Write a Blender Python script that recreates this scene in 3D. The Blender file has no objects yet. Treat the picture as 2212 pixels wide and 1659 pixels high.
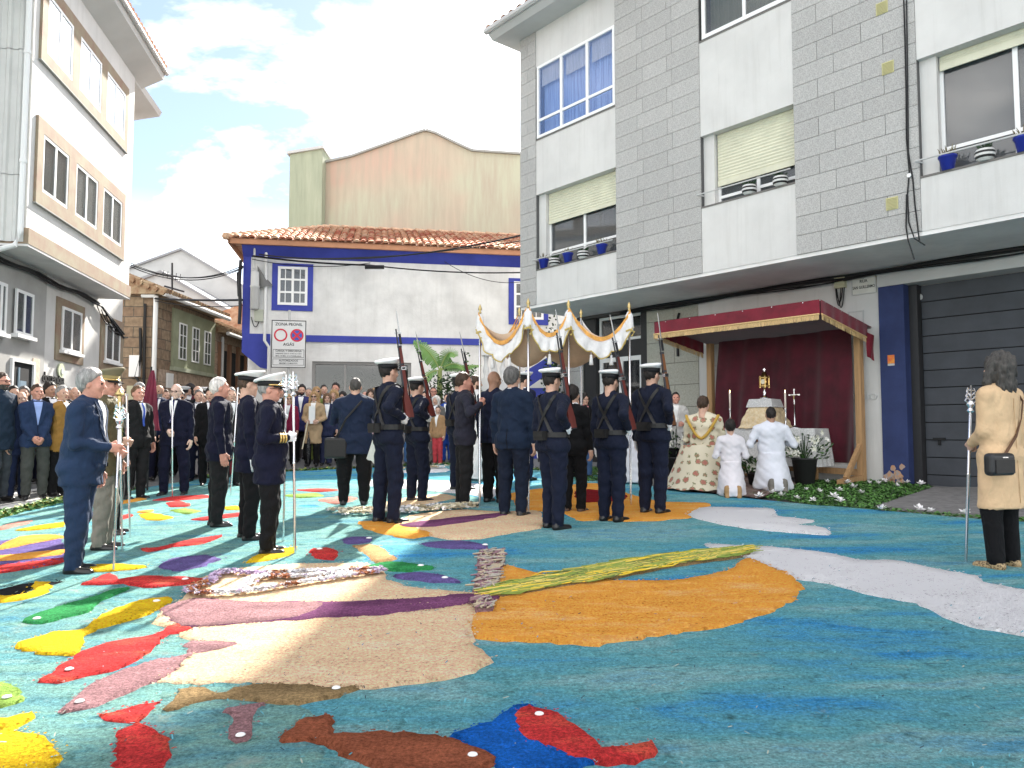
import bpy, bmesh, math, random
import numpy as np
from mathutils import Vector, Matrix, geometry

random.seed(7); RNG = np.random.default_rng(7)
S = bpy.context.scene
COL = S.collection
R = math.radians

# ------------------------------------------------------------------ camera
F, CX, CY, CH, PT = 1650.0, 1106.0, 829.5, 1.44, R(3.49)     # survey grid 2212 x 1659
cam_d = bpy.data.cameras.new('camera'); cam = bpy.data.objects.new('camera', cam_d); COL.objects.link(cam)
cam_d.sensor_width = 36.0; cam_d.lens = 36.0 * F / 2212.0
cam_d.clip_start = 0.05; cam_d.clip_end = 3000
cam.location = (0, 0, CH); cam.rotation_euler = (math.pi / 2 + PT, 0, 0)
S.camera = cam

# ------------------------------------------------------------------ sky, sun, exposure
SUN_EL, SUN_AZ = R(36), R(7)              # azimuth clockwise from +Y
W = bpy.data.worlds.new('World'); S.world = W; W.use_nodes = True
nt = W.node_tree; nt.nodes.clear()
def wn(t, **k):
    n = nt.nodes.new(t)
    for a, v in k.items(): setattr(n, a, v)
    return n
sky = wn('ShaderNodeTexSky', sky_type='NISHITA', sun_disc=False, sun_elevation=SUN_EL, sun_rotation=SUN_AZ,
         air_density=1.0, dust_density=0.2, ozone_density=2.0)
bg1 = wn('ShaderNodeBackground'); bg1.inputs['Strength'].default_value = 0.056
nt.links.new(sky.outputs[0], bg1.inputs['Color'])
bg2 = wn('ShaderNodeBackground'); bg2.inputs['Color'].default_value = (1.0, 0.955, 0.90, 1); bg2.inputs['Strength'].default_value = 1.75
tc = wn('ShaderNodeTexCoord'); sep = wn('ShaderNodeSeparateXYZ'); nt.links.new(tc.outputs['Generated'], sep.inputs[0])
zz = wn('ShaderNodeMath', operation='ADD'); zz.inputs[1].default_value = 0.16; nt.links.new(sep.outputs['Z'], zz.inputs[0])
dx = wn('ShaderNodeMath', operation='DIVIDE'); dy = wn('ShaderNodeMath', operation='DIVIDE')
nt.links.new(sep.outputs['X'], dx.inputs[0]); nt.links.new(zz.outputs[0], dx.inputs[1])
nt.links.new(sep.outputs['Y'], dy.inputs[0]); nt.links.new(zz.outputs[0], dy.inputs[1])
cmb = wn('ShaderNodeCombineXYZ'); nt.links.new(dx.outputs[0], cmb.inputs[0]); nt.links.new(dy.outputs[0], cmb.inputs[1])
cmb.inputs[2].default_value = 11.3
nz = wn('ShaderNodeTexNoise'); nz.inputs['Scale'].default_value = 1.35; nz.inputs['Detail'].default_value = 9; nz.inputs['Roughness'].default_value = 0.56
nz.inputs['Distortion'].default_value = 0.25
nt.links.new(cmb.outputs[0], nz.inputs['Vector'])
rmp = wn('ShaderNodeValToRGB'); rmp.color_ramp.elements[0].color = (0.04, 0.04, 0.04, 1); rmp.color_ramp.elements[0].position = 0.47; rmp.color_ramp.elements[1].position = 0.74
nt.links.new(nz.outputs['Fac'], rmp.inputs['Fac'])
low = wn('ShaderNodeMapRange'); low.inputs['From Min'].default_value = 0.02; low.inputs['From Max'].default_value = 0.30
low.inputs['To Min'].default_value = 0.55; low.inputs['To Max'].default_value = 0.0
nt.links.new(sep.outputs['Z'], low.inputs['Value'])
mx = wn('ShaderNodeMath', operation='MAXIMUM'); nt.links.new(rmp.outputs['Color'], mx.inputs[0]); nt.links.new(low.outputs[0], mx.inputs[1])
mixs = wn('ShaderNodeMixShader'); nt.links.new(mx.outputs[0], mixs.inputs[0])
nt.links.new(bg1.outputs[0], mixs.inputs[1]); nt.links.new(bg2.outputs[0], mixs.inputs[2])
wo = wn('ShaderNodeOutputWorld'); nt.links.new(mixs.outputs[0], wo.inputs['Surface'])

sun_d = bpy.data.lights.new('sun', 'SUN'); sun_d.energy = 4.8; sun_d.angle = R(1.1); sun_d.color = (1.0, 0.95, 0.87)
sun = bpy.data.objects.new('sun', sun_d); COL.objects.link(sun)
to_sun = Vector((math.sin(SUN_AZ) * math.cos(SUN_EL), math.cos(SUN_AZ) * math.cos(SUN_EL), math.sin(SUN_EL)))
sun.rotation_euler = to_sun.to_track_quat('Z', 'Y').to_euler(); sun.location = (10, 60, 40)

S.view_settings.view_transform = 'Standard'; S.view_settings.look = 'None'
S.view_settings.exposure = 1.75; S.view_settings.gamma = 1.0; S.view_settings.use_curve_mapping = False
S.render.engine = 'CYCLES'
S.cycles.use_denoising = True
S.cycles.max_bounces = 6

# ------------------------------------------------------------------ survey helpers
def ray(px, py):
    a = (px - CX) / F; b = (CY - py) / F
    return Vector((a, math.cos(PT) - b * math.sin(PT), math.sin(PT) + b * math.cos(PT)))
def at(px, py, Y):
    d = ray(px, py); t = Y / d.y
    return Vector((d.x * t, Y, CH + d.z * t))
def G(x, y): return 0.013 * max(-30, min(30, x)) + 0.04 * max(-15, min(34, y))
def gp(px, py):
    d = ray(px, py); t = CH / (0.013 * d.x + 0.04 * d.y - d.z)
    return Vector((d.x * t, d.y * t, CH + d.z * t))
class Frame:
    """a wall: origin o, along-wall axis e, outward normal n; p(s, z, out)"""
    def __init__(f, o, e, n):
        f.o = Vector((o[0], o[1], 0)); f.e = Vector((e[0], e[1], 0)).normalized(); f.n = Vector((n[0], n[1], 0)).normalized()
    def p(f, s, z, out=0.0): return f.o + f.e * s + f.n * out + Vector((0, 0, z))
    def px(f, px, py, out=0.0):
        d = ray(px, py); c = Vector((0, 0, CH)); o = f.o + f.n * out
        t = (o - c).dot(f.n) / d.dot(f.n); q = c + d * t
        return (q - f.o).dot(f.e), q.z

# ------------------------------------------------------------------ materials
MATS = {}
def mat(name, col, rough=0.75, metal=0.0, var=0.0, vs=8.0, bump=0.0, bs=60.0, col2=None, spec=0.3, stretch=None, trans=0.0, detail=4.0, sheen=0.0, lo=0.35, hi=0.65):
    if name in MATS: return MATS[name]
    m = bpy.data.materials.new(name); m.use_nodes = True; MATS[name] = m
    t = m.node_tree; b = t.nodes['Principled BSDF']
    c = (col[0], col[1], col[2], 1)
    b.inputs['Base Color'].default_value = c
    b.inputs['Roughness'].default_value = rough; b.inputs['Metallic'].default_value = metal
    b.inputs['Specular IOR Level'].default_value = spec
    if trans: b.inputs['Transmission Weight'].default_value = trans
    if sheen: b.inputs['Sheen Weight'].default_value = sheen
    if var or bump or col2:
        tcn = t.nodes.new('ShaderNodeTexCoord'); mp = t.nodes.new('ShaderNodeMapping')
        if stretch: mp.inputs['Scale'].default_value = stretch
        t.links.new(tcn.outputs['Object'], mp.inputs['Vector'])
        if var or col2:
            n1 = t.nodes.new('ShaderNodeTexNoise'); n1.inputs['Scale'].default_value = vs; n1.inputs['Detail'].default_value = detail
            n1.inputs['Roughness'].default_value = 0.62
            t.links.new(mp.outputs[0], n1.inputs['Vector'])
            rp = t.nodes.new('ShaderNodeValToRGB'); rp.color_ramp.elements[0].position = lo; rp.color_ramp.elements[1].position = hi
            if col2 is None:
                rp.color_ramp.elements[0].color = tuple(max(0, x * (1 - var)) for x in col[:3]) + (1,)
                rp.color_ramp.elements[1].color = tuple(min(1, x * (1 + var)) for x in col[:3]) + (1,)
            else:
                rp.color_ramp.elements[0].color = c; rp.color_ramp.elements[1].color = tuple(col2) + (1,)
            t.links.new(n1.outputs['Fac'], rp.inputs['Fac']); t.links.new(rp.outputs['Color'], b.inputs['Base Color'])
        if bump:
            n2 = t.nodes.new('ShaderNodeTexNoise'); n2.inputs['Scale'].default_value = bs; n2.inputs['Detail'].default_value = 5
            t.links.new(mp.outputs[0], n2.inputs['Vector'])
            bp = t.nodes.new('ShaderNodeBump'); bp.inputs['Strength'].default_value = bump; bp.inputs['Distance'].default_value = 0.02
            t.links.new(n2.outputs['Fac'], bp.inputs['Height']); t.links.new(bp.outputs[0], b.inputs['Normal'])
    return m

# ------------------------------------------------------------------ objects
XF = {}
def tag(o, label=None, cat=None, group=None, kind=None):
    if label: o['label'] = label
    if cat: o['category'] = cat
    if group: o['group'] = group
    if kind: o['kind'] = kind
    return o
def thing(name, label, cat, loc=(0, 0, 0), rz=0.0, group=None):
    o = bpy.data.objects.new(name, None); COL.objects.link(o)
    o.empty_display_size = 0.1
    o.location = loc; o.rotation_euler = (0, 0, rz)
    XF[o.name] = (Matrix.Translation(Vector(loc)) @ Matrix.Rotation(rz, 4, 'Z')).inverted()
    return tag(o, label, cat, group)
def mesh_obj(name, verts, faces, mats, parent=None, world=True, fmat=None, smooth=False):
    """verts in world space (moved into the parent's space) unless world=False"""
    if parent is not None and world and parent.name in XF:
        m = np.array(XF[parent.name]); v = np.asarray([tuple(q) for q in verts] if not isinstance(verts, np.ndarray) else verts, dtype=float)
        v = v @ m[:3, :3].T + m[:3, 3]; verts = v
    me = bpy.data.meshes.new(name)
    if isinstance(verts, np.ndarray): verts = verts.tolist()
    if isinstance(faces, np.ndarray): faces = faces.tolist()
    me.from_pydata([tuple(v) for v in verts], [], faces)
    if not isinstance(mats, (list, tuple)): mats = [mats]
    for q in mats: me.materials.append(q)
    if fmat is not None: me.polygons.foreach_set('material_index', np.asarray(fmat, dtype=np.int32))
    if smooth: me.polygons.foreach_set('use_smooth', np.ones(len(me.polygons), dtype=bool))
    me.update()
    o = bpy.data.objects.new(name, me); COL.objects.link(o)
    if parent is not None:
        o.parent = parent
        if parent.name in XF: XF[o.name] = XF[parent.name]
    return o
class MB:
    def __init__(s): s.v = []; s.f = []; s.m = []
    def add(s, vs, fs, mi=0):
        b = len(s.v); s.v += [Vector(q) for q in vs]; s.f += [tuple(i + b for i in f) for f in fs]; s.m += [mi] * len(fs); return s
    def box(s, c, h, ax=None, mi=0):
        """centre, half sizes, optional 3 axes"""
        X, Y, Z = ax if ax else (Vector((1, 0, 0)), Vector((0, 1, 0)), Vector((0, 0, 1)))
        c = Vector(c); vs = [c + X * (h[0] * a) + Y * (h[1] * b) + Z * (h[2] * d) for a in (-1, 1) for b in (-1, 1) for d in (-1, 1)]
        return s.add(vs, [(0, 1, 3, 2), (4, 6, 7, 5), (0, 4, 5, 1), (2, 3, 7, 6), (0, 2, 6, 4), (1, 5, 7, 3)], mi)
    def fbox(s, f, s0, s1, z0, z1, o0, o1, mi=0):
        return s.box(f.p((s0 + s1) / 2, (z0 + z1) / 2, (o0 + o1) / 2), (abs(s1 - s0) / 2, abs(o1 - o0) / 2, abs(z1 - z0) / 2), (f.e, f.n, Vector((0, 0, 1))), mi)
    def prism(s, pts, off, mi=0):
        n = len(pts); a = [Vector(p) for p in pts]; off = Vector(off); vs = a + [p + off for p in a]
        return s.add(vs, [tuple(range(n))[::-1], tuple(range(n, 2 * n))] + [(i, (i + 1) % n, n + (i + 1) % n, n + i) for i in range(n)], mi)
    def tube(s, pts, r, n=6, mi=0, caps=True):
        pts = [Vector(p) for p in pts]; rr = r if isinstance(r, (list, tuple)) else [r] * len(pts)
        b = len(s.v); up = Vector((0.13, 0.21, 0.97))
        for i, p in enumerate(pts):
            d = (pts[min(i + 1, len(pts) - 1)] - pts[max(i - 1, 0)]).normalized()
            u = d.cross(up)
            if u.length < 0.1: u = d.cross(Vector((1, 0, 0)))
            u.normalize(); w = d.cross(u)
            for k in range(n):
                a = 2 * math.pi * k / n; s.v.append(p + u * (math.cos(a) * rr[i]) + w * (math.sin(a) * rr[i]))
        for i in range(len(pts) - 1):
            for k in range(n):
                s.f.append((b + i * n + k, b + i * n + (k + 1) % n, b + (i + 1) * n + (k + 1) % n, b + (i + 1) * n + k)); s.m.append(mi)
        if caps:
            s.f.append(tuple(b + k for k in range(n))[::-1]); s.m.append(mi)
            e = b + (len(pts) - 1) * n; s.f.append(tuple(e + k for k in range(n))); s.m.append(mi)
        return s
    def lathe(s, prof, base, n=12, ax=None, mi=0, sx=1, sy=1):
        X, Y, Z = ax if ax else (Vector((1, 0, 0)), Vector((0, 1, 0)), Vector((0, 0, 1)))
        base = Vector(base); b = len(s.v)
        for r, z in prof:
            for k in range(n):
                a = 2 * math.pi * k / n; s.v.append(base + X * (math.cos(a) * r * sx) + Y * (math.sin(a) * r * sy) + Z * z)
        for i in range(len(prof) - 1):
            for k in range(n):
                s.f.append((b + i * n + k, b + i * n + (k + 1) % n, b + (i + 1) * n + (k + 1) % n, b + (i + 1) * n + k)); s.m.append(mi)
        s.f.append(tuple(b + k for k in range(n))[::-1]); s.m.append(mi)
        e = b + (len(prof) - 1) * n; s.f.append(tuple(e + k for k in range(n))); s.m.append(mi)
        return s
    def grid(s, fn, nu, nv, mi=0, closed_u=False):
        b = len(s.v)
        for i in range(nu + 1):
            for j in range(nv + 1): s.v.append(Vector(fn(i / nu, j / nv)))
        for i in range(nu):
            for j in range(nv):
                a = b + i * (nv + 1) + j; s.f.append((a, a + 1, a + nv + 2, a + nv + 1)); s.m.append(mi)
        return s
    def build(s, name, mats, parent=None, smooth=False, world=True):
        return mesh_obj(name, s.v, s.f, mats, parent, world, s.m, smooth)
def catenary(a, b, sag, n=14):
    a = Vector(a); b = Vector(b)
    return [a.lerp(b, i / n) - Vector((0, 0, sag * 4 * (i / n) * (1 - i / n))) for i in range(n + 1)]
def text_mesh(txt, size, name, m, origin, X, Z, parent, align='CENTER', depth=0.002, sx=1.0):
    """flat lettering standing 2 mm proud of a sign; X along, Z up"""
    c = bpy.data.curves.new(name, 'FONT'); c.body = txt; c.size = size; c.align_x = align; c.extrude = depth; c.resolution_u = 3; c.offset = size * 0.012
    o = bpy.data.objects.new(name, c); COL.objects.link(o)
    dg = bpy.context.evaluated_depsgraph_get(); me = bpy.data.meshes.new_from_object(o.evaluated_get(dg))
    n = len(me.vertices); co = np.empty(n * 3); me.vertices.foreach_get('co', co); co = co.reshape(-1, 3)
    X = Vector(X).normalized(); Z = Vector(Z).normalized(); Nn = X.cross(Z)
    w = np.array(origin) + co[:, :1] * np.array(X) * sx + co[:, 1:2] * np.array(Z) + co[:, 2:3] * np.array(Nn)
    fs = [tuple(p.vertices) for p in me.polygons]
    bpy.data.objects.remove(o); bpy.data.curves.remove(c); bpy.data.meshes.remove(me)
    return mesh_obj(name, w, fs, m, parent)
UP = Vector((0, 0, 1))

# ================================================================== materials for the setting
M_white = mat('white_render', (0.60, 0.592, 0.572), 0.85, var=0.05, vs=1.3, bump=0.12, bs=45)
M_white2 = mat('old_white_render', (0.68, 0.675, 0.66), 0.9, var=0.14, vs=0.9, bump=0.25, bs=22)
M_granite = mat('grey_granite', (0.31, 0.305, 0.295), 0.8, col2=(0.49, 0.483, 0.465), vs=55, bump=0.2, bs=120, detail=3)
def per_piece(m, lo, hi):
    t = m.node_tree; b = t.nodes['Principled BSDF']; src = b.inputs['Base Color'].links[0].from_socket
    oi = t.nodes.new('ShaderNodeObjectInfo'); mr = t.nodes.new('ShaderNodeMapRange'); mr.inputs['To Min'].default_value = lo; mr.inputs['To Max'].default_value = hi; t.links.new(oi.outputs['Random'], mr.inputs['Value'])
    hs = t.nodes.new('ShaderNodeHueSaturation'); t.links.new(mr.outputs[0], hs.inputs['Value']); t.links.new(src, hs.inputs['Color']); t.links.new(hs.outputs[0], b.inputs['Base Color'])
per_piece(M_granite, 0.94, 1.05)
M_granite_b = mat('warm_granite', (0.33, 0.325, 0.27), 0.8, col2=(0.47, 0.46, 0.40), vs=45, bump=0.2, bs=120, detail=3)
M_joint = mat('joint_mortar', (0.10, 0.10, 0.10), 0.95)
M_frame = mat('white_window_frame', (0.80, 0.80, 0.79), 0.4)
M_shutter = mat('cream_shutter', (0.62, 0.61, 0.47), 0.5, var=0.06, vs=3)
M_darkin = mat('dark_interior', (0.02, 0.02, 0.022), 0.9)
M_blue = mat('ultramarine_paint', (0.045, 0.06, 0.33), 0.7, var=0.14, vs=1.6, bump=0.1, bs=30)
M_bluepier = mat('dark_blue_pier', (0.03, 0.045, 0.13), 0.7, var=0.15, vs=2, bump=0.15, bs=40)
M_soffit = mat('soffit_grey', (0.74, 0.72, 0.70), 0.9, var=0.08, vs=1.5)
M_black = mat('black_cable', (0.012, 0.012, 0.013), 0.5)
M_darkmetal = mat('dark_metal', (0.03, 0.03, 0.032), 0.45)
M_garage = mat('garage_door_grey', (0.055, 0.060, 0.070), 0.55, var=0.12, vs=2.2)
M_terra = mat('terracotta', (0.46, 0.20, 0.11), 0.85, col2=(0.62, 0.40, 0.27), vs=4.5, bump=0.15, bs=40)
M_fascia = mat('brown_fascia', (0.42, 0.20, 0.11), 0.6, var=0.1, vs=2)
M_lichen = mat('old_tile', (0.22, 0.12, 0.07), 0.9, col2=(0.36, 0.28, 0.18), vs=5, bump=0.3, bs=30)
M_grey = mat('grey_render', (0.36, 0.355, 0.34), 0.9, var=0.10, vs=1.2, bump=0.1, bs=30)
M_ltgrey = mat('pale_grey_render', (0.52, 0.52, 0.51), 0.9, var=0.08, vs=0.6)
M_pinkstone = mat('pink_granite', (0.27, 0.18, 0.13), 0.8, col2=(0.30, 0.26, 0.18), vs=2.4, bump=0.15, bs=90)
M_zinc = mat('painted_steel', (0.50, 0.50, 0.49), 0.45, var=0.05, vs=2)
M_pvc = mat('white_pipe', (0.72, 0.72, 0.71), 0.4)
M_gold = mat('polished_brass', (0.75, 0.52, 0.20), 0.28, metal=1.0)
M_silver = mat('polished_silver', (0.78, 0.78, 0.80), 0.22, metal=1.0)
M_brass_dull = mat('aged_brass', (0.52, 0.40, 0.18), 0.35, metal=0.9)

def glass(name, tint=(0.05, 0.06, 0.07), alpha=0.45, rough=0.04):
    if name in MATS: return MATS[name]
    m = bpy.data.materials.new(name); m.use_nodes = True; MATS[name] = m
    t = m.node_tree; b = t.nodes['Principled BSDF']
    b.inputs['Base Color'].default_value = tint + (1,); b.inputs['Roughness'].default_value = rough
    b.inputs['Alpha'].default_value = alpha; b.inputs['Specular IOR Level'].default_value = 0.9; b.inputs['IOR'].default_value = 1.6
    return m
glass('bright_glass', (0.62, 0.65, 0.70), 1.0, 0.05); MATS['bright_glass'].node_tree.nodes['Principled BSDF'].inputs['Metallic'].default_value = 0.8
G_clear = glass('window_glass'); G_blue = glass('bluish_glass', (0.16, 0.26, 0.55), 0.28); G_dark = glass('shop_glass', (0.02, 0.025, 0.03), 0.5)

def add_streaks(m, amt=0.16):
    """faint rain streaks running down a painted wall"""
    t = m.node_tree; b = t.nodes['Principled BSDF']; src = b.inputs['Base Color'].links[0].from_socket
    tcn = t.nodes.new('ShaderNodeTexCoord'); mp = t.nodes.new('ShaderNodeMapping'); mp.inputs['Scale'].default_value = (5, 5, 0.28); t.links.new(tcn.outputs['Object'], mp.inputs[0])
    n = t.nodes.new('ShaderNodeTexNoise'); n.inputs['Scale'].default_value = 1.6; n.inputs['Detail'].default_value = 7; n.inputs['Roughness'].default_value = 0.7; t.links.new(mp.outputs[0], n.inputs['Vector'])
    r = t.nodes.new('ShaderNodeValToRGB'); r.color_ramp.elements[0].position = 0.30; r.color_ramp.elements[1].position = 0.50; r.color_ramp.elements[0].color = (1 - amt, 1 - amt * 1.05, 1 - amt * 1.15, 1); r.color_ramp.elements[1].color = (1, 1, 1, 1); t.links.new(n.outputs['Fac'], r.inputs['Fac'])
    mx_ = t.nodes.new('ShaderNodeMix'); mx_.data_type = 'RGBA'; mx_.blend_type = 'MULTIPLY'; mx_.inputs[0].default_value = 1.0; t.links.new(src, mx_.inputs[6]); t.links.new(r.outputs['Color'], mx_.inputs[7]); t.links.new(mx_.outputs[2], b.inputs['Base Color'])
add_streaks(M_white, 0.09); add_streaks(M_white2, 0.08)
def brickmat(name, c1, c2, mort, sc, bw=0.5, rh=0.25, off=0.5, axis='y'):
    m = bpy.data.materials.new(name); m.use_nodes = True; MATS[name] = m
    t = m.node_tree; b = t.nodes['Principled BSDF']; b.inputs['Roughness'].default_value = 0.9
    tcn = t.nodes.new('ShaderNodeTexCoord'); sp = t.nodes.new('ShaderNodeSeparateXYZ'); cb = t.nodes.new('ShaderNodeCombineXYZ')
    t.links.new(tcn.outputs['Object'], sp.inputs[0])
    ad = t.nodes.new('ShaderNodeMath'); ad.operation = 'ADD'; t.links.new(sp.outputs[0], ad.inputs[0]); t.links.new(sp.outputs[1], ad.inputs[1])
    t.links.new(ad.outputs[0], cb.inputs[0]); t.links.new(sp.outputs[2], cb.inputs[1])
    nz_ = t.nodes.new('ShaderNodeTexNoise'); nz_.inputs['Scale'].default_value = 2.0; t.links.new(tcn.outputs['Object'], nz_.inputs['Vector'])
    mxv = t.nodes.new('ShaderNodeVectorMath'); mxv.operation = 'MULTIPLY_ADD'; mxv.inputs[1].default_value = (0.10, 0.06, 0)
    t.links.new(nz_.outputs['Color'], mxv.inputs[0]); t.links.new(cb.outputs[0], mxv.inputs[2])
    br = t.nodes.new('ShaderNodeTexBrick'); br.inputs['Scale'].default_value = sc; br.inputs['Brick Width'].default_value = bw; br.inputs['Row Height'].default_value = rh
    br.inputs['Color1'].default_value = c1 + (1,); br.inputs['Color2'].default_value = c2 + (1,); br.inputs['Mortar'].default_value = mort + (1,)
    br.inputs['Mortar Size'].default_value = 0.018; br.inputs['Mortar Smooth'].default_value = 0.4
    t.links.new(mxv.outputs[0], br.inputs['Vector'])
    n3 = t.nodes.new('ShaderNodeTexNoise'); n3.inputs['Scale'].default_value = 7; n3.inputs['Detail'].default_value = 6; t.links.new(tcn.outputs['Object'], n3.inputs['Vector'])
    hs = t.nodes.new('ShaderNodeMix'); hs.data_type = 'RGBA'; hs.blend_type = 'OVERLAY'; hs.inputs[0].default_value = 0.65
    t.links.new(br.outputs['Color'], hs.inputs[6]); t.links.new(n3.outputs['Fac'], hs.inputs[7]); t.links.new(hs.outputs[2], b.inputs['Base Color'])
    bp = t.nodes.new('ShaderNodeBump'); bp.inputs['Strength'].default_value = 0.6; bp.inputs['Distance'].default_value = 0.03
    sm = t.nodes.new('ShaderNodeMath'); sm.operation = 'SUBTRACT'; t.links.new(n3.outputs['Fac'], sm.inputs[0]); t.links.new(br.outputs['Fac'], sm.inputs[1])
    t.links.new(sm.outputs[0], bp.inputs['Height']); t.links.new(bp.outputs[0], b.inputs['Normal'])
    return m
M_stone = brickmat('rubble_stone', (0.20, 0.13, 0.085), (0.27, 0.20, 0.13), (0.10, 0.085, 0.065), 1.0, 0.62, 0.34)
M_ashlar = brickmat('pink_ashlar', (0.38, 0.27, 0.20), (0.44, 0.34, 0.26), (0.22, 0.18, 0.14), 1.0, 0.95, 0.46)

def streak_mat(name, c1, c2, c3):
    m = bpy.data.materials.new(name); m.use_nodes = True; MATS[name] = m
    t = m.node_tree; b = t.nodes['Principled BSDF']; b.inputs['Roughness'].default_value = 0.95
    tcn = t.nodes.new('ShaderNodeTexCoord')
    mp1 = t.nodes.new('ShaderNodeMapping'); mp1.inputs['Scale'].default_value = (1, 1, 0.10); t.links.new(tcn.outputs['Object'], mp1.inputs[0])
    n1 = t.nodes.new('ShaderNodeTexNoise'); n1.inputs['Scale'].default_value = 3.2; n1.inputs['Detail'].default_value = 7; n1.inputs['Roughness'].default_value = 0.65; t.links.new(mp1.outputs[0], n1.inputs['Vector'])
    n2 = t.nodes.new('ShaderNodeTexNoise'); n2.inputs['Scale'].default_value = 0.22; n2.inputs['Detail'].default_value = 3; t.links.new(tcn.outputs['Object'], n2.inputs['Vector'])
    r2 = t.nodes.new('ShaderNodeValToRGB'); r2.color_ramp.elements[0].color = c1 + (1,); r2.color_ramp.elements[1].color = c2 + (1,)
    r2.color_ramp.elements[0].position = 0.42; r2.color_ramp.elements[1].position = 0.58; t.links.new(n2.outputs['Fac'], r2.inputs['Fac'])
    r1 = t.nodes.new('ShaderNodeValToRGB'); r1.color_ramp.elements[0].position = 0.34; r1.color_ramp.elements[1].position = 0.60; t.links.new(n1.outputs['Fac'], r1.inputs['Fac'])
    mx_ = t.nodes.new('ShaderNodeMix'); mx_.data_type = 'RGBA'; t.links.new(r1.outputs['Color'], mx_.inputs[0])
    mx_.inputs[6].default_value = c3 + (1,); t.links.new(r2.outputs['Color'], mx_.inputs[7]); t.links.new(mx_.outputs[2], b.inputs['Base Color'])
    return m
M_beige = streak_mat('weathered_beige_render', (0.52, 0.37, 0.29), (0.47, 0.47, 0.35), (0.42, 0.36, 0.28))
M_olive = streak_mat('mossy_green_render', (0.37, 0.40, 0.29), (0.41, 0.43, 0.32), (0.30, 0.33, 0.24))

# ================================================================== ground
gm = MB()
xs = [-400, -120, -60, -30, -15, 0, 15, 30, 60, 120, 400]; ys = [-200, -60, -15, -5, 0, 5, 10, 15, 20, 25, 30, 34, 60, 150, 600]
for y in ys:
    for x in xs: gm.v.append(Vector((x, y, G(x, y) - 0.02)))
nx = len(xs)
for j in range(len(ys) - 1):
    for i in range(nx - 1):
        a = j * nx + i; gm.f.append((a, a + 1, a + nx + 1, a + nx)); gm.m.append(0)
M_asph = mat('asphalt', (0.16, 0.16, 0.16), 0.9, col2=(0.24, 0.24, 0.235), vs=30, bump=0.5, bs=220, detail=8)
tag(gm.build('ground', M_asph), kind='structure')

def sheet(name, poly, m, dz, thick=0.0):
    """flat paving following the slope of the street"""
    v = [Vector((p[0], p[1], G(p[0], p[1]) + dz)) for p in poly]
    b = MB(); n = len(v)
    if thick: b.prism([q - Vector((0, 0, thick)) for q in v], (0, 0, thick))
    else: b.add(v, [tuple(range(n))])
    return tag(b.build(name, m), kind='structure')
M_pave = mat('concrete_paving', (0.30, 0.295, 0.285), 0.9, col2=(0.38, 0.375, 0.36), vs=12, bump=0.3, bs=120, detail=8)
M_paint = mat('road_paint', (0.72, 0.71, 0.68), 0.7, var=0.12, vs=20)
# garage ramp and pavement along the right building, parking lines at the left
rp_ = [gp(*q) for q in [(1890, 1098), (2018, 1056), (2240, 1056), (2500, 1110), (2240, 1122)]]
sheet('garage_ramp', [(p.x, p.y) for p in rp_], mat('ramp_concrete', (0.17, 0.165, 0.16), 0.95, col2=(0.25, 0.24, 0.235), vs=9, bump=0.6, bs=160, detail=8), 0.03, 0.05)
for q in ([(0, 1092), (115, 1068), (135, 1072), (0, 1100)], [(0, 1066), (90, 1052), (100, 1055), (0, 1071)], [(-200, 1160), (0, 1108), (130, 1078), (140, 1083), (0, 1117), (-200, 1172)]):
    pq = [gp(*p) for p in q]; sheet('road_marking', [(p.x, p.y) for p in pq], M_paint, -0.012)

# ================================================================== windows
def window(fr, s0, s1, z0, z1, out, cols, rows, parent, gl, name='window', fw=0.05, depth=0.06, inner=None, barw=0.03, rowz=None):
    """frame, bars and one pane per light; returns the window part"""
    b = MB()
    b.fbox(fr, s0, s1, z1 - fw, z1, out - depth, out); b.fbox(fr, s0, s1, z0, z0 + fw, out - depth, out + 0.002)
    b.fbox(fr, s0, s0 + fw, z0 + fw, z1 - fw, out - depth, out); b.fbox(fr, s1 - fw, s1, z0 + fw, z1 - fw, out - depth, out)
    zs = rowz if rowz else [z0 + (z1 - z0) * k / rows for k in range(rows + 1)]
    cw = (s1 - s0) / cols
    for k in range(1, cols): b.fbox(fr, s0 + cw * k - barw, s0 + cw * k + barw, z0 + fw, z1 - fw, out - depth, out - 0.004)
    for z in zs[1:-1]: b.fbox(fr, s0 + fw, s1 - fw, z - barw * 0.8, z + barw * 0.8, out - depth, out - 0.008)
    w = b.build(name, M_frame, parent)
    for k in range(cols):
        for j in range(len(zs) - 1):
            q = MB(); q.fbox(fr, s0 + cw * k + 0.02, s0 + cw * (k + 1) - 0.02, zs[j] + 0.01, zs[j + 1] - 0.01, out - depth * 0.55, out - depth * 0.45)
            q.build('pane', gl, w)
    if inner:
        q = MB(); q.fbox(fr, s0 + fw, s1 - fw, z0 + fw, z1 - fw, out - depth - 0.14, out - depth - 0.12); q.build('curtain', inner, w)
    return w
def shutter(fr, s0, s1, z0, z1, out, parent, pitch=0.055):
    b = MB(); z = z1
    while z - pitch > z0 + 0.06:
        b.add([fr.p(s0, z, out - 0.012), fr.p(s0, z - pitch * 0.5, out), fr.p(s0, z - pitch, out - 0.012), fr.p(s1, z, out - 0.012), fr.p(s1, z - pitch * 0.5, out), fr.p(s1, z - pitch, out - 0.012)],
              [(0, 1, 4, 3), (1, 2, 5, 4)]); z -= pitch
    b.fbox(fr, s0, s1, z0, z, out - 0.02, out + 0.004)
    return b.build('roller_shutter', M_shutter, parent)
M_curt_w = mat('net_curtain', (0.62, 0.62, 0.60), 0.9, var=0.2, vs=6, stretch=(6, 6, 0.3))
M_curt_b = mat('blue_curtain', (0.36, 0.50, 0.85), 0.8, var=0.3, vs=5, stretch=(5, 5, 0.2))
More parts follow.
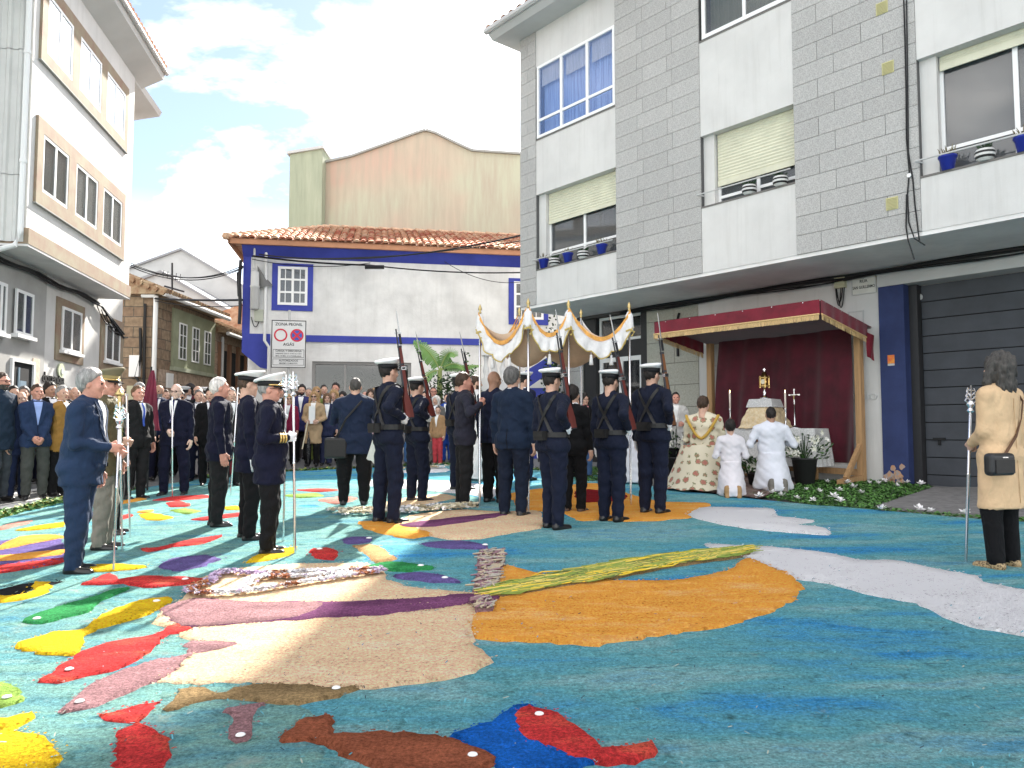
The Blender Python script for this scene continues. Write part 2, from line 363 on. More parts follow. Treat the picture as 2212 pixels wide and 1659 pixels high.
M_curt_d = mat('dim_curtain', (0.20, 0.20, 0.19), 0.9, var=0.3, vs=5, stretch=(5, 5, 0.3))
M_curt_g = mat('greenish_curtain', (0.40, 0.46, 0.33), 0.9, var=0.2, vs=4, stretch=(5, 5, 0.3))

# ================================================================== right-hand apartment building
FR = Frame((5.278, 10.821), (0.6397, -0.7686), (-0.7686, -0.6397))
ZB, ZT = 4.18, 10.32
RB = thing('apartment_building', 'grey granite and white apartment block with overhanging upper floors above the red velvet booth', 'building', FR.p(-7.95, 0.6, -1.81))
OH = -1.81
b = MB(); b.fbox(FR, -7.95, 9.0, ZB + 0.02, ZT, -11.0, -0.36); b.build('wall', M_white, RB)
# granite piers, tile by tile
piers = [(-7.95, -7.42, [(), (0.5,)]), (-5.06, -3.06, [(0.28, 0.70), (0.35, 0.64)]), (-1.28, 0.58, [(0.22, 0.59), (0.36, 0.76)]), (2.62, 4.5, [(0.28, 0.7), (0.35, 0.64)])]
tile_cache = {}
def tile(fr, s0, s1, z0, z1, o0, o1, m, parent, name='granite_tile'):
    k = (round(s1 - s0, 3), round(z1 - z0, 3), round(o1 - o0, 3), m.name, round(fr.e.x, 3))
    c = fr.p((s0 + s1) / 2, (z0 + z1) / 2, (o0 + o1) / 2)
    if k not in tile_cache:
        q = MB(); hs_, hz, ho = (s1 - s0) / 2, (z1 - z0) / 2, (o1 - o0) / 2; bv = 0.0012
        vs = [fr.e * (hs_ * a) + fr.n * (-ho) + UP * (hz * d) for a, d in ((-1, -1), (1, -1), (1, 1), (-1, 1))] + [fr.e * ((hs_ - bv) * a) + fr.n * ho + UP * ((hz - bv) * d) for a, d in ((-1, -1), (1, -1), (1, 1), (-1, 1))]
        q.add(vs, [(4, 5, 6, 7)] + [(i, (i + 1) % 4, 4 + (i + 1) % 4, 4 + i) for i in range(4)])
        me = bpy.data.meshes.new(name); me.from_pydata([tuple(v) for v in q.v], [], q.f); me.materials.append(m); tile_cache[k] = me
    o = bpy.data.objects.new(name, tile_cache[k]); COL.objects.link(o); o.parent = parent
    rm = XF[parent.name]; o.location = rm @ c
    return o
for a, c, sp in piers:
    b = MB(); b.fbox(FR, a, c, ZB, ZT, -0.358, -0.012); pw = b.build('pier', M_joint, RB)
    z = ZB; k = 0
    while z < ZT - 0.05:
        z1 = min(z + 0.298, ZT); cuts = [0] + list(sp[k % 2]) + [1]
        if a < 2:
            for i in range(len(cuts) - 1):
                jit = random.uniform(-0.0015, 0.0015)
                tile(FR, a + (c - a) * cuts[i] + 0.0025, a + (c - a) * cuts[i + 1] - 0.0025, z + 0.0025, z1 - 0.0025, -0.02, 0.012 + jit * 0, M_granite, pw)
        z = z1; k += 1
b = MB(); b.fbox(FR, 2.62, 4.5, ZB, ZT, -0.012, 0.012); b.build('pier_cladding', M_granite, RB)
# white bays: spandrel panels with the window bands between them
bays = [(-7.42, -5.06, [(4.95, 6.61), (7.85, 9.50)]), (-3.06, -1.28, [(5.35, 6.61), (8.33, 9.9)]), (0.58, 2.62, [(4.95, 6.61), (7.85, 9.5)]), (4.5, 9.0, [(4.95, 6.61), (7.85, 9.5)])]
for bi, (a, c, ws) in enumerate(bays):
    zz_ = [ZB] + [v for w in ws for v in w] + [ZT]
    for i in range(0, len(zz_), 2):
        q = MB(); q.fbox(FR, a, c, zz_[i], zz_[i + 1], -0.357, -0.004); q.build('spandrel', M_white, RB)
    for (z0, z1) in ws:      # sill line
        q = MB(); q.fbox(FR, a, c, z0 - 0.03, z0, -0.02, 0.006); q.build('sill', mat('sill_dark', (0.16, 0.15, 0.14), 0.8), RB)
w = window(FR, -7.38, -5.065, 7.86, 9.49, 0.012, 3, 2, RB, G_blue, inner=M_curt_b, rowz=[7.86, 8.26, 9.49], fw=0.06, barw=0.035)
for k in range(3):
    q = MB(); cw = 2.315 / 3; q.fbox(FR, -7.38 + cw * k + 0.06, -7.38 + cw * (k + 1) - 0.06, 9.05 - 0.02 * k, 9.43, -0.10, -0.09); q.build('roller_blind', M_curt_w, w)
window(FR, -3.0, -1.29, 8.345, 9.85, 0.0, 2, 1, RB, G_clear, inner=M_curt_g, fw=0.07)
window(FR, 0.6, 2.6, 7.86, 9.49, 0.0, 2, 1, RB, G_clear, inner=M_curt_w)
# lower row, set back behind white reveals
for (a, c, z0, zs, ven) in [(-7.42, -5.06, 4.95, 5.93, True), (-3.06, -1.28, 5.35, 5.68, False), (0.58, 2.62, 4.95, 6.40, False)]:
    q = MB(); q.fbox(FR, a, a + 0.22, z0, 6.61, -0.355, -0.09); q.build('reveal', M_white, RB)
    w = window(FR, a + 0.22, c - 0.002, z0 + 0.02, 6.60, -0.20, 2, 2, RB, G_clear, inner=M_curt_d, rowz=[z0 + 0.02, z0 + 0.36, 6.60] if ven or a > 0 else [z0 + 0.02, 5.5, 6.6], fw=0.045)
    shutter(FR, a + 0.24, c - 0.004, zs, 6.608, -0.155, w)
    if ven:
        q = MB(); z = zs
        while z > z0 + 0.08:
            q.add([FR.p(a + 0.27, z, -0.30), FR.p(c - 0.05, z, -0.30), FR.p(c - 0.05, z - 0.022, -0.285), FR.p(a + 0.27, z - 0.022, -0.285)], [(0, 1, 2, 3)]); z -= 0.036
        q.build('venetian_blind', M_curt_w, w)
    q = MB(); q.tube([FR.p(a + 0.02, z0 + 0.20, -0.05), FR.p(a - 0.03, z0 + 0.20, 0.09), FR.p(c - 0.03, z0 + 0.20, 0.09)], 0.012, 6); q.build('pot_rail', M_zinc, RB)
# flower pots on the lower sills
M_pot = mat('blue_glazed_pot', (0.02, 0.035, 0.30), 0.35); M_strb = mat('black_stripe', (0.02, 0.02, 0.02), 0.5); M_strw = mat('white_ceramic', (0.62, 0.62, 0.60), 0.4)
M_dry = mat('dry_plant', (0.16, 0.14, 0.08), 0.9); M_leafdk = mat('dark_leaf', (0.035, 0.07, 0.03), 0.7)
def pot(s, z, kind, label, size=1.0):
    t = thing('flower_pot', label, 'flower pot', FR.p(s, z, -0.02), group='pots on the window sills')
    base = FR.p(s, z, -0.02)
    if kind == 'blue':
        q = MB(); q.lathe([(0.075, 0), (0.105, 0.16), (0.118, 0.165), (0.118, 0.195), (0.10, 0.195), (0.09, 0.17)], base, 14); q.build('pot', M_pot, t, True)
    else:
        prof = [(0.07, 0), (0.105, 0.03), (0.118, 0.06), (0.122, 0.09), (0.118, 0.12), (0.105, 0.15), (0.095, 0.16), (0.085, 0.15)]
        for i in range(len(prof) - 1):
            q = MB(); q.lathe(prof[i:i + 2], base, 14); q.build('stripe', M_strb if i % 2 else M_strw, t)
    q = MB(); rr = random.Random(int(s * 100))
    for i in range(26):
        a = rr.uniform(0, 6.28); r = rr.uniform(0.0, 0.08); h = rr.uniform(0.05, 0.17 if kind == 'blue' else 0.07)
        p0 = base + Vector((math.cos(a) * r, math.sin(a) * r, 0.16)); p1 = p0 + Vector((math.cos(a) * 0.06, math.sin(a) * 0.06, h))
        q.tube([p0, p0.lerp(p1, 0.6) + Vector((0, 0, 0.02)), p1], [0.006, 0.008, 0.002], 3)
    q.build('plant', M_dry if i % 2 and kind == 'blue' else M_leafdk, t)
pot(-7.20, 4.95, 'blue', 'blue pot with trailing plant, leftmost on the sill above the processional canopy')
pot(-6.86, 4.95, 'striped', 'black and white striped pot beside the leftmost blue pot on that sill')
pot(-6.45, 4.95, 'blue', 'blue pot in the middle of the sill above the processional canopy')
pot(-6.0, 4.95, 'striped', 'black and white striped pot between two blue pots on the left window sill')
pot(-5.48, 4.95, 'blue', 'blue pot with bushy plant at the right end of the left window sill')
pot(-2.12, 5.35, 'striped', 'striped pot under the lowered cream shutter, left of the pair')
pot(-1.55, 5.35, 'striped', 'striped pot under the lowered cream shutter, right of the pair')
pot(0.93, 4.95, 'blue', 'blue pot with straggly plant on the right window sill above the garage')
pot(1.38, 4.95, 'striped', 'striped bowl pot between the two blue pots above the garage')
pot(1.82, 4.95, 'blue', 'big blue pot cut by the right picture edge above the garage')
# roof edge
q = MB(); q.prism([FR.p(-8.35, ZT, 0.5), FR.p(-8.35, ZT + 0.10, 0.62), FR.p(-8.35, ZT + 0.16, 0.62), FR.p(-8.35, ZT + 0.16, -11.4), FR.p(-8.35, ZT + 0.001, -11.4)], FR.e * 17.5)
q.build('eave', M_ltgrey, RB)
q = MB(); q.tube([FR.p(-8.4, ZT + 0.17, 0.66), FR.p(9.0, ZT + 0.17, 0.66)], 0.07, 8); q.build('gutter', M_zinc, RB)
q = MB(); rp = math.tan(R(17))
for k in range(64):
    s0 = -8.4 + k * 0.27
    for j in range(6):
        a = math.pi * j / 6; a2 = math.pi * (j + 1) / 6
        pts = [(s0 + 0.10 - 0.10 * math.cos(t_), 0.07 * math.sin(t_)) for t_ in (a, a2)]
        q.add([FR.p(pts[0][0], ZT + 0.22 + pts[0][1], 0.68), FR.p(pts[1][0], ZT + 0.22 + pts[1][1], 0.68), FR.p(pts[1][0], ZT + 0.22 + 6.2 * rp + pts[1][1], -5.5), FR.p(pts[0][0], ZT + 0.22 + 6.2 * rp + pts[0][1], -5.5)], [(0, 1, 2, 3)])
tag(q.build('roof_tiles', M_terra, RB), kind='stuff')
q = MB(); q.prism([FR.p(-8.38, ZT + 0.165, 0.6), FR.p(-8.38, ZT + 0.2 + 6.1 * rp, -5.5), FR.p(-8.38, ZT + 0.165, -11.4)], FR.e * 17.4); q.build('roof', M_ltgrey, RB)
# small holes and vents on the granite
for (px_, py_) in [(1906, 18), (1919, 147), (1928, 440)]:
    s, z = FR.px(px_, py_); q = MB(); q.fbox(FR, s - 0.085, s + 0.085, z - 0.09, z + 0.09, 0.014, 0.022)
    for k in range(8): q.fbox(FR, s - 0.07, s + 0.07, z - 0.075 + k * 0.02, z - 0.065 + k * 0.02, 0.022, 0.034)
    q.build('vent_grille', mat('cream_vent', (0.50, 0.47, 0.25), 0.5), RB)
# soffit, beam, ground floor wall
q = MB(); q.fbox(FR, -7.95, 9.0, ZB - 0.06, ZB + 0.015, OH - 0.3, -0.015); q.build('soffit', M_soffit, RB)
q = MB(); q.fbox(FR, -7.95, 9.0, ZB - 0.13, ZB - 0.062, OH - 0.2, OH + 0.06); q.build('beam', mat('dark_beam', (0.09, 0.085, 0.08), 0.9), RB)
def gsx(px_, py_=850): return FR.px(px_, py_, OH)[0]
s_l, s_gl, s_wl, s_bl, s_br, s_gr = gsx(1202), gsx(1399), gsx(1511), gsx(1905), gsx(1960), 9.0
q = MB(); q.fbox(FR, s_wl, s_bl, 0.0, ZB - 0.062, OH - 0.35, OH); gw = q.build('ground_floor_wall', M_white, RB)
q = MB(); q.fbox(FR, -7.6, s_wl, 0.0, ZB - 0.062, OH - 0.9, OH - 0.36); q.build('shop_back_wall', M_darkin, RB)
# granite pilaster, tile by tile
q = MB(); q.fbox(FR, s_gl, s_wl, 0.0, ZB - 0.132, OH - 0.35, OH - 0.01); pw = q.build('pier', M_joint, RB)
z = 0.55; k = 0
while z < ZB - 0.4:
    z1 = min(z + 0.46, ZB - 0.132); cuts = [0, 0.55, 1] if k % 2 else [0, 0.3, 1]
    for i in range(2): tile(FR, s_gl + (s_wl - s_gl) * cuts[i] + 0.004, s_gl + (s_wl - s_gl) * cuts[i + 1] - 0.004, z + 0.004, z1 - 0.004, OH - 0.02, OH + 0.012, M_granite_b, pw)
    z = z1; k += 1
# left granite pier
sp0, sp1 = gsx(1204), gsx(1260)
q = MB(); q.fbox(FR, sp0, sp1, 0.0, ZB - 0.132, OH - 0.35, OH - 0.01); pw = q.build('pier', M_joint, RB)
z = 0.55; k = 0
while z < ZB - 0.4:
    z1 = min(z + 0.46, ZB - 0.132); cuts = [0, 0.6, 1] if k % 2 else [0, 0.35, 1]
    for i in range(2): tile(FR, sp0 + (sp1 - sp0) * cuts[i] + 0.004, sp0 + (sp1 - sp0) * cuts[i + 1] - 0.004, z + 0.004, z1 - 0.004, OH - 0.02, OH + 0.012, M_granite, pw)
    z = z1; k += 1
# shop door between dark posts
for a, c in ((gsx(1262), gsx(1286)), (gsx(1384), gsx(1399))):
    q = MB(); q.fbox(FR, a, c, 0.3, ZB - 0.132, OH - 0.34, OH - 0.02); q.build('dark_post', M_darkmetal, RB)
d0, d1 = gsx(1288), gsx(1382)
zt0 = FR.px(1335, 735, OH)[1]; ztop = FR.px(1335, 680, OH)[1]; zd = FR.px(1335, 770, OH)[1]
window(FR, d0, d1, zt0, ztop, OH - 0.12, 1, 1, RB, G_dark, name='transom_window', fw=0.06)
q = MB(); q.fbox(FR, d0, d1, zd, zt0, OH - 0.30, OH - 0.12); q.build('shop_fascia', M_darkmetal, RB)
window(FR, d0, d1, 0.55, zd, OH - 0.12, 2, 3, RB, G_dark, name='shop_door', fw=0.10, barw=0.06, rowz=[0.55, 1.3, 2.0, zd])
q = MB(); q.fbox(FR, s_bl, s_br, 0.0, ZB - 0.36, OH - 0.35, OH + 0.03); q.build('blue_pier', M_bluepier, RB)
q = MB(); q.fbox(FR, s_bl, s_gr, ZB - 0.359, ZB - 0.133, OH - 0.35, OH + 0.05); q.build('lintel', M_ltgrey, RB)
# garage door: one part per panel
gz0, gz1 = 0.45, ZB - 0.365; npan = 12
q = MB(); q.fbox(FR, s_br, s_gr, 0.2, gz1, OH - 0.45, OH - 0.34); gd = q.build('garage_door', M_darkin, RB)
for k in range(npan):
    za = gz0 + (gz1 - gz0) * k / npan; zb_ = gz0 + (gz1 - gz0) * (k + 1) / npan
    q = MB(); q.fbox(FR, s_br + 0.14, s_gr, za + 0.008, zb_ - 0.008, OH - 0.34, OH - 0.30); q.build('panel', M_garage, gd)
q = MB(); q.fbox(FR, s_br + 0.0, s_br + 0.13, 0.3, gz1, OH - 0.34, OH - 0.16); q.build('door_jamb', M_darkmetal, RB)
s, z = FR.px(2030, 948, OH - 0.3); q = MB(); q.fbox(FR, s - 0.09, s + 0.09, z - 0.02, z + 0.02, OH - 0.3, OH - 0.26); q.fbox(FR, s - 0.02, s + 0.02, z - 0.10, z - 0.018, OH - 0.3, OH - 0.275); q.build('handle', M_black, gd)
s, z = FR.px(1986, 642, OH - 0.3); q = MB(); q.lathe([(0.055, 0), (0.05, 0.012)], FR.p(s, z, OH - 0.3), 16, (FR.e, UP, FR.n)); q.build('round_badge', M_ltgrey, gd)
# peeling paint at the foot of the blue pier
rr = random.Random(3); q = MB()
for (px_, py_, r_) in [(1923, 1030, 0.10), (1940, 1028, 0.09), (1930, 1012, 0.05), (1949, 1008, 0.05), (1926, 1043, 0.08), (1946, 1042, 0.08)]:
    s, z = FR.px(px_, py_, OH + 0.03); n = 11
    q.add([FR.p(s + math.cos(6.283 * i / n) * r_ * rr.uniform(0.6, 1.1), z + math.sin(6.283 * i / n) * r_ * rr.uniform(0.6, 1.15), OH + 0.0335) for i in range(n)], [tuple(range(n))])
q.build('peeled_patch', mat('bare_brick_patch', (0.55, 0.27, 0.12), 0.9, col2=(0.35, 0.33, 0.32), vs=22, bump=0.4, bs=80), RB)
# recessed panels and lettering on the white wall
for (x0, y0, x1, y1) in [(1832, 674, 1868, 740), (1776, 690, 1812, 790), (1533, 790, 1556, 800)]:
    s0, z1_ = FR.px(x0, y0, OH); s1, z0_ = FR.px(x1, y1, OH); q = MB()
    for a, c, e, g in ((s0, s1, z1_ - 0.02, z1_), (s0, s1, z0_, z0_ + 0.02), (s0, s0 + 0.02, z0_ + 0.02, z1_ - 0.02), (s1 - 0.02, s1, z0_ + 0.02, z1_ - 0.02)): q.fbox(FR, a, c, e, g, OH, OH + 0.014)
    q.build('wall_moulding', M_ltgrey, RB)
s, z = FR.px(1868, 864, OH); text_mesh('UDIO', 0.155, 'wall_lettering', mat('wall_letter', (0.55, 0.55, 0.54), 0.6), FR.p(s, z, OH + 0.01), FR.e, UP, RB, depth=0.012, sx=1.1)
# street name plate
s0, z1_ = FR.px(1840, 597, OH); s1, z0_ = FR.px(1894, 632, OH)
sg = thing('street_name_plate', 'small framed marble street name plate on the white wall above the booth', 'street sign', FR.p((s0 + s1) / 2, z0_, OH + 0.01))
q = MB(); q.fbox(FR, s0, s1, z0_, z1_, OH, OH + 0.02); q.build('plate', mat('pale_marble', (0.60, 0.60, 0.55), 0.5, var=0.06, vs=4), sg)
q = MB()
for a, c, e, g in ((s0, s1, z1_ - 0.016, z1_), (s0, s1, z0_, z0_ + 0.016), (s0, s0 + 0.016, z0_ + 0.016, z1_ - 0.016), (s1 - 0.016, s1, z0_ + 0.016, z1_ - 0.016)): q.fbox(FR, a, c, e, g, OH + 0.02, OH + 0.03)
q.build('frame', M_ltgrey, sg)
M_ink = mat('black_ink', (0.03, 0.03, 0.03), 0.6)
zc = (z0_ + z1_) / 2; sc_ = (s0 + s1) / 2
text_mesh('RÚA', 0.075, 'lettering', M_ink, FR.p(sc_, zc + 0.03, OH + 0.021), FR.e, UP, sg, sx=0.9)
text_mesh('SAN GUILLERMO', 0.07, 'lettering', M_ink, FR.p(sc_, zc - 0.07, OH + 0.021), FR.e, UP, sg, sx=0.72)
s, z = FR.px(1818, 608, OH); jb = thing('junction_box', 'cream electrical junction box hanging on cables beside the street name plate', 'junction box', FR.p(s, z, OH))
q = MB(); q.fbox(FR, s - 0.09, s + 0.09, z - 0.12, z + 0.11, OH, OH + 0.09); q.fbox(FR, s - 0.075, s + 0.075, z - 0.06, z + 0.09, OH + 0.09, OH + 0.10); q.build('box', mat('cream_plastic', (0.47, 0.45, 0.30), 0.5), jb)
q = MB()
for (dx_, sg_) in ((-0.07, 0.32), (-0.02, 0.26), (0.03, 0.36)):
    q.tube(catenary(FR.p(s - 0.08 + dx_ * 0.2, z - 0.10, OH + 0.04), FR.p(s + 0.05 + dx_ * 0.6, z - 0.10, OH + 0.04), sg_, 10), 0.009, 5)
q.build('cable_loop', M_black, jb)
s, z = FR.px(1925, 780, OH + 0.03); al = thing('alarm_sticker', 'small orange and red alarm sticker on the dark blue pier', 'sticker', FR.p(s, z, OH + 0.03))
q = MB(); q.fbox(FR, s - 0.055, s + 0.055, z - 0.04, z + 0.10, OH + 0.03, OH + 0.034); q.build('plate', mat('orange_red_print', (0.75, 0.10, 0.05), 0.5, col2=(0.8, 0.35, 0.05), vs=9), al)
q = MB(); q.fbox(FR, s - 0.055, s + 0.055, z - 0.075, z - 0.042, OH + 0.03, OH + 0.034); q.build('strip', M_ltgrey, al)
# cables under the soffit
cb_ = thing('cable_bundle', 'black cables running along under the overhang of the apartment block', 'cables', FR.p(-3, ZB - 0.2, OH + 0.2))
for k, (o_, z_) in enumerate([(0.10, -0.085), (0.12, -0.12), (0.09, -0.15), (0.14, -0.17)]):
    pts = []; s = -6.5
    while s < 6.5: pts.append(FR.p(s, ZB + z_ + 0.022 * math.sin(s * 2.1 + k), OH + o_ + 0.015 * math.sin(s * 3 + k * 2))); s += 0.4
    q = MB(); q.tube(pts, 0.018 if k < 2 else 0.012, 5); q.build('cable', M_black, cb_)
cd = thing('drop_cable', 'thin black cables hanging down the granite pier beside the right window', 'cables', FR.p(0.3, ZB, 0.03))
for k, pts in enumerate([[(1952, 0), (1955, 100), (1957, 200), (1958, 300), (1964, 372), (1960, 420), (1963, 480), (1975, 515), (1998, 530)], [(1958, 0), (1960, 150), (1962, 330), (1972, 390), (1976, 440), (1986, 520)], [(1958, 420), (1957, 490), (1962, 520), (1975, 560)]]):
    q = MB(); q.tube([FR.p(*FR.px(x, y, 0.03), 0.03) for x, y in pts], 0.010, 5); q.build('cable', M_black, cd)
q = MB(); s, z = FR.px(1964, 379, 0.03); q.lathe([(0.035, 0), (0.03, 0.03)], FR.p(s, z, 0.012), 10, (FR.e, UP, FR.n)); q.build('insulator', M_frame, cd)
q = MB(); s, z = FR.px(1462, 660, OH + 0.05); q.tube([FR.p(s + 0.06, ZB - 0.3, OH + 0.05), FR.p(s, ZB - 0.45, OH + 0.04), FR.p(s, ZB - 1.2, OH + 0.04)], 0.028, 6); q.build('cable', M_black, cb_)

# ================================================================== blue and white house
FH = Frame((-7.752, 22.5), (0.98375, 0.17952), (0.17952, -0.98375))
BH = thing('blue_trimmed_house', 'white house with ultramarine blue trim and clay tile roof behind the crowd', 'house', FH.p(0, 0.8))
q = MB(); q.fbox(FH, -0.23, 11.5, 4.10, 6.95, -7.5, 0); q.build('upper_wall', M_white2, BH)
# ground floor with a cut corner and the shop opening
z0g = 0.3; so0, so1, soz = 1.78, 4.74, 3.52
q = MB(); q.fbox(FH, so1, 11.5, z0g, 4.10, -7.4, -0.03); q.fbox(FH, 0.55, so0, z0g, 4.10, -7.4, -0.03); q.fbox(FH, so0, so1, soz, 4.10, -7.4, -0.03); q.fbox(FH, so0, so1, z0g, 1.5, -7.4, -0.03); q.fbox(FH, so0, so1, 1.5, soz, -7.4, -1.6)
q.build('lower_wall', M_white2, BH)
q = MB(); q.prism([FH.p(0.55, z0g, -0.03), FH.p(-0.2, z0g, -0.9), FH.p(-0.2, z0g, -7.4), FH.p(0.55, z0g, -7.4)], (0, 0, 3.8)); q.build('cut_corner', M_white2, BH)
q = MB(); A = [FH.p(-0.235, 4.31, 0.012), FH.p(0.57, 4.31, 0.012), FH.p(0.57, 3.25, -0.02), FH.p(-0.235, 4.31, -0.95), FH.p(-0.22, 3.7, -0.86), FH.p(-0.235, 3.75, 0.012), FH.p(0.3, 3.3, 0.0)]
q.add(A, [(0, 1, 2, 6, 5), (0, 5, 4, 3), (5, 6, 4), (6, 2, 4), (2, 1, 3, 4), (0, 3, 1)]); q.build('corner_corbel', M_blue, BH)
q = MB(); q.fbox(FH, -0.24, -0.02, 4.31, 6.86, -0.25, 0.012); q.build('corner_band', M_blue, BH)
q = MB(); q.fbox(FH, 0.60, 11.5, 4.10, 4.30, -0.1, 0.012); q.build('string_course', M_blue, BH)
q = MB(); q.prism([FH.p(-0.25, 6.60, 0.012), FH.p(-0.25, 6.90, 0.30), FH.p(-0.25, 6.94, 0.30), FH.p(-0.25, 6.94, -0.1), FH.p(-0.25, 6.60, -0.1)], FH.e * 11.7); q.build('cornice', M_blue, BH)
q = MB(); q.fbox(FH, -0.62, 11.5, 6.90, 7.05, 0.31, 0.42); q.fbox(FH, -0.62, -0.55, 6.90, 7.05, -7.5, 0.42); q.build('fascia', M_fascia, BH)
# hipped roof
q = MB(); rz0, rz1 = 7.06, 8.62; xl = -0.7
E0, E1, E2, E3 = FH.p(xl, rz0, 0.46), FH.p(11.5, rz0, 0.46), FH.p(11.5, rz1, -3.9), FH.p(xl + 2.7, rz1, -3.9)
B0, B1 = FH.p(xl, rz0, -8.2), FH.p(11.5, rz0, -8.2)
q.add([E0, E1, E2, E3, B0, B1], [(0, 1, 2, 3), (0, 3, 4), (4, 3, 2, 5), (0, 4, 5, 1)]); q.build('roof', M_terra, BH)
q = MB(); slope = (rz1 - rz0) / 4.36; pitch = 0.215; rows = 11
ncol = int((11.5 - xl) / pitch); rr = random.Random(5)
tile_cols = []
for ccol in range(ncol):
    s0 = xl + 0.1 + ccol * pitch
    for r_ in range(rows):
        d0_ = r_ * 0.40; d1_ = d0_ + 0.46
        if s0 < xl + 2.7 * d1_ / 4.36 - 0.05: break
        jj = rr.uniform(-0.012, 0.012); hh = rr.uniform(0.055, 0.072)
        ring = []
        for (d_, wd, lf) in ((d0_, 0.105, 0.035), (d1_, 0.085, 0.005)):
            for j in range(6):
                a = math.pi * j / 5
                ring.append(FH.p(s0 + jj - wd * math.cos(a), rz0 + slope * d_ + lf + hh * math.sin(a), 0.47 - d_))
        q.add(ring, [(j, j + 1, j + 7, j + 6) for j in range(5)] + [tuple(range(6))], rr.choice([0, 0, 1, 2]))
M_t2 = mat('terracotta_pale', (0.55, 0.36, 0.24), 0.9, var=0.25, vs=6); M_t3 = mat('terracotta_red', (0.42, 0.15, 0.09), 0.9, var=0.2, vs=6)
tag(q.build('roof_tiles', [M_terra, M_t2, M_t3], BH, True), kind='stuff')
q = MB(); n_ = 16
for k in range(n_):   # ridge and hip caps
    a = E0.lerp(E3, k / n_); c = E0.lerp(E3, (k + 1.15) / n_); q.tube([a + UP * 0.03, c + UP * 0.0], [0.11, 0.09], 8)
for k in range(22):
    a = E3.lerp(E2, k / 22); c = E3.lerp(E2, (k + 1.12) / 22); q.tube([a + UP * 0.03, c], [0.11, 0.09], 8)
tag(q.build('ridge_tiles', [M_t2], BH, True), kind='stuff')
def blue_window(s0, s1, z0, z1):
    q = MB(); q.fbox(FH, s0 - 0.17, s1 + 0.16, z1, z1 + 0.10, -0.05, 0.03); q.fbox(FH, s0 - 0.17, s1 + 0.16, z0 - 0.17, z0, -0.05, 0.03)
    q.fbox(FH, s0 - 0.17, s0, z0, z1, -0.05, 0.03); q.fbox(FH, s1, s1 + 0.16, z0, z1, -0.05, 0.03); q.build('window_surround', M_blue, BH)
    w = window(FH, s0, s1, z0, z1, 0.045, 2, 3, BH, G_clear, fw=0.075, barw=0.035, inner=M_curt_d)
    q = MB(); cw = (s1 - s0) / 2
    for k in range(2): q.fbox(FH, s0 + cw * (k + 0.5) - 0.012, s0 + cw * (k + 0.5) + 0.012, z0 + 0.07, z1 - 0.07, 0.0, 0.036)
    q.build('glazing_bar', M_frame, w)
blue_window(0.76, 1.62, 5.19, 6.35)
s, z = FH.px(1110, 640); blue_window(s, s + 0.95, 4.95, 6.15)
# shop window
q = MB(); q.fbox(FH, so0, so1, soz - 0.08, soz, -0.24, -0.10); q.fbox(FH, so0, so0 + 0.09, 1.5, soz - 0.08, -0.24, -0.10); q.fbox(FH, so1 - 0.09, so1, 1.5, soz - 0.08, -0.24, -0.10); q.fbox(FH, so0 + 0.95, so0 + 1.0, 1.5, soz - 0.08, -0.24, -0.12)
sw = q.build('shop_window', mat('grey_aluminium', (0.30, 0.29, 0.28), 0.5), BH)
q = MB(); q.fbox(FH, so0 + 0.09, so0 + 0.95, 1.5, soz - 0.08, -0.19, -0.18); q.build('pane', G_dark, sw)
q = MB(); q.fbox(FH, so0 + 1.0, so1 - 0.09, 1.5, soz - 0.08, -0.19, -0.18); q.build('pane', G_dark, sw)
q = MB(); rr = random.Random(9)
for (cx_, cz_, r_, m_) in [(0.75, 2.9, 0.35, 0), (1.6, 2.9, 0.5, 0), (2.4, 2.7, 0.35, 1), (1.1, 2.4, 0.3, 1), (2.0, 2.3, 0.45, 0)]:
    for i in range(60):
        a, bb = rr.uniform(0, 6.28), rr.uniform(-1.3, 1.3); r2 = r_ * rr.uniform(0.4, 1)
        c = FH.p(so0 + cx_ + r2 * math.cos(a) * math.cos(bb), cz_ + r2 * math.sin(bb), -0.9 + 0.5 * r2 * math.sin(a)); u = Vector((rr.uniform(-1, 1), rr.uniform(-1, 1), rr.uniform(-1, 1))).normalized() * 0.07; v_ = u.cross(Vector((rr.uniform(-1, 1), 0.3, rr.uniform(-1, 1)))).normalized() * 0.05
        q.add([c - u, c + v_, c + u, c - v_], [(0, 1, 2, 3)], m_)
q.build('reflected_foliage', [mat('dull_foliage', (0.07, 0.075, 0.06), 0.8), mat('green_foliage', (0.07, 0.20, 0.07), 0.8)], sw)  # leaf clumps behind the glass stand in for trees reflected in it
# wall fittings: tube lamp on bracket, meter box, downpipe
q = MB(); q.tube([FH.p(0.42, 6.86, 0.10), FH.p(0.42, 4.1, 0.10), FH.p(0.55, 3.9, 0.10), FH.p(0.55, 1.2, 0.10)], 0.045, 8); q.build('downpipe', M_pvc, BH)
lp = thing('street_lamp', 'grey cylinder street lamp body fixed on the corner of the blue trimmed house', 'street lamp', FH.p(0.13, 5.0, 0.2))
q = MB(); q.tube([FH.p(0.10, 7.0, 0.2), FH.p(0.10, 6.2, 0.2)], 0.03, 8); q.tube([FH.p(0.10, 6.1, 0.02), FH.p(0.10, 6.1, 0.2)], 0.025, 6); q.build('bracket_pole', M_zinc, lp)
q = MB(); q.lathe([(0.05, 1.15), (0.12, 1.12), (0.125, 0.72), (0.14, 0.70), (0.14, 0.66), (0.125, 0.64), (0.125, 0.03), (0.09, 0)][::-1], FH.p(0.13, 5.0, 0.2), 14); q.build('lamp_body', M_ltgrey, lp, True)
q = MB(); q.fbox(FH, 0.12, 0.37, 4.67, 5.02, 0.012, 0.13); q.build('meter_box', mat('meter_grey_green', (0.42, 0.44, 0.36), 0.6), lp)
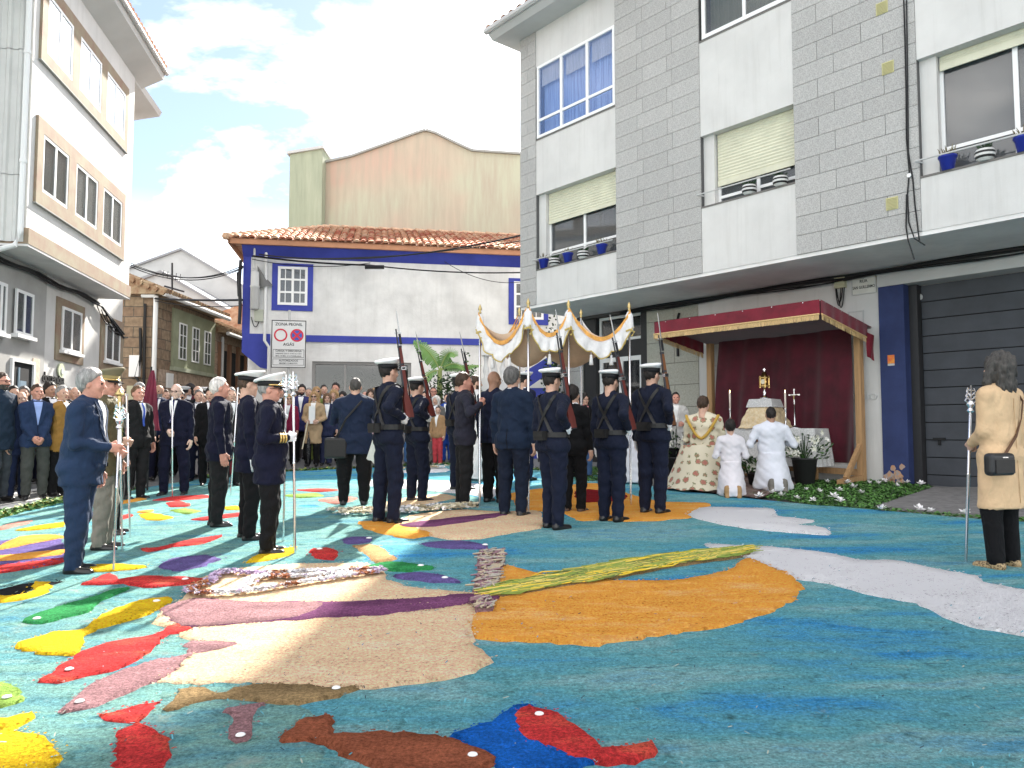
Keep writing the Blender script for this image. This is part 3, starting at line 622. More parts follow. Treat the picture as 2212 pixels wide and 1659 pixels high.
q = MB(); q.tube(catenary(FH.p(0.02, 4.8, 0.05), FH.p(0.24, 4.66, 0.06), 0.22), 0.012, 5); q.build('cable', M_black, lp)
q = MB()   # half-folded awning-like cowl
q.grid(lambda u, v: FH.p(0.17 + 0.45 * u * (0.35 + 0.65 * v), 6.35 - 0.75 * v * (1 - 0.55 * u) - 0.25 * u, 0.05 + 0.22 * math.sin(math.pi * u) * (1 - v * 0.4)), 8, 6); q.build('cowl', mat('grey_cowl', (0.16, 0.16, 0.155), 0.7), lp)
# cables in front of the blue house
hc = thing('overhead_cables', 'black overhead cables sagging in front of the blue trimmed house', 'cables', FH.p(0, 6.3, 0.4))
def cab(a, b, sag, r=0.014, ya=22.2, yb=22.9):
    q = MB(); q.tube(catenary(at(a[0], a[1], ya), at(b[0], b[1], yb), sag), r, 5); q.build('cable', M_black, hc)
cab((545, 553), (800, 573), 0.05, 0.03); cab((800, 573), (1150, 588), 0.1, 0.022, 22.6, 23.2); cab((560, 550), (1160, 500), 0.35, 0.022, 22.2, 18.0); cab((680, 558), (1126, 520), 0.12, 0.012, 22.3, 20.0); cab((545, 560), (800, 568), 0.16, 0.012)
cab((960, 565), (1150, 605), 0.3, 0.010, 22.8, 23)
q = MB(); q.tube([at(788, 577, 22.5), at(830, 577, 22.6)], 0.06, 6); q.build('splice_sleeve', M_black, hc)
q = MB(); q.tube([at(520, 562, 22.3), at(517, 610, 22.3), at(519, 660, 22.3), at(517, 700, 22.3)], 0.05, 6); q.tube([at(526, 575, 22.3), at(513, 590, 22.3), at(515, 640, 22.3)], 0.03, 5); q.build('cable', M_black, hc)
for y0, y1 in ((572, 574), (576, 580), (568, 578)):
    q = MB(); q.tube(catenary(at(282, y0, 19.6), at(524, y1, 22.2), 0.35), 0.014, 5); q.build('cable', M_black, hc)
q = MB(); q.tube(catenary(at(335, 645, 24.8), at(524, 648, 22.4), 0.03), 0.035, 5); q.tube(catenary(at(335, 650, 24.8), at(524, 660, 22.4), 0.1), 0.015, 5); q.build('cable', M_black, hc)

# pedestrian zone sign on its post
FS = Frame((at(587, 742, 21.6).x, 21.6), (0.98375, 0.17952), (0.17952, -0.98375))
ss0, sz1 = FS.px(587, 691); ss1, sz0 = FS.px(660, 795)
sp = thing('traffic_sign', 'tall white pedestrian zone sign board with two red ringed symbols', 'sign', FS.p((ss0 + ss1) / 2, G(-6.5, 21.6)))
q = MB(); q.fbox(FS, ss0, ss1, sz0, sz1, -0.02, 0); q.build('board', mat('sign_white', (0.70, 0.70, 0.69), 0.5), sp)
q = MB(); bw_ = 0.022
def ring_rect(q, a, c, e, g, w_, o0=0.0, o1=0.006):
    q.fbox(FS, a, c, g - w_, g, o0, o1); q.fbox(FS, a, c, e, e + w_, o0, o1); q.fbox(FS, a, a + w_, e + w_, g - w_, o0, o1); q.fbox(FS, c - w_, c, e + w_, g - w_, o0, o1)
ring_rect(q, ss0, ss1, sz0, sz1, bw_)
Hh = sz1 - sz0; Ww = ss1 - ss0
ring_rect(q, ss0 + 0.05 * Ww, ss1 - 0.05 * Ww, sz0 + 0.215 * Hh, sz0 + 0.385 * Hh, 0.009); ring_rect(q, ss0 + 0.05 * Ww, ss1 - 0.05 * Ww, sz0 + 0.055 * Hh, sz0 + 0.185 * Hh, 0.009)
q.build('border', M_ink, sp)
q = MB(); q.tube([FS.p((ss0 + ss1) / 2, 0.6, -0.06), FS.p((ss0 + ss1) / 2, sz1 + 0.3, -0.06)], 0.04, 8); q.build('post', M_zinc, sp)
M_signred = mat('sign_red', (0.60, 0.03, 0.06), 0.45); M_signblue = mat('sign_blue', (0.05, 0.10, 0.45), 0.45)
for (fx, kind_) in ((0.265, 0), (0.735, 1)):
    c = FS.p(ss0 + fx * Ww, sz0 + 0.685 * Hh, 0.004); r_ = 0.195 * Ww; q = MB(); n = 28
    vs = [c + (FS.e * math.cos(6.2832 * i / n) + UP * math.sin(6.2832 * i / n)) * r_ for i in range(n)] + [c + (FS.e * math.cos(6.2832 * i / n) + UP * math.sin(6.2832 * i / n)) * r_ * 0.76 for i in range(n)]
    q.add(vs, [(i, (i + 1) % n, n + (i + 1) % n, n + i) for i in range(n)]); q.build('red_ring', M_signred, sp)
    if kind_:
        q = MB(); c2 = c - FS.n * 0.002; q.add([c2 + (FS.e * math.cos(6.2832 * i / n) + UP * math.sin(6.2832 * i / n)) * r_ * 0.78 for i in range(n)], [tuple(range(n))]); q.build('blue_disc', M_signblue, sp)
        q = MB()
        for sg_ in (-1, 1):
            d_ = (FS.e + UP * sg_).normalized(); p_ = d_.cross(FS.n); c3 = c + FS.n * (0.002 + 0.001 * sg_)
            q.add([c3 - d_ * r_ * 0.8 - p_ * 0.028, c3 + d_ * r_ * 0.8 - p_ * 0.028, c3 + d_ * r_ * 0.8 + p_ * 0.028, c3 - d_ * r_ * 0.8 + p_ * 0.028], [(0, 1, 2, 3)])
        q.build('red_cross', M_signred, sp)
sm_ = (ss0 + ss1) / 2
for txt, sz_, fz, sxx in [('ZONA PEONIL', 0.115, 0.888, 1.0), ('AGÁS', 0.115, 0.465, 1.05), ('CARGA Y DESCARGA', 0.075, 0.335, 1.0), ('LABORAIS DE 8 A 12 DE 16 A 18 H', 0.05, 0.285, 0.95), ('MAX. 30 MIN. A 3.5 TONELADAS', 0.05, 0.235, 0.98), ('AUTORIZADOS', 0.075, 0.132, 1.0), ('MÁXIMO 10 MINUTOS', 0.05, 0.082, 1.0)]:
    text_mesh(txt, sz_, 'lettering', M_ink, FS.p(sm_, sz0 + fz * Hh, 0.003), FS.e, UP, sp, sx=sxx)

# ================================================================== tall beige party wall behind
PB = thing('tall_rendered_building', 'tall blind wall of weathered beige render rising behind the blue trimmed house', 'building', (-4, 33, 1.0))
def extr(pxs, Y, dep, m, nm, par, zb=None):
    pts = [at(x, y, Y) for x, y in pxs]
    if zb is not None: pts = [Vector((p.x, p.y, zb)) if y > 9000 else p for p, (x, y) in zip(pts, pxs)]
    q = MB(); q.prism(pts, (0, dep, 0)); return q.build(nm, m, par)
pk = [(690, 356), (760, 340), (850, 308), (905, 288), (920, 284), (940, 290), (985, 312), (1020, 328), (1126, 335), (1330, 335)]
q = MB(); pts = [at(x, y, 33) for x, y in pk]; pts = [Vector((pts[0].x, 33, 1))] + pts + [Vector((pts[-1].x, 33, 1))]; q.prism(pts[::-1], (0, 9, 0)); q.build('wall', M_beige, PB)
q = MB()
for i in range(len(pk) - 1):
    a, c = at(*pk[i], 33), at(*pk[i + 1], 33); d_ = (c - a).normalized(); n_ = Vector((-d_.z, 0, d_.x)); q.prism([a + Vector((0, -0.12, 0)), c + Vector((0, -0.12, 0)), c + Vector((0, -0.12, 0)) + n_ * 0.09, a + Vector((0, -0.12, 0)) + n_ * 0.09], (0, 1.2, 0))
q.build('coping', mat('grey_coping', (0.33, 0.33, 0.31), 0.9), PB)
q = MB(); a, c = at(626, 334, 32.4), at(697, 321, 32.4); q.prism([Vector((a.x, 32.4, 1)), Vector((c.x, 32.4, 1)), Vector((c.x, 32.4, c.z)), Vector((a.x, 32.4, a.z))], (0, 6, 0)); q.build('buttress', M_olive, PB)
q = MB(); q.prism([Vector((a.x - 0.1, 32.3, a.z)), Vector((c.x + 0.05, 32.3, c.z)), Vector((c.x + 0.05, 32.3, c.z + 0.12)), Vector((a.x - 0.1, 32.3, a.z + 0.12))], (0, 6.1, 0)); q.build('buttress_cap', M_ltgrey, PB)

# ================================================================== left building
FL = Frame((-9.625, 19.0), (-0.17056, 0.98535), (0.98535, 0.17056))
LB = thing('white_corner_building', 'white three storey building at the left with pinkish granite window bands', 'building', FL.p(-3, 0.6))
LW = -0.72
q = MB(); q.fbox(FL, -5.62, 0.06, 4.78, 10.45, -6.5, -0.02); q.build('upper_wall', M_white, LB)
# face panels round the window bands (bands sit 2 cm proud)
cols3 = [(-5.15, -3.97), (-3.59, -2.36), (-2.01, -0.74)]
for (z0, z1, wz0, wz1) in [(5.60, 7.22, 5.87, 6.96), (8.28, 9.90, 8.52, 9.66)]:
    q = MB(); a, c = -5.40, -0.52
    q.fbox(FL, a, c, wz1, z1, -0.019, 0.03); q.fbox(FL, a, c, z0, wz0, -0.019, 0.03)
    edges = [a] + [v for w_ in cols3 for v in w_] + [c]
    for i in range(0, len(edges), 2): q.fbox(FL, edges[i], edges[i + 1], wz0, wz1, -0.019, 0.03)
    q.build('window_band', M_pinkstone, LB)
    q = MB(); q.fbox(FL, a - 0.02, c + 0.02, z0 - 0.02, z0, -0.019, 0.045); q.build('sill', mat('sill_grey', (0.32, 0.31, 0.29), 0.8), LB)
    for wi, (s0, s1) in enumerate(cols3):
        lowr = z0 < 6
        w = window(FL, s0, s1, wz0, wz1, 0.022 if lowr else 0.026, 2, 1, LB, G_clear if lowr else glass('bright_glass', (0.55, 0.57, 0.60), 1.0, 0.06), fw=0.06, barw=0.04, depth=0.035, inner=None)
        q = MB(); q.fbox(FL, s0 + 0.03, s1 - 0.03, wz0 + 0.03, wz1 - 0.03, -0.0185, -0.016); q.build('curtain', M_curt_w if (wi != 0 or not lowr) else M_curt_d, w)
q = MB(); q.fbox(FL, -5.63, 0.07, 4.77, 5.06, -6.4, 0.03); q.build('base_band', M_pinkstone, LB)
q = MB(); q.fbox(FL, -5.62, 0.06, 4.73, 4.769, -6.3, 0.02); q.build('soffit', M_soffit, LB)
# eaves
q = MB(); q.prism([FL.p(-9, 10.45, -0.05), FL.p(-9, 10.74, 0.48), FL.p(-9, 10.88, 0.52), FL.p(-9, 10.90, -6.4), FL.p(-9, 10.45, -6.4)], FL.e * 9.7); q.build('eave', M_ltgrey, LB)
q = MB(); q.tube([FL.p(-9, 10.92, 0.56), FL.p(0.72, 10.92, 0.56)], 0.06, 8); q.build('gutter', M_zinc, LB)
q = MB()
for k in range(46):
    s0 = -9.0 + k * 0.211; q.tube([FL.p(s0, 10.98, 0.60), FL.p(s0, 11.0 + 2.0, -5.0)], [0.085, 0.085], 6)
tag(q.build('roof_tiles', M_terra, LB), kind='stuff')
q = MB(); q.prism([FL.p(-9, 10.905, 0.50), FL.p(-9, 12.9, -5.0), FL.p(-9, 10.905, -6.4)], FL.e * 9.7); q.build('roof', M_lichen, LB)
# near end clad in ribbed steel
q = MB(); nr = 30; x0s = 0.0
ax_out = -FL.n; e2 = -FL.e
for k in range(nr):
    w_ = 0.2; o0 = -0.05 - k * w_
    def pe(o, d): return FL.p(-5.62, 0, 0) + FL.n * o + e2 * d
    prof = [(o0, 0.02), (o0 - 0.09, 0.02), (o0 - 0.12, 0.055), (o0 - 0.17, 0.055), (o0 - 0.2, 0.02)]
    for i in range(4):
        a, c = pe(*prof[i]), pe(*prof[i + 1])
        for (z0, z1, off) in ((4.80, 6.0, 0), (6.01, 8.3, 0.004), (8.31, 10.45, 0.008)):
            q.add([a + UP * z0 + e2 * off, c + UP * z0 + e2 * off, c + UP * z1 + e2 * off, a + UP * z1 + e2 * off], [(0, 1, 2, 3)])
q.build('ribbed_cladding', mat('ribbed_steel', (0.52, 0.52, 0.50), 0.5, var=0.06, vs=2), LB)
q = MB(); q.tube([FL.p(-5.74, 10.4, -0.06), FL.p(-5.74, 4.95, -0.06), FL.p(-5.78, 4.70, -0.12), FL.p(-5.8, 4.60, -0.4)], 0.05, 8)
for z in (6.2, 8.2): q.tube([FL.p(-5.74, z, -0.06), FL.p(-5.74, z + 0.06, -0.06)], 0.062, 8)
q.build('downpipe', M_pvc, LB)
# recessed ground floor
s_g = FL.px(95, 700, LW)[0]; s_r = FL.px(264, 700, LW)[0]
q = MB(); q.fbox(FL, -12.0, s_g, 0.0, 4.73, -6, LW + 0.03); q.build('grey_ground_floor', M_grey, LB)
q = MB(); q.fbox(FL, s_g, s_r, 0.0, 4.725, -6, LW); q.build('white_ground_floor', M_white, LB)
q = MB(); q.fbox(FL, 0.061, s_r, 4.726, 10.25, -6, LW); q.build('rear_wing', M_white, LB)
q = MB(); q.prism([FL.p(0.08, 10.25, LW - 0.05), FL.p(0.08, 10.42, -0.06), FL.p(0.08, 10.55, 0.0), FL.p(0.08, 11.3, -3), FL.p(0.08, 10.25, -3)], FL.e * 2.35); q.build('rear_eave', M_ltgrey, LB)
def cpx(x, y): return (x * 0.25, (768 + y * 0.463) * 0.54)
def lwin(sur, win, o):
    if sur:
        s0, z1 = FL.px(*cpx(sur[0], sur[1]), o); s1, z0 = FL.px(*cpx(sur[2], sur[3]), o)
        q = MB(); q.fbox(FL, s0, s1, z0, z1, o - 0.2, o + 0.035); q.build('window_surround', M_pinkstone, LB)
    s0, z1 = FL.px(*cpx(win[0], win[1]), o); s1, z0 = FL.px(*cpx(win[2], win[3]), o)
    window(FL, s0, s1, z0, z1, o + 0.075, 2, 1, LB, G_clear, fw=0.06, barw=0.04, depth=0.034, inner=None)
    q = MB(); q.fbox(FL, s0 - 0.04, s1 + 0.04, z0 - 0.07, z0, o, o + 0.14); q.build('sill', M_frame, LB)
lwin((485, 900, 705, 1500), (518, 985, 672, 1405), LW)
lwin((868, 1050, 1045, 1600), (896, 1128, 1010, 1485), LW)
lwin(None, (112, 830, 250, 1260), LW + 0.03); lwin(None, (-60, 760, 15, 1230), LW + 0.03)
s0, z1 = FL.px(25, 780, LW + 0.03); s1, _ = FL.px(68, 800, LW + 0.03)
q = MB(); q.fbox(FL, s0, s1, 0.5, z1, LW - 0.1, LW + 0.04); dr = q.build('door', M_darkin, LB)
q = MB()
for a, c, e, g in ((s0 - 0.06, s0, 0.5, z1 + 0.06), (s1, s1 + 0.06, 0.5, z1 + 0.06), (s0, s1, z1, z1 + 0.06)): q.fbox(FL, a, c, e, g, LW, LW + 0.08)
q.build('door_frame', M_frame, dr)
q = MB(); q.fbox(FL, s0 + 0.25, s0 + 0.30, 0.6, z1 - 0.1, LW + 0.04, LW + 0.06); q.fbox(FL, s0 + 0.34, s1 - 0.25, 1.3, z1 - 0.35, LW + 0.04, LW + 0.05); q.build('door_glazing', mat('door_blue_grey', (0.20, 0.27, 0.33), 0.3), dr)
s, z = FL.px(111, 827, LW); ds = thing('shop_lettering', 'black blackletter style shop name on the sunlit white wall at the left', 'sign', FL.p(s, z, LW + 0.02))
text_mesh('dorendia', 0.30, 'lettering', M_ink, FL.p(s, z, LW + 0.03), FL.e, UP, ds, depth=0.02, sx=1.05)
s, z = FL.px(76, 812, LW + 0.03)
q = MB(); q.fbox(FL, s - 0.15, s + 0.15, z - 0.45, z + 0.35, LW + 0.03, LW + 0.05); nb = thing('notice_board', 'narrow pinkish notice plate beside the glazed door at the left', 'notice', FL.p(s, z, LW + 0.03)); q.build('plate', mat('notice_pink', (0.62, 0.48, 0.38), 0.6, var=0.2, vs=14), nb)
s, z = FL.px(128, 800, LW); hl = thing('hanging_emblem', 'small round pale green emblem above the black shop lettering', 'sign', FL.p(s, z, LW))
q = MB(); q.lathe([(0.16, 0), (0.16, 0.03)], FL.p(s, z, LW + 0.02), 16, (FL.e, UP, FL.n)); q.build('disc', mat('pale_green_disc', (0.55, 0.60, 0.42), 0.5), hl)
q = MB(); q.lathe([(0.07, 0), (0.07, 0.012)], FL.p(s + 0.03, z - 0.02, LW + 0.051), 12, (FL.e, UP, FL.n)); q.build('mark', M_ltgrey, hl)
lc = thing('wall_cables', 'black cables along the top of the ground floor under the left overhang', 'cables', FL.p(-3, 4.6, LW + 0.1))
for k in range(2):
    q = MB(); q.tube([FL.p(-9 + i * 0.5, 4.62 - 0.06 * k + 0.03 * math.sin(i * 1.3 + k), LW + 0.07 + 0.03 * k) for i in range(19)] + [FL.p(s_r - 0.15, 4.05 - 0.1 * k, LW + 0.1)], 0.03, 5); q.build('cable', M_black, lc)
rrr = random.Random(4)
for k in range(5):
    q = MB(); s0 = 0.2 + k * 0.3; q.tube(catenary(FL.p(s0 - 0.5, 4.5 - 0.05 * k, LW + 0.1), FL.p(s0 + 0.7, 4.25 - 0.06 * k, LW + 0.1), rrr.uniform(0.15, 0.35)), 0.014, 4); q.build('cable', M_black, lc)

# ================================================================== stone houses along the side street
SX = -11.8
FS2 = Frame((SX, 25.0), (0, 1), (1, 0))           # along the street, faces +x
SH = thing('stone_house', 'old stone house with glazed green gallery and mossy tile roof at the left', 'house', (SX, 25, 0.8))
q = MB(); q.box((SX - 3, 27.55, 3.2), (3, 2.55, 2.7)); q.build('wall', M_stone, SH)
FG = Frame((SX, 25.0), (-1, 0), (0, -1))
# upper rendered storey with gallery windows
q = MB(); q.fbox(FS2, 1.3, 5.05, 3.65, 5.7, -0.1, 0.06); q.build('gallery', mat('pale_green_render', (0.28, 0.30, 0.20), 0.9, var=0.12, vs=2), SH)
q = MB(); q.fbox(FS2, 1.25, 5.08, 3.52, 3.65, -0.1, 0.16); q.build('gallery_ledge', M_olive, SH)
for k, s0 in enumerate((1.75, 2.85, 3.95)): window(FS2, s0, s0 + 0.62, 3.95, 5.25, 0.10, 2, 3, SH, G_clear, fw=0.05, barw=0.02, depth=0.035)
q = MB(); q.fbox(FS2, 0.4, 5.05, 0.5, 3.5, -0.1, 0.03); q.build('lower_facade', M_ashlar, SH)
for s0 in (1.2, 3.3): 
    q = MB(); q.fbox(FS2, s0, s0 + 0.8, 0.8, 2.6, 0.031, 0.05); q.build('door', mat('brown_door', (0.20, 0.12, 0.08), 0.7, var=0.2, vs=5), SH)
q = MB(); q.prism([Vector((SX + 0.5, 24.7, 5.9)), Vector((SX - 3, 24.7, 7.3)), Vector((SX - 6.5, 24.7, 5.9))], (0, 5.6, 0)); q.build('roof', M_lichen, SH)
q = MB(); rr = random.Random(8)
for k in range(26):
    y = 24.75 + k * 0.215
    for j in range(8):
        x = SX + 0.55 - j * 0.45; z = 5.93 + j * 0.18; q.tube([(x, y + rr.uniform(-0.03, 0.03), z + 0.05), (x - 0.5, y + rr.uniform(-0.03, 0.03), z + 0.22)], [0.10, 0.08], 6)
tag(q.build('roof_tiles', [M_lichen], SH), kind='stuff')
q = MB()   # gable tiles seen end on
for k in range(14): q.tube([(SX + 0.4 - k * 0.25, 24.62, 5.95 + k * 0.10), (SX + 0.4 - k * 0.25, 25.0, 5.98 + k * 0.10)], 0.11, 6)
tag(q.build('verge_tiles', [M_lichen], SH), kind='stuff')
q = MB(); q.tube([(SX + 0.45, 24.7, 5.9), (SX + 0.55, 30.2, 5.86)], 0.08, 8); q.tube([(SX + 0.1, 24.85, 5.86), (SX - 0.35, 24.85, 5.86)], 0.07, 8); q.tube([(SX + 0.1, 24.88, 5.86), (SX + 0.1, 24.88, 2.2)], 0.075, 8); q.tube([(SX + 0.1, 24.88, 2.9), (SX + 0.1, 24.88, 2.7)], 0.11, 8); q.build('white_drainpipe', M_pvc, SH)
for (x, z, hh, m_) in [(-12.35, 3.55, 0.35, M_frame), (-12.4, 2.6, 0.3, mat('cream_plastic', (0.5, 0.5, 0.4), 0.5))]:
    q = MB(); q.box((x, 24.93, z), (0.16, 0.07, hh)); q.build('meter_cabinet', m_, SH)
q = MB(); q.tube([(-12.2, 24.9, 4.8), (-12.15, 24.9, 3.9), (-12.3, 24.9, 3.2), (-12.1, 24.9, 2.9), (-12.25, 24.9, 2.0)], 0.05, 5); q.tube([(-12.05, 24.88, 5.6), (-12.0, 24.88, 1.5)], 0.05, 5); q.build('wall_cable', M_black, SH)
q = MB(); q.box((-13.3, 24.93, 2.3), (0.42, 0.04, 0.30)); q.build('wall_plaque', M_frame, SH)
q = MB(); q.fbox(FS2, 0.9, 1.35, 2.9, 3.4, 0.04, 0.10); q.build('wall_plaque', M_frame, SH)
SH2 = thing('stone_house', 'second lower stone house down the side street with timber posts', 'house', (SX, 31, 0.9))
q = MB(); q.box((SX - 3, 33.2, 2.9), (3.0, 3.05, 2.5)); q.build('wall', M_ashlar, SH2)
for k in range(5):
    q = MB(); q.fbox(FS2, 5.5 + k * 1.0, 5.7 + k * 1.0, 1.0, 5.0, 0.0, 0.12); q.build('timber_post', mat('brown_timber', (0.24, 0.13, 0.08), 0.8), SH2)
for k in range(4):
    q = MB(); q.fbox(FS2, 5.8 + k * 1.0, 6.35 + k * 1.0, 3.3, 4.7, 0.0, 0.05); q.build('window', M_darkin, SH2)
q = MB(); q.prism([Vector((SX + 0.5, 30.2, 5.35)), Vector((SX - 3, 30.2, 6.8)), Vector((SX - 6.5, 30.2, 5.35))], (0, 7, 0)); q.build('roof', M_lichen, SH2)
q = MB()
for k in range(30):
    y = 30.25 + k * 0.22
    for j in range(7):
        x = SX + 0.55 - j * 0.45; z = 5.38 + j * 0.186; q.tube([(x, y + rr.uniform(-0.03, 0.03), z + 0.05), (x - 0.5, y + rr.uniform(-0.03, 0.03), z + 0.22)], [0.10, 0.08], 6)
tag(q.build('roof_tiles', [M_lichen], SH2), kind='stuff')
q = MB(); q.tube([(SX + 0.5, 30.2, 5.30), (SX + 0.55, 37, 5.22)], 0.08, 8); q.tube([(SX + 0.15, 30.6, 5.2), (SX + 0.15, 30.6, 1.5)], 0.06, 6); q.build('gutter', M_zinc, SH2)
SH3 = thing('distant_house', 'pale stone house closing the side street behind the naval officers', 'house', (-12, 40, 1))
q = MB(); q.box((-13.6, 43.0, 3.4), (4.0, 4.0, 3.0)); q.build('wall', M_ashlar, SH3)
q = MB(); q.prism([Vector((-9.2, 38.8, 6.4)), Vector((-13.6, 38.8, 8.0)), Vector((-18, 38.8, 6.4))], (0, 8.5, 0)); q.build('roof', M_terra, SH3)
for k in range(3):
    q = MB(); q.box((-10.6 - k * 1.1, 38.97, 4.2), (0.3, 0.04, 0.6)); q.build('window', mat('brown_timber', (0.24, 0.13, 0.08), 0.8), SH3)
# grey gables on the skyline
for nm, lab, ap, lf, rt, Y in [('grey_gable_building', 'big pale grey gabled building on the skyline beyond the stone houses', (393, 541), (262, 588), (560, 640), 52), ('grey_gable_building', 'smaller pale gable with a roof aerial in front of the big grey gable', (350, 590), (262, 622), (540, 700), 46)]:
    t = thing(nm, lab, 'building', (at(*ap, Y).x, Y, 1.3)); a, l_, r_ = at(*ap, Y), at(*lf, Y), at(*rt, Y)
    q = MB(); q.prism([Vector((l_.x, Y, 1)), Vector((r_.x, Y, 1)), r_, a, l_], (0, 10, 0)); q.build('wall', M_ltgrey, t)
    q = MB()
    for p_, w_ in ((l_, 1), (r_, -1)):
        d_ = (p_ - a).normalized(); q.prism([a + Vector((0, -0.2, 0)), p_ + d_ * 0.4 + Vector((0, -0.2, 0)), p_ + d_ * 0.4 + Vector((0, -0.2, 0.15)), a + Vector((0, -0.2, 0.15))], (0, 10.4, 0))
    q.build('roof', mat('grey_roof_edge', (0.30, 0.30, 0.31), 0.8), t)
an = thing('roof_aerial', 'thin television aerial standing above the mossy tile roof', 'aerial', at(372, 640, 40))
q = MB(); q.tube([at(372, 640, 40), at(372, 568, 40)], 0.05, 5); q.tube([at(350, 590, 40), at(394, 600, 40)], 0.03, 4)
for k in range(5): q.tube([at(354 + k * 9, 584 + 2 * k, 40), at(352 + k * 9, 600 + 2 * k, 40)], 0.02, 4)
q.tube([at(355, 618, 40), at(398, 630, 40)], 0.05, 4)
q.build('mast', M_darkmetal, an)

# ================================================================== terrace balustrade and blue wall under the canopy
BT = thing('balustrade', 'white turned stone balustrade beside the blue house, behind the processional canopy', 'balustrade', at(1085, 900, 20.0))
YB = 20.0
q = MB(); a, c = at(1040, 818, YB), at(1150, 818, YB); q.box(((a.x + c.x) / 2, YB, a.z / 2 + 0.2), ((c.x - a.x) / 2, 0.12, a.z / 2 - 0.2)); q.build('plinth', M_white2, BT)
zt, zbm = at(1085, 768, YB).z, a.z
q = MB(); q.box(((a.x + c.x) / 2, YB, zt + 0.05), ((c.x - a.x) / 2, 0.13, 0.06)); q.build('handrail', M_white2, BT)
for k in range(6):
    x = a.x + 0.12 + k * (c.x - a.x - 0.24) / 5; h = zt - zbm
    q = MB(); q.lathe([(0.07, 0), (0.07, 0.06 * h), (0.045, 0.12 * h), (0.085, 0.32 * h), (0.075, 0.45 * h), (0.04, 0.7 * h), (0.065, 0.85 * h), (0.07, h)], (x, YB, zbm), 10); q.build('baluster', M_white2, BT, True)
BW = thing('blue_banner_wall', 'bright blue wall panel with a white slanting stripe behind the guards', 'wall', at(1165, 900, 19.0))
p0, p1, p2, p3, p4 = at(1128, 1000, 19), at(1204, 1000, 19), at(1204, 758, 19), at(1182, 772, 19), at(1128, 806, 19)
q = MB(); q.prism([p0, p1, p2, p3, p4][::-1], (0, 0.25, 0)); q.build('panel', M_blue, BW)
q = MB(); q.prism([at(1140, 838, 18.97), at(1186, 838, 18.97), at(1186, 806, 18.97)][::-1], (0, 0.02, 0)); q.build('stripe', M_white, BW)

# ================================================================== sawdust carpet
def sawdust(name, cols, big=0.7, fine=260, streak=None, bump=1.0):
    """cols: list of (position, colour) for broad dyed patches; fine grain and loose fibres on top"""
    if name in MATS: return MATS[name]
    m = bpy.data.materials.new(name); m.use_nodes = True; MATS[name] = m
    t = m.node_tree; b = t.nodes['Principled BSDF']; b.inputs['Roughness'].default_value = 0.97; b.inputs['Specular IOR Level'].default_value = 0.08
    tcn = t.nodes.new('ShaderNodeTexCoord')
    def noise(sc, det, ro, vec=None, dist=0.0):
        n = t.nodes.new('ShaderNodeTexNoise'); n.inputs['Scale'].default_value = sc; n.inputs['Detail'].default_value = det; n.inputs['Roughness'].default_value = ro; n.inputs['Distortion'].default_value = dist
        t.links.new(vec if vec else tcn.outputs['Object'], n.inputs['Vector']); return n
    mp = t.nodes.new('ShaderNodeMapping'); mp.inputs['Rotation'].default_value = (0, 0, R(-25)); mp.inputs['Scale'].default_value = (1, 3.2, 1); t.links.new(tcn.outputs['Object'], mp.inputs[0])
    n1 = noise(big, 6, 0.62, mp.outputs[0], 0.3)
    rp_ = t.nodes.new('ShaderNodeValToRGB'); el = rp_.color_ramp.elements
    el[0].position, el[0].color = cols[0][0], cols[0][1] + (1,); el[1].position, el[1].color = cols[-1][0], cols[-1][1] + (1,)
    for p, c in cols[1:-1]: e = el.new(p); e.color = c + (1,)
    t.links.new(n1.outputs['Fac'], rp_.inputs['Fac'])
    n2 = noise(62, 8, 0.82)
    r2 = t.nodes.new('ShaderNodeValToRGB'); r2.color_ramp.elements[0].position = 0.33; r2.color_ramp.elements[1].position = 0.64
    r2.color_ramp.elements[0].color = (0.30, 0.30, 0.30, 1); r2.color_ramp.elements[1].color = (2.0, 2.0, 2.0, 1); t.links.new(n2.outputs['Fac'], r2.inputs['Fac'])
    mp3 = t.nodes.new('ShaderNodeMapping'); mp3.inputs['Rotation'].default_value = (0, 0, R(-18)); mp3.inputs['Scale'].default_value = (16, 34, 16); t.links.new(tcn.outputs['Object'], mp3.inputs[0])
    n3 = noise(1.0, 5, 0.7, mp3.outputs[0], 0.6)
    r3 = t.nodes.new('ShaderNodeValToRGB'); r3.color_ramp.elements[0].position = 0.32; r3.color_ramp.elements[1].position = 0.55
    r3.color_ramp.elements[0].color = (0.72, 0.72, 0.72, 1); r3.color_ramp.elements[1].color = (1.25, 1.25, 1.25, 1); t.links.new(n3.outputs['Fac'], r3.inputs['Fac'])
    m1 = t.nodes.new('ShaderNodeMix'); m1.data_type = 'RGBA'; m1.blend_type = 'MULTIPLY'; m1.inputs[0].default_value = 0.8
    t.links.new(rp_.outputs['Color'], m1.inputs[6]); t.links.new(r2.outputs['Color'], m1.inputs[7])
    m2 = t.nodes.new('ShaderNodeMix'); m2.data_type = 'RGBA'; m2.blend_type = 'MULTIPLY'; m2.inputs[0].default_value = 0.55
    t.links.new(m1.outputs[2], m2.inputs[6]); t.links.new(r3.outputs['Color'], m2.inputs[7]); t.links.new(m2.outputs[2], b.inputs['Base Color'])
    nb_ = noise(48, 9, 0.8)
    bp = t.nodes.new('ShaderNodeBump'); bp.inputs['Strength'].default_value = bump; bp.inputs['Distance'].default_value = 0.06
    t.links.new(nb_.outputs['Fac'], bp.inputs['Height']); t.links.new(bp.outputs[0], b.inputs['Normal'])
    return m
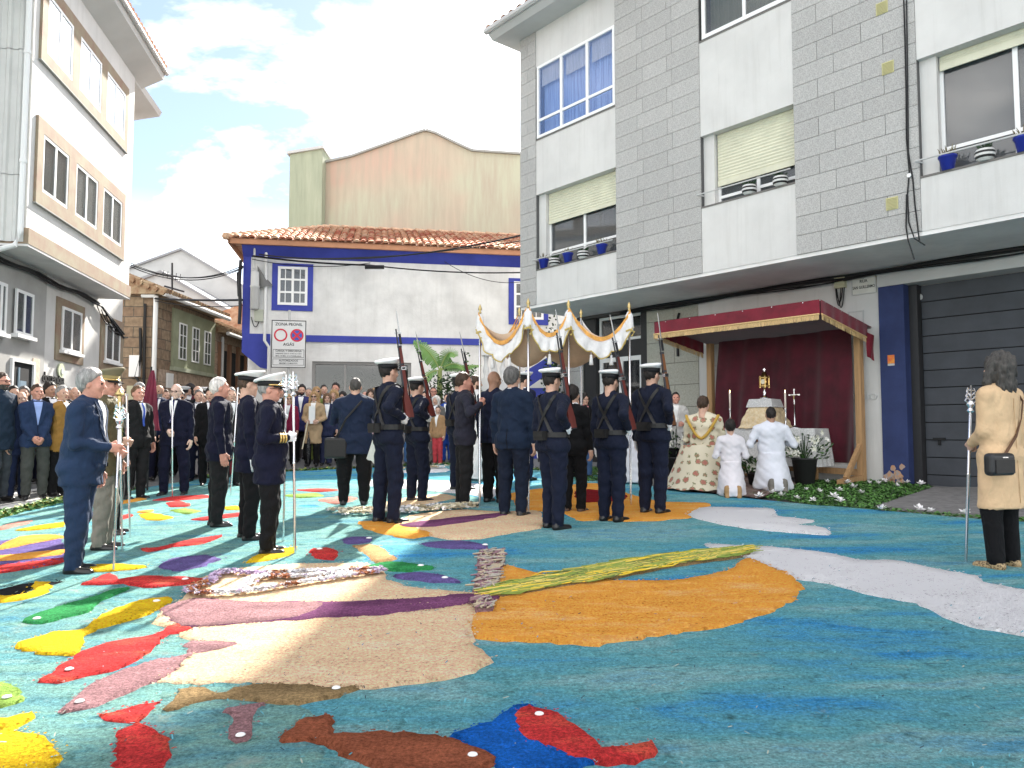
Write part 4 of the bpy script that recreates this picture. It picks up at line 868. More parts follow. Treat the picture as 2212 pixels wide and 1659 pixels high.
def add_crumbs(m, col, sc, lo, hi, amt, st=None):
    t = m.node_tree; b = t.nodes['Principled BSDF']; src = b.inputs['Base Color'].links[0].from_socket
    tcn = t.nodes.new('ShaderNodeTexCoord'); n = t.nodes.new('ShaderNodeTexNoise'); n.inputs['Scale'].default_value = sc; n.inputs['Detail'].default_value = 8; n.inputs['Roughness'].default_value = 0.75
    if st:
        mp = t.nodes.new('ShaderNodeMapping'); mp.inputs['Rotation'].default_value = (0, 0, R(-28)); mp.inputs['Scale'].default_value = st; t.links.new(tcn.outputs['Object'], mp.inputs[0]); t.links.new(mp.outputs[0], n.inputs['Vector'])
    else: t.links.new(tcn.outputs['Object'], n.inputs['Vector'])
    r = t.nodes.new('ShaderNodeMapRange'); r.inputs['From Min'].default_value = lo; r.inputs['From Max'].default_value = hi; r.inputs['To Max'].default_value = amt; t.links.new(n.outputs['Fac'], r.inputs['Value'])
    mx_ = t.nodes.new('ShaderNodeMix'); mx_.data_type = 'RGBA'; t.links.new(r.outputs[0], mx_.inputs[0]); t.links.new(src, mx_.inputs[6]); mx_.inputs[7].default_value = col + (1,); t.links.new(mx_.outputs[2], b.inputs['Base Color'])
def vnoise(x, y, seed=0):
    """cheap smooth relief, metres in, about -1..1 out"""
    v = 0.0; amp = 1.0; f = 1.7
    for k in range(4):
        a = 1.9 * k + seed
        v = v + amp * np.sin(f * (x * math.cos(a) + y * math.sin(a)) + 1.3 * k) * np.cos(f * 0.83 * (-x * math.sin(a + .7) + y * math.cos(a + .7)) + 2.1 * k + seed)
        amp *= 0.62; f *= 2.3
    return v / 1.6
def inpoly(P, poly):
    x, y = P[:, 0], P[:, 1]; r = np.zeros(len(P), bool); n = len(poly); j = n - 1
    for i in range(n):
        xi, yi = poly[i]; xj, yj = poly[j]
        c = ((yi > y) != (yj > y)) & (x < (xj - xi) * (y - yi) / (yj - yi + 1e-12) + xi); r ^= c; j = i
    return r
def rough_outline(pts, step, amp, seed=0):
    """closed polygon resampled at step with an uneven crumbly edge"""
    rr = np.random.default_rng(seed); out = []; n = len(pts)
    P = [np.array(p, float) for p in pts]
    sm = []
    for i in range(n):       # Catmull-Rom through the surveyed points
        p0, p1, p2, p3 = P[i - 1], P[i], P[(i + 1) % n], P[(i + 2) % n]; L = np.linalg.norm(p2 - p1); k = max(1, int(L / step))
        for q in range(k):
            t = q / k; c = 0.5 * ((2 * p1) + (p2 - p0) * t + (2 * p0 - 5 * p1 + 4 * p2 - p3) * t * t + (3 * p1 - p0 - 3 * p2 + p3) * t ** 3)
            lin = p1 + (p2 - p1) * t; sm.append(0.55 * c + 0.45 * lin)
    sm = np.array(sm); sm += rr.normal(0, amp, sm.shape); return sm
LAYER = [0]
def slab(name, poly2d, m, h, parent=None, cell=0.1, relief=0.006, seed=0, edge=0.03, kind=None, skirt=True):
    """heap of coloured sawdust: crumbly outline, uneven top, sloping rim"""
    P = np.asarray(poly2d, float); n = len(P)
    lo, hi = P.min(0), P.max(0); rr = np.random.default_rng(seed + 11)
    pts = []
    y = lo[1]
    while y < hi[1]:
        c = cell * max(0.7, (abs(y) + 1.0) / 5.5) if cell else 1; xs_ = np.arange(max(lo[0], -9.5), min(hi[0], 9.5), c); pts.append(np.stack([xs_ + rr.uniform(-.3, .3, len(xs_)) * c, y + rr.uniform(-.3, .3, len(xs_)) * c], 1)); y += c
    I = np.concatenate(pts) if pts else np.zeros((0, 2)); I = I[inpoly(I, P)] if len(I) else I
    if len(I):     # keep clear of the rim
        A, B = P, np.roll(P, -1, 0); keep = np.ones(len(I), bool)
        for i in range(0, n):
            a, d_ = A[i], B[i] - A[i]; tt = np.clip(((I - a) @ d_) / (d_ @ d_ + 1e-12), 0, 1); keep &= ((I - a - tt[:, None] * d_) ** 2).sum(1) > (0.25 * cell) ** 2
        I = I[keep]
    V2 = [Vector(p) for p in P] + [Vector(p) for p in I]
    r = geometry.delaunay_2d_cdt(V2, [], [list(range(n))], 1, 1e-5)
    vs, fs = np.array([tuple(v) for v in r[0]]), r[2]
    z = np.array([G(x, y) for x, y in vs]) + h + relief * vnoise(vs[:, 0] * 2, vs[:, 1] * 2, seed)
    V = [(x, y, zz_) for (x, y), zz_ in zip(vs, z)]
    if skirt:          # rim
        base = len(V); cen = P.mean(0)
        idx = list(range(n))
        nrm = np.roll(P, -1, 0) - np.roll(P, 1, 0); nrm = np.stack([nrm[:, 1], -nrm[:, 0]], 1); nrm /= np.linalg.norm(nrm, axis=1)[:, None] + 1e-9
        area = 0.5 * np.sum(P[:, 0] * np.roll(P[:, 1], -1) - np.roll(P[:, 0], -1) * P[:, 1])
        if area < 0: nrm = -nrm
        Q = P + nrm * edge
        V += [(x, y, G(x, y) - 0.005) for x, y in Q]
        fs = list(fs) + [(i, base + i, base + (i + 1) % n, (i + 1) % n) for i in range(n)]
    o = mesh_obj(name, np.array(V), [tuple(f) for f in fs], m, parent, smooth=True)
    # consistent upward normals
    bm = bmesh.new(); bm.from_mesh(o.data); bmesh.ops.recalc_face_normals(bm, faces=bm.faces)
    if sum(f.normal.z for f in bm.faces) < 0: bmesh.ops.reverse_faces(bm, faces=bm.faces)
    bm.to_mesh(o.data); bm.free()
    return o
C_base = sawdust('sawdust_sea', [(0.27, (0.025, 0.18, 0.52)), (0.37, (0.055, 0.30, 0.56)), (0.44, (0.11, 0.38, 0.50)), (0.52, (0.14, 0.41, 0.45)), (0.59, (0.25, 0.48, 0.49)), (0.68, (0.11, 0.36, 0.52))], big=0.55)
add_crumbs(C_base, (0.045, 0.13, 0.12), 9.0, 0.56, 0.70, 0.75); add_crumbs(C_base, (0.42, 0.47, 0.36), 5.5, 0.60, 0.74, 0.55)
add_crumbs(C_base, (0.02, 0.10, 0.17), 6.0, 0.57, 0.66, 0.7, (1, 5, 1)); add_crumbs(C_base, (0.24, 0.46, 0.52), 11.0, 0.58, 0.70, 0.6, (1, 4, 1))
edge_px = [(0, 1118), (140, 1083), (300, 1058), (450, 1035), (620, 1020), (800, 1012), (960, 1005), (1240, 1022), (1440, 1058), (1640, 1082), (1900, 1106), (2212, 1132), (2600, 1165)]
EDGE = [(gp(*p).x, gp(*p).y) for p in edge_px]
cpoly = [(-7.2, 6.5), (-8.5, 2.5), (-8.5, -4), (9.0, -4)] + EDGE[::-1]
slab('sawdust_carpet', rough_outline(cpoly, 0.35, 0.02, 1), C_base, 0.022, None, cell=0.075, relief=0.007, seed=2).__setitem__('kind', 'structure')

def dust(nm, c, v=0.25, c2=None):
    d_ = tuple(x * (1 - v) for x in c); l_ = tuple(min(1, x * (1 + v)) for x in c)
    m = sawdust(nm, [(0.32, d_), (0.5, c), (0.68, c2 if c2 else l_)], big=1.8)
    add_crumbs(m, tuple(x * 0.35 for x in c), 34.0, 0.57, 0.70, 0.7); add_crumbs(m, tuple(min(1, x * 1.25 + 0.06) for x in c), 21.0, 0.60, 0.72, 0.6)
    return m
D_orange = dust('sawdust_orange', (0.96, 0.42, 0.07), 0.10, (0.97, 0.52, 0.17)); D_cream = dust('sawdust_cream', (0.92, 0.66, 0.41), 0.07, (0.93, 0.72, 0.50)); D_white = dust('sawdust_white', (0.86, 0.85, 0.86), 0.05)
D_purple = dust('sawdust_purple', (0.22, 0.075, 0.17), 0.3); D_mauve = dust('sawdust_mauve', (0.40, 0.22, 0.23), 0.25); D_red = dust('sawdust_red', (0.68, 0.05, 0.05), 0.25, (0.78, 0.14, 0.08))
D_yellow = dust('sawdust_yellow', (0.86, 0.55, 0.02), 0.15); D_green = dust('sawdust_green', (0.04, 0.30, 0.09), 0.3); D_lime = dust('sawdust_lime', (0.30, 0.48, 0.10), 0.3)
D_brown = dust('sawdust_brown', (0.33, 0.10, 0.05), 0.25); D_olive = dust('sawdust_olive', (0.34, 0.23, 0.11), 0.25); D_lilac = dust('sawdust_lilac', (0.16, 0.12, 0.32), 0.3); D_black = dust('sawdust_black', (0.02, 0.02, 0.024), 0.3)
D_blue = dust('sawdust_blue', (0.01, 0.14, 0.56), 0.3); D_tan = dust('sawdust_tan', (0.66, 0.40, 0.18), 0.25); D_dkred = dust('sawdust_dark_red', (0.25, 0.012, 0.015), 0.3); D_pink = dust('sawdust_pink', (0.68, 0.30, 0.24), 0.25)
motif_n = [0]
C_mint = sawdust('sawdust_seagreen', [(0.30, (0.07, 0.25, 0.36)), (0.42, (0.15, 0.34, 0.36)), (0.52, (0.22, 0.42, 0.37)), (0.60, (0.12, 0.33, 0.36)), (0.70, (0.30, 0.46, 0.42))], big=0.9)
add_crumbs(C_mint, (0.03, 0.11, 0.09), 7.5, 0.55, 0.68, 0.8); add_crumbs(C_mint, (0.50, 0.60, 0.50), 4.0, 0.57, 0.70, 0.7); add_crumbs(C_mint, (0.46, 0.40, 0.42), 1.6, 0.60, 0.70, 0.5)
mint = [(-7.9, 6.6), (-8.2, 2.0), (-4.0, 1.2), (-0.9, 1.2), (-0.55, 2.4), (-0.85, 3.3), (-1.4, 4.6), (-1.7, 5.6), (-1.2, 6.6), (-1.5, 7.6), (-1.0, 8.6), (-1.3, 9.8), (-0.4, 11.0), (-1.6, 12.4), (-3.0, 13.4), (-4.6, 13.8), (-5.9, 13.0), (-6.4, 11.2), (-6.5, 9.6)]
tag(slab('sea_green_ground', rough_outline(mint, 0.07, 0.035, 77), C_mint, 0.029, None, cell=0.11, relief=0.004, seed=78, edge=0.10), kind='structure')
def motif(name, pts, m, label, cat='sawdust motif', group=None, h=0.034, eye=None):
    h = 0.0365 + (h - 0.034) * 0.25
    motif_n[0] += 1; k = motif_n[0]
    P = [(gp(*p).x, gp(*p).y) for p in pts]
    ym = sum(p[1] for p in P) / len(P)
    o2 = rough_outline(P, max(0.03, 0.010 * ym), 0.006 + 0.0008 * ym, k)
    c = np.mean(o2, 0)
    t = thing(name, label, cat, (c[0], c[1], G(*c)), group=group)
    slab('sawdust', o2, m, h + 0.0009 * (k % 9), t, cell=0.10 if ym < 7 else 0.2, relief=0.003, seed=k, edge=0.04)
    if ym < 9:      # grains spilled across the outline
        rr_ = np.random.default_rng(k + 500); n_ = min(420, int(len(o2) * 3.5)); ii = rr_.integers(0, len(o2), n_); nx_ = np.roll(o2, -1, 0) - o2; C_ = o2[ii] + nx_[ii] * rr_.random((n_, 1)) + rr_.normal(0, 0.010 + 0.0022 * ym, (n_, 2)); q = MB()
        for c_ in C_:
            a_ = rr_.uniform(0, 6.28); s_ = rr_.uniform(0.003, 0.008) * (0.8 + 0.12 * ym); z_ = G(*c_) + 0.0385 + 0.004 * rr_.random(); q.add([Vector((c_[0] + s_ * math.cos(a_ + w_), c_[1] + s_ * math.sin(a_ + w_), z_ + 0.3 * s_ * math.sin(3 * w_))) for w_ in (0, 2.0, 3.3, 4.6)], [(0, 1, 2, 3)])
        tag(q.build('spilled_grains', m, t), kind='stuff')
    if eye:
        e = gp(*eye); rr_ = 0.014 + 0.0022 * e.y; q = MB(); q.lathe([(rr_, 0), (rr_ * 0.9, rr_ * 0.2), (rr_ * 0.55, rr_ * 0.36), (rr_ * 0.15, rr_ * 0.4)], (e.x, e.y, G(e.x, e.y) + h + 0.006), 12)
        q.build('eye', mat('white_pebble', (0.8, 0.8, 0.78), 0.5), t, True)
    return t
GF = 'sawdust fish in the carpet'
# the two large winged figures
motif('orange_lobe', [(1087, 1228), (1140, 1242), (1195, 1253), (1250, 1250), (1296, 1262), (1432, 1264), (1503, 1256), (1577, 1241), (1602, 1220), (1619, 1214), (1668, 1233), (1710, 1253), (1726, 1278), (1710, 1303), (1668, 1328), (1586, 1357), (1482, 1374), (1379, 1388), (1287, 1400), (1204, 1396), (1079, 1391), (1023, 1381), (1021, 1358), (1034, 1333), (1075, 1304), (1085, 1260)], D_orange, 'large orange crescent of sawdust in the middle of the carpet, below the straw rope')
motif('cream_lobe', [(400, 1367), (540, 1359), (664, 1350), (851, 1336), (1021, 1316), (1036, 1322), (1021, 1350), (1021, 1379), (1011, 1400), (1038, 1416), (1057, 1437), (1017, 1460), (955, 1477), (872, 1491), (772, 1499), (664, 1494), (540, 1488), (410, 1490), (342, 1486), (383, 1461), (413, 1428), (480, 1412), (500, 1403), (405, 1395)], D_cream, 'large cream lobe of sawdust left of the orange crescent, nearest the viewer')
motif('cream_lobe', [(332, 1351), (385, 1312), (430, 1263), (480, 1242), (560, 1233), (648, 1227), (716, 1225), (795, 1227), (826, 1242), (833, 1262), (887, 1278), (990, 1290), (1030, 1293), (900, 1318), (756, 1318), (513, 1318), (424, 1318), (390, 1350), (370, 1366)], D_cream, 'cream lobe of sawdust edged with white and lilac flowers, above the purple band')
motif('purple_band', [(359, 1324), (424, 1305), (513, 1312), (640, 1313), (756, 1312), (900, 1305), (1041, 1292), (1082, 1295), (1058, 1307), (921, 1329), (802, 1343), (664, 1350), (540, 1359), (397, 1366)], D_purple, 'long tapering purple sawdust band between the two near cream lobes', h=0.043)
motif('sunlit_band_end', [(352, 1326), (424, 1306), (560, 1314), (700, 1315), (640, 1345), (540, 1358), (397, 1365)], D_mauve, 'mauve patch painted as sunlight on the left end of the long purple band', h=0.052)  # paler mauve laid over the purple imitates sun on the band's end
motif('cream_lobe', [(867, 1136), (887, 1120), (990, 1108), (1085, 1112), (1160, 1110), (1171, 1126), (1167, 1146), (1092, 1158), (1034, 1170), (973, 1170), (928, 1163), (887, 1148)], D_cream, 'cream lobe of sawdust under the feet of the marching guards')
motif('cream_lobe', [(820, 1100), (850, 1085), (955, 1073), (985, 1080), (900, 1098), (840, 1108)], D_cream, 'small sunlit cream lobe beside the shoes of the second guard')
motif('purple_band', [(868, 1141), (980, 1126), (1085, 1115), (1098, 1119), (1000, 1137), (921, 1147), (887, 1147)], D_purple, 'shorter purple sawdust band crossing the far cream lobe', h=0.043)
motif('orange_lobe', [(1106, 1071), (1246, 1050), (1297, 1049), (1341, 1066), (1420, 1088), (1524, 1092), (1528, 1100), (1490, 1121), (1430, 1128), (1358, 1131), (1296, 1127), (1256, 1129), (1215, 1112), (1133, 1105)], D_orange, 'far orange lobe of sawdust under the guards nearest the booth')
motif('dark_red_patch', [(1243, 1068), (1270, 1063), (1330, 1068), (1356, 1076), (1340, 1088), (1297, 1090), (1250, 1090)], D_dkred, 'dark red mossy patch on the far orange lobe', h=0.06)
motif('white_streak', [(1524, 1183), (1586, 1185), (1668, 1189), (1730, 1195), (1793, 1204), (1855, 1218), (1938, 1220), (2016, 1237), (2111, 1255), (2124, 1267), (2212, 1285), (2500, 1345), (2500, 1450), (2212, 1380), (2124, 1365), (2062, 1347), (1979, 1311), (1875, 1289), (1793, 1266), (1722, 1257), (1668, 1235), (1619, 1212), (1553, 1198)], D_white, 'long white sawdust plume running to the right picture edge')
motif('white_streak', [(1486, 1119), (1528, 1102), (1664, 1104), (1673, 1115), (1664, 1119), (1755, 1131), (1714, 1139), (1780, 1146), (1784, 1159), (1648, 1150), (1586, 1142)], D_white, 'shorter forked white sawdust plume right of the far orange lobe')
motif('white_streak', [(788, 1042), (900, 1041), (1000, 1046), (1068, 1058), (1065, 1078), (1020, 1072), (900, 1062), (800, 1054)], D_white, 'sunlit white sawdust patch behind the canopy bearer')
motif('white_streak', [(860, 1022), (900, 1016), (966, 1015), (960, 1022), (900, 1025)], D_white, 'thin broken white line near the far edge of the carpet')
# fish
motif('blue_patch', [(985, 1602), (1050, 1585), (1115, 1542), (1150, 1540), (1150, 1590), (1200, 1640), (1275, 1665), (1100, 1690), (1040, 1640)], D_blue, 'bright blue sawdust patch between the two nearest fish', h=0.028)
def fish(pts, m, label, eye=None, h=0.042): return motif('sawdust_fish', pts, m, label, 'sawdust fish', GF, h, eye)
fish([(1115, 1566), (1121, 1549), (1142, 1544), (1179, 1553), (1225, 1574), (1266, 1607), (1287, 1628), (1300, 1640), (1349, 1638), (1405, 1626), (1410, 1640), (1370, 1660), (1266, 1662), (1204, 1638), (1142, 1618), (1121, 1591)], D_red, 'red fish with orange rim at the bottom centre, nearest the viewer', (1165, 1564))
fish([(608, 1620), (652, 1582), (696, 1566), (708, 1566), (710, 1587), (727, 1605), (772, 1607), (831, 1601), (893, 1605), (976, 1618), (1030, 1638), (1075, 1662), (1000, 1700), (850, 1690), (781, 1657), (727, 1628), (723, 1618), (685, 1613)], D_brown, 'large reddish brown fish at the bottom edge, left of the bright red fish', (1021, 1655))
fish([(492, 1545), (560, 1539), (537, 1563), (542, 1594), (533, 1618), (513, 1621), (496, 1611), (496, 1591), (509, 1570)], D_mauve, 'small mauve fish pointing down, left of the reddish brown fish', (519, 1611))
fish([(215, 1563), (335, 1534), (304, 1574), (335, 1594), (359, 1615), (355, 1659), (330, 1690), (260, 1690), (251, 1628), (266, 1597), (284, 1579)], D_red, 'red fish with a broad tail pointing down at the lower left')
fish([(68, 1560), (44, 1584), (20, 1598), (51, 1599), (96, 1611), (120, 1635), (123, 1659), (90, 1695), (-60, 1690), (-60, 1600), (0, 1598), (-10, 1572)], D_yellow, 'big yellow fish cut by the bottom left corner')
fish([(-20, 1495), (24, 1494), (41, 1515), (27, 1536), (-20, 1540)], D_lime, 'lime green fish cut by the left picture edge', (14, 1526))
fish([(94, 1483), (137, 1447), (191, 1416), (256, 1397), (342, 1384), (355, 1375), (362, 1367), (386, 1361), (408, 1373), (386, 1379), (359, 1382), (331, 1413), (290, 1440), (239, 1461), (164, 1478), (113, 1486)], D_red, 'long red fish slanting up to the cream lobe at the left', (149, 1464))
fish([(133, 1555), (154, 1529), (198, 1495), (273, 1461), (342, 1440), (405, 1428), (402, 1407), (410, 1399), (513, 1404), (472, 1416), (412, 1431), (376, 1461), (325, 1488), (273, 1512), (205, 1539)], D_mauve, 'dusty brown mauve fish below the long red fish', (171, 1536))
fish([(31, 1408), (113, 1380), (181, 1374), (205, 1355), (239, 1331), (290, 1314), (342, 1303), (371, 1305), (359, 1317), (307, 1341), (253, 1356), (212, 1368), (186, 1380), (171, 1403), (164, 1427), (85, 1423)], D_yellow, 'yellow fish with wide tail, left of the purple band', (338, 1312))
fish([(51, 1353), (89, 1334), (154, 1314), (212, 1298), (239, 1286), (280, 1280), (219, 1305), (185, 1331), (137, 1345), (85, 1357)], D_green, 'green fish above the yellow fish at the left', (79, 1351))
fish([(188, 1269), (232, 1250), (260, 1262), (307, 1256), (393, 1257), (434, 1262), (393, 1272), (342, 1277), (290, 1274), (260, 1268), (219, 1271)], D_red, 'red fish half in shadow, left of the flower edged cream lobe', (400, 1263))
fish([(-10, 1284), (61, 1269), (133, 1265), (102, 1274), (68, 1278), (51, 1296), (-10, 1298)], D_black, 'black fish at the left edge below the man in the blue suit', h=0.036)
fish([(-10, 1300), (44, 1296), (79, 1284), (68, 1276), (75, 1267), (102, 1267), (106, 1282), (85, 1294), (41, 1306), (-10, 1312)], D_yellow, 'yellow hooked rim round the black fish at the left', h=0.047)
fish([(345, 1231), (376, 1214), (444, 1207), (468, 1217), (437, 1231), (386, 1243)], D_lilac, 'dark violet fish left of the naval officers, beyond the red one')
fish([(301, 1193), (342, 1192), (410, 1173), (482, 1163), (444, 1180), (376, 1188), (321, 1199)], D_red, 'thin red fish left of the naval officers')
fish([(533, 1224), (554, 1207), (632, 1190), (638, 1200), (598, 1214)], D_yellow, 'yellow fish under the shoes of the older naval officer')
fish([(666, 1200), (684, 1193), (718, 1193), (728, 1207), (718, 1217), (684, 1212)], D_red, 'small red fish right of the older naval officer', (690, 1196))
fish([(191, 1231), (260, 1229), (318, 1233), (263, 1240), (205, 1243)], D_yellow, 'yellow fish under the staff of the man in the blue suit')
fish([(-10, 1190), (45, 1168), (96, 1163), (137, 1168), (86, 1178), (-10, 1198)], D_orange, 'orange wave stripe at the left edge, uppermost of three', h=0.045)
fish([(-10, 1212), (68, 1203), (137, 1196), (130, 1206), (-10, 1222)], D_orange, 'orange wave stripe at the left edge, middle of three', h=0.045)
fish([(-10, 1232), (70, 1222), (133, 1213), (130, 1224), (-10, 1248)], D_red, 'red orange wave stripe at the left edge, lowest of three', h=0.045)
motif('violet_patch', [(-20, 1180), (120, 1166), (140, 1200), (120, 1225), (-20, 1245)], D_lilac, 'violet ground between the orange wave stripes at the left edge', h=0.03)
fish([(31, 1152), (85, 1142), (140, 1134), (137, 1143), (68, 1152)], D_yellow, 'yellow stripe fish behind the man in the blue suit')
fish([(-5, 1146), (40, 1134), (70, 1131), (50, 1139), (5, 1151)], D_pink, 'pinkish red stripe fish near the left edge of the carpet')
fish([(304, 1117), (330, 1115), (373, 1124), (350, 1129), (315, 1128)], D_yellow, 'bright yellow fish between the staffs and the white haired man')
fish([(362, 1092), (385, 1088), (410, 1094), (400, 1100), (370, 1100)], D_red, 'red round fish in front of the old man with the staff')
fish([(369, 1108), (400, 1104), (431, 1110), (405, 1116)], D_lime, 'lime fish between the bright yellow and the round red fish')
fish([(228, 1130), (280, 1117), (282, 1122), (240, 1133)], D_red, 'red sliver fish behind the silver staffs')
fish([(294, 1112), (328, 1108), (320, 1114)], D_orange, 'tiny orange fish left of the round red fish')
fish([(240, 1092), (300, 1080), (318, 1082), (260, 1094)], D_orange, 'orange bar at the feet of the man with the striped tie')
fish([(330, 1086), (372, 1078), (440, 1074), (450, 1080), (380, 1086)], D_red, 'red bar at the feet of the old man with the staff')
fish([(485, 1101), (516, 1098), (520, 1106), (490, 1107)], D_yellow, 'yellow spot fish behind the white haired man')
fish([(413, 1129), (450, 1122), (519, 1114), (515, 1121), (440, 1130)], D_red, 'red bar fish left of the white haired man')
fish([(640, 1063), (700, 1060), (730, 1063), (690, 1067)], D_red, 'small red fish beyond the older naval officer')
fish([(620, 1074), (680, 1071), (700, 1076), (650, 1080)], D_lime, 'pale lime fish beyond the older naval officer')
fish([(690, 1085), (740, 1078), (770, 1082), (730, 1094)], D_pink, 'pink fish behind the photographer')
fish([(797, 1233), (836, 1224), (887, 1227), (933, 1234), (887, 1241), (836, 1239)], D_green, 'green fish in the shade, left of the woven grey block', (909, 1233))
fish([(853, 1252), (904, 1249), (955, 1254), (993, 1265), (938, 1266), (887, 1259)], D_lilac, 'violet fish below the shaded green fish', (961, 1260))
fish([(914, 1181), (990, 1175), (1055, 1186), (1048, 1192), (955, 1191)], D_lilac, 'violet fish above the woven grey block', (1048, 1187))
fish([(744, 1170), (795, 1167), (798, 1177), (750, 1182)], D_lilac, 'violet fish left of the orange headed fish', (797, 1172))
fish([(764, 1187), (791, 1184), (826, 1192), (853, 1215), (812, 1222), (795, 1204)], D_tan, 'tan fish between the violet and the green fish')
fish([(774, 1134), (820, 1133), (880, 1143), (932, 1160), (890, 1168), (830, 1160), (790, 1146)], D_orange, 'orange fish just in front of the first guard')
fish([(364, 1551), (396, 1505), (444, 1503), (468, 1515), (547, 1495), (649, 1497), (752, 1502), (770, 1504), (706, 1522), (623, 1533), (581, 1532), (495, 1521), (427, 1532)], D_olive, 'olive brown fish along the lower edge of the near cream lobe', (726, 1506))
# woven block of pods, straw rope
def pods(name, pts, n, m, label, L, r, ang, jit, base_m, lift=0.05):
    P = np.array([(gp(*p).x, gp(*p).y) for p in pts]); c = P.mean(0); t = thing(name, label, 'sawdust motif', (c[0], c[1], G(*c)))
    slab('bed', rough_outline(P, 0.06, 0.006, n), base_m, lift - 0.006, t, cell=0.15, relief=0.004, seed=n, edge=0.02)
    rr = np.random.default_rng(n); q = MB(); lo, hi = P.min(0), P.max(0); k = 0; tries = 0
    while k < n and tries < n * 30:
        tries += 1; p = rr.uniform(lo, hi)
        if not inpoly(p[None], P)[0]: continue
        a = ang + rr.normal(0, jit); d_ = Vector((math.cos(a), math.sin(a), 0.04)); l_ = L * rr.uniform(0.6, 1.2); z = G(*p) + lift + r * rr.uniform(0.2, 1.6)
        side = Vector((-d_.y, d_.x, 0)) * rr.normal(0, 0.25) * l_ * 0.4
        o_ = Vector((p[0], p[1], z)); q.tube([o_ - d_ * l_ / 2, o_ + side, o_ + d_ * l_ / 2], [r * 0.7, r, r * 0.5], 4, mi=int(rr.integers(0, len(m))), caps=False); k += 1
    tag(q.build('pods', m, t), kind='stuff'); return t
M_pod = [mat('pale_pod', (0.44, 0.36, 0.25), 0.8), mat('mauve_pod', (0.26, 0.15, 0.17), 0.8), mat('grey_pod', (0.36, 0.33, 0.28), 0.8)]
pods('woven_block', [(1036, 1199), (1085, 1199), (1088, 1226), (1066, 1288), (1024, 1287), (1034, 1240)], 170, M_pod, 'block of pale twisted pods on mauve beside the straw rope', 0.13, 0.009, 1.2, 0.7, D_mauve)
pods('woven_block', [(1025, 1309), (1067, 1309), (1062, 1333), (1030, 1334)], 40, M_pod, 'small clump of twisted pods under the purple band tip', 0.10, 0.009, 1.2, 0.5, D_mauve, 0.06)
M_straw = [mat('yellow_straw', (0.74, 0.50, 0.04), 0.7), mat('green_straw', (0.20, 0.27, 0.05), 0.7), mat('olive_straw', (0.36, 0.34, 0.07), 0.7), mat('pale_straw', (0.60, 0.47, 0.13), 0.7), mat('green_straw', (0, 0, 0)), mat('dark_straw', (0.12, 0.14, 0.04), 0.8)]
ra, rb = gp(1075, 1292), gp(1617, 1202); rang = math.atan2(rb.y - ra.y, rb.x - ra.x)
pods('straw_rope', [(1068, 1284), (1180, 1258), (1300, 1232), (1440, 1210), (1560, 1197), (1612, 1194), (1619, 1206), (1560, 1216), (1440, 1234), (1300, 1264), (1180, 1284), (1085, 1300)], 900, M_straw, 'thick rope of yellow and green straw lying across the orange crescent', 0.36, 0.0065, rang, 0.12, D_olive, 0.052)
# edging of white and lilac blossoms
def blossoms(name, lines, n, m, label, wob, r0):
    c = gp(*lines[0][0]); t = thing(name, label, 'flowers', (c.x, c.y, c.z)); rr = random.Random(n); q = MB()
    segs = []
    for ln in lines:
        P = [gp(*p) for p in ln]
        for a, b_ in zip(P, P[1:]): segs.append((a, b_, (b_ - a).length))
    tot = sum(s_[2] for s_ in segs)
    for a, b_, L in segs:
        for k in range(int(n * L / tot)):
            p = a.lerp(b_, rr.random()) + Vector((rr.gauss(0, wob), rr.gauss(0, wob), 0)); r = r0 * rr.uniform(0.5, 1.1); z = G(p.x, p.y) + 0.05 + rr.uniform(0, 0.02); mi = (2 if math.sin(p.x * 9 + p.y * 5) > 0.72 else 1 if math.sin(p.x * 5 - p.y * 3) > 0.45 else 0) if rr.random() < 0.75 else rr.choice([0, 0, 1])
            cen = Vector((p.x, p.y, z)); a0 = rr.uniform(0, 6.28); vs = [cen + Vector((0, 0, r * 0.25))]
            for j in range(8):
                aa = a0 + j * 0.785; rj = r * (1 if j % 2 else 0.6); vs.append(cen + Vector((math.cos(aa) * rj, math.sin(aa) * rj, r * rr.uniform(0.1, 0.9))))
            q.add(vs, [(0, 1 + j, 1 + (j + 1) % 8) for j in range(8)], mi)
    tag(q.build('blossoms', m, t), kind='stuff')
M_bl = [mat('white_petal', (0.82, 0.80, 0.80), 0.7), mat('lilac_petal', (0.55, 0.42, 0.58), 0.7), mat('rust_petal', (0.42, 0.17, 0.08), 0.8)]
blossoms('flower_edging', [[(430, 1300), (500, 1298), (560, 1292), (640, 1278), (740, 1262), (825, 1250)], [(430, 1300), (410, 1292), (455, 1270), (480, 1250), (560, 1256), (700, 1250), (825, 1246)], [(520, 1290), (545, 1268), (570, 1262), (650, 1262), (760, 1254)]], 2600, M_bl, 'white and lilac blossom edging on the near cream lobe', 0.022, 0.026)
M_bl2 = [mat('cream_petal', (0.72, 0.66, 0.50), 0.8), mat('white_petal', (0.8, 0.8, 0.8), 0.7), mat('sand_petal', (0.5, 0.42, 0.28), 0.8)]
blossoms('flower_edging', [[(716, 1112), (780, 1110), (860, 1108), (930, 1104), (1018, 1098)], [(740, 1118), (850, 1116), (930, 1110), (1018, 1104)]], 1300, M_bl2, 'cream blossom edging in front of the second guard and the canopy bearer', 0.06, 0.035)
blossoms('flower_edging', [[(860, 1020), (960, 1016)]], 70, M_bl2, 'short row of white blossoms near the girl in red tights', 0.05, 0.07)
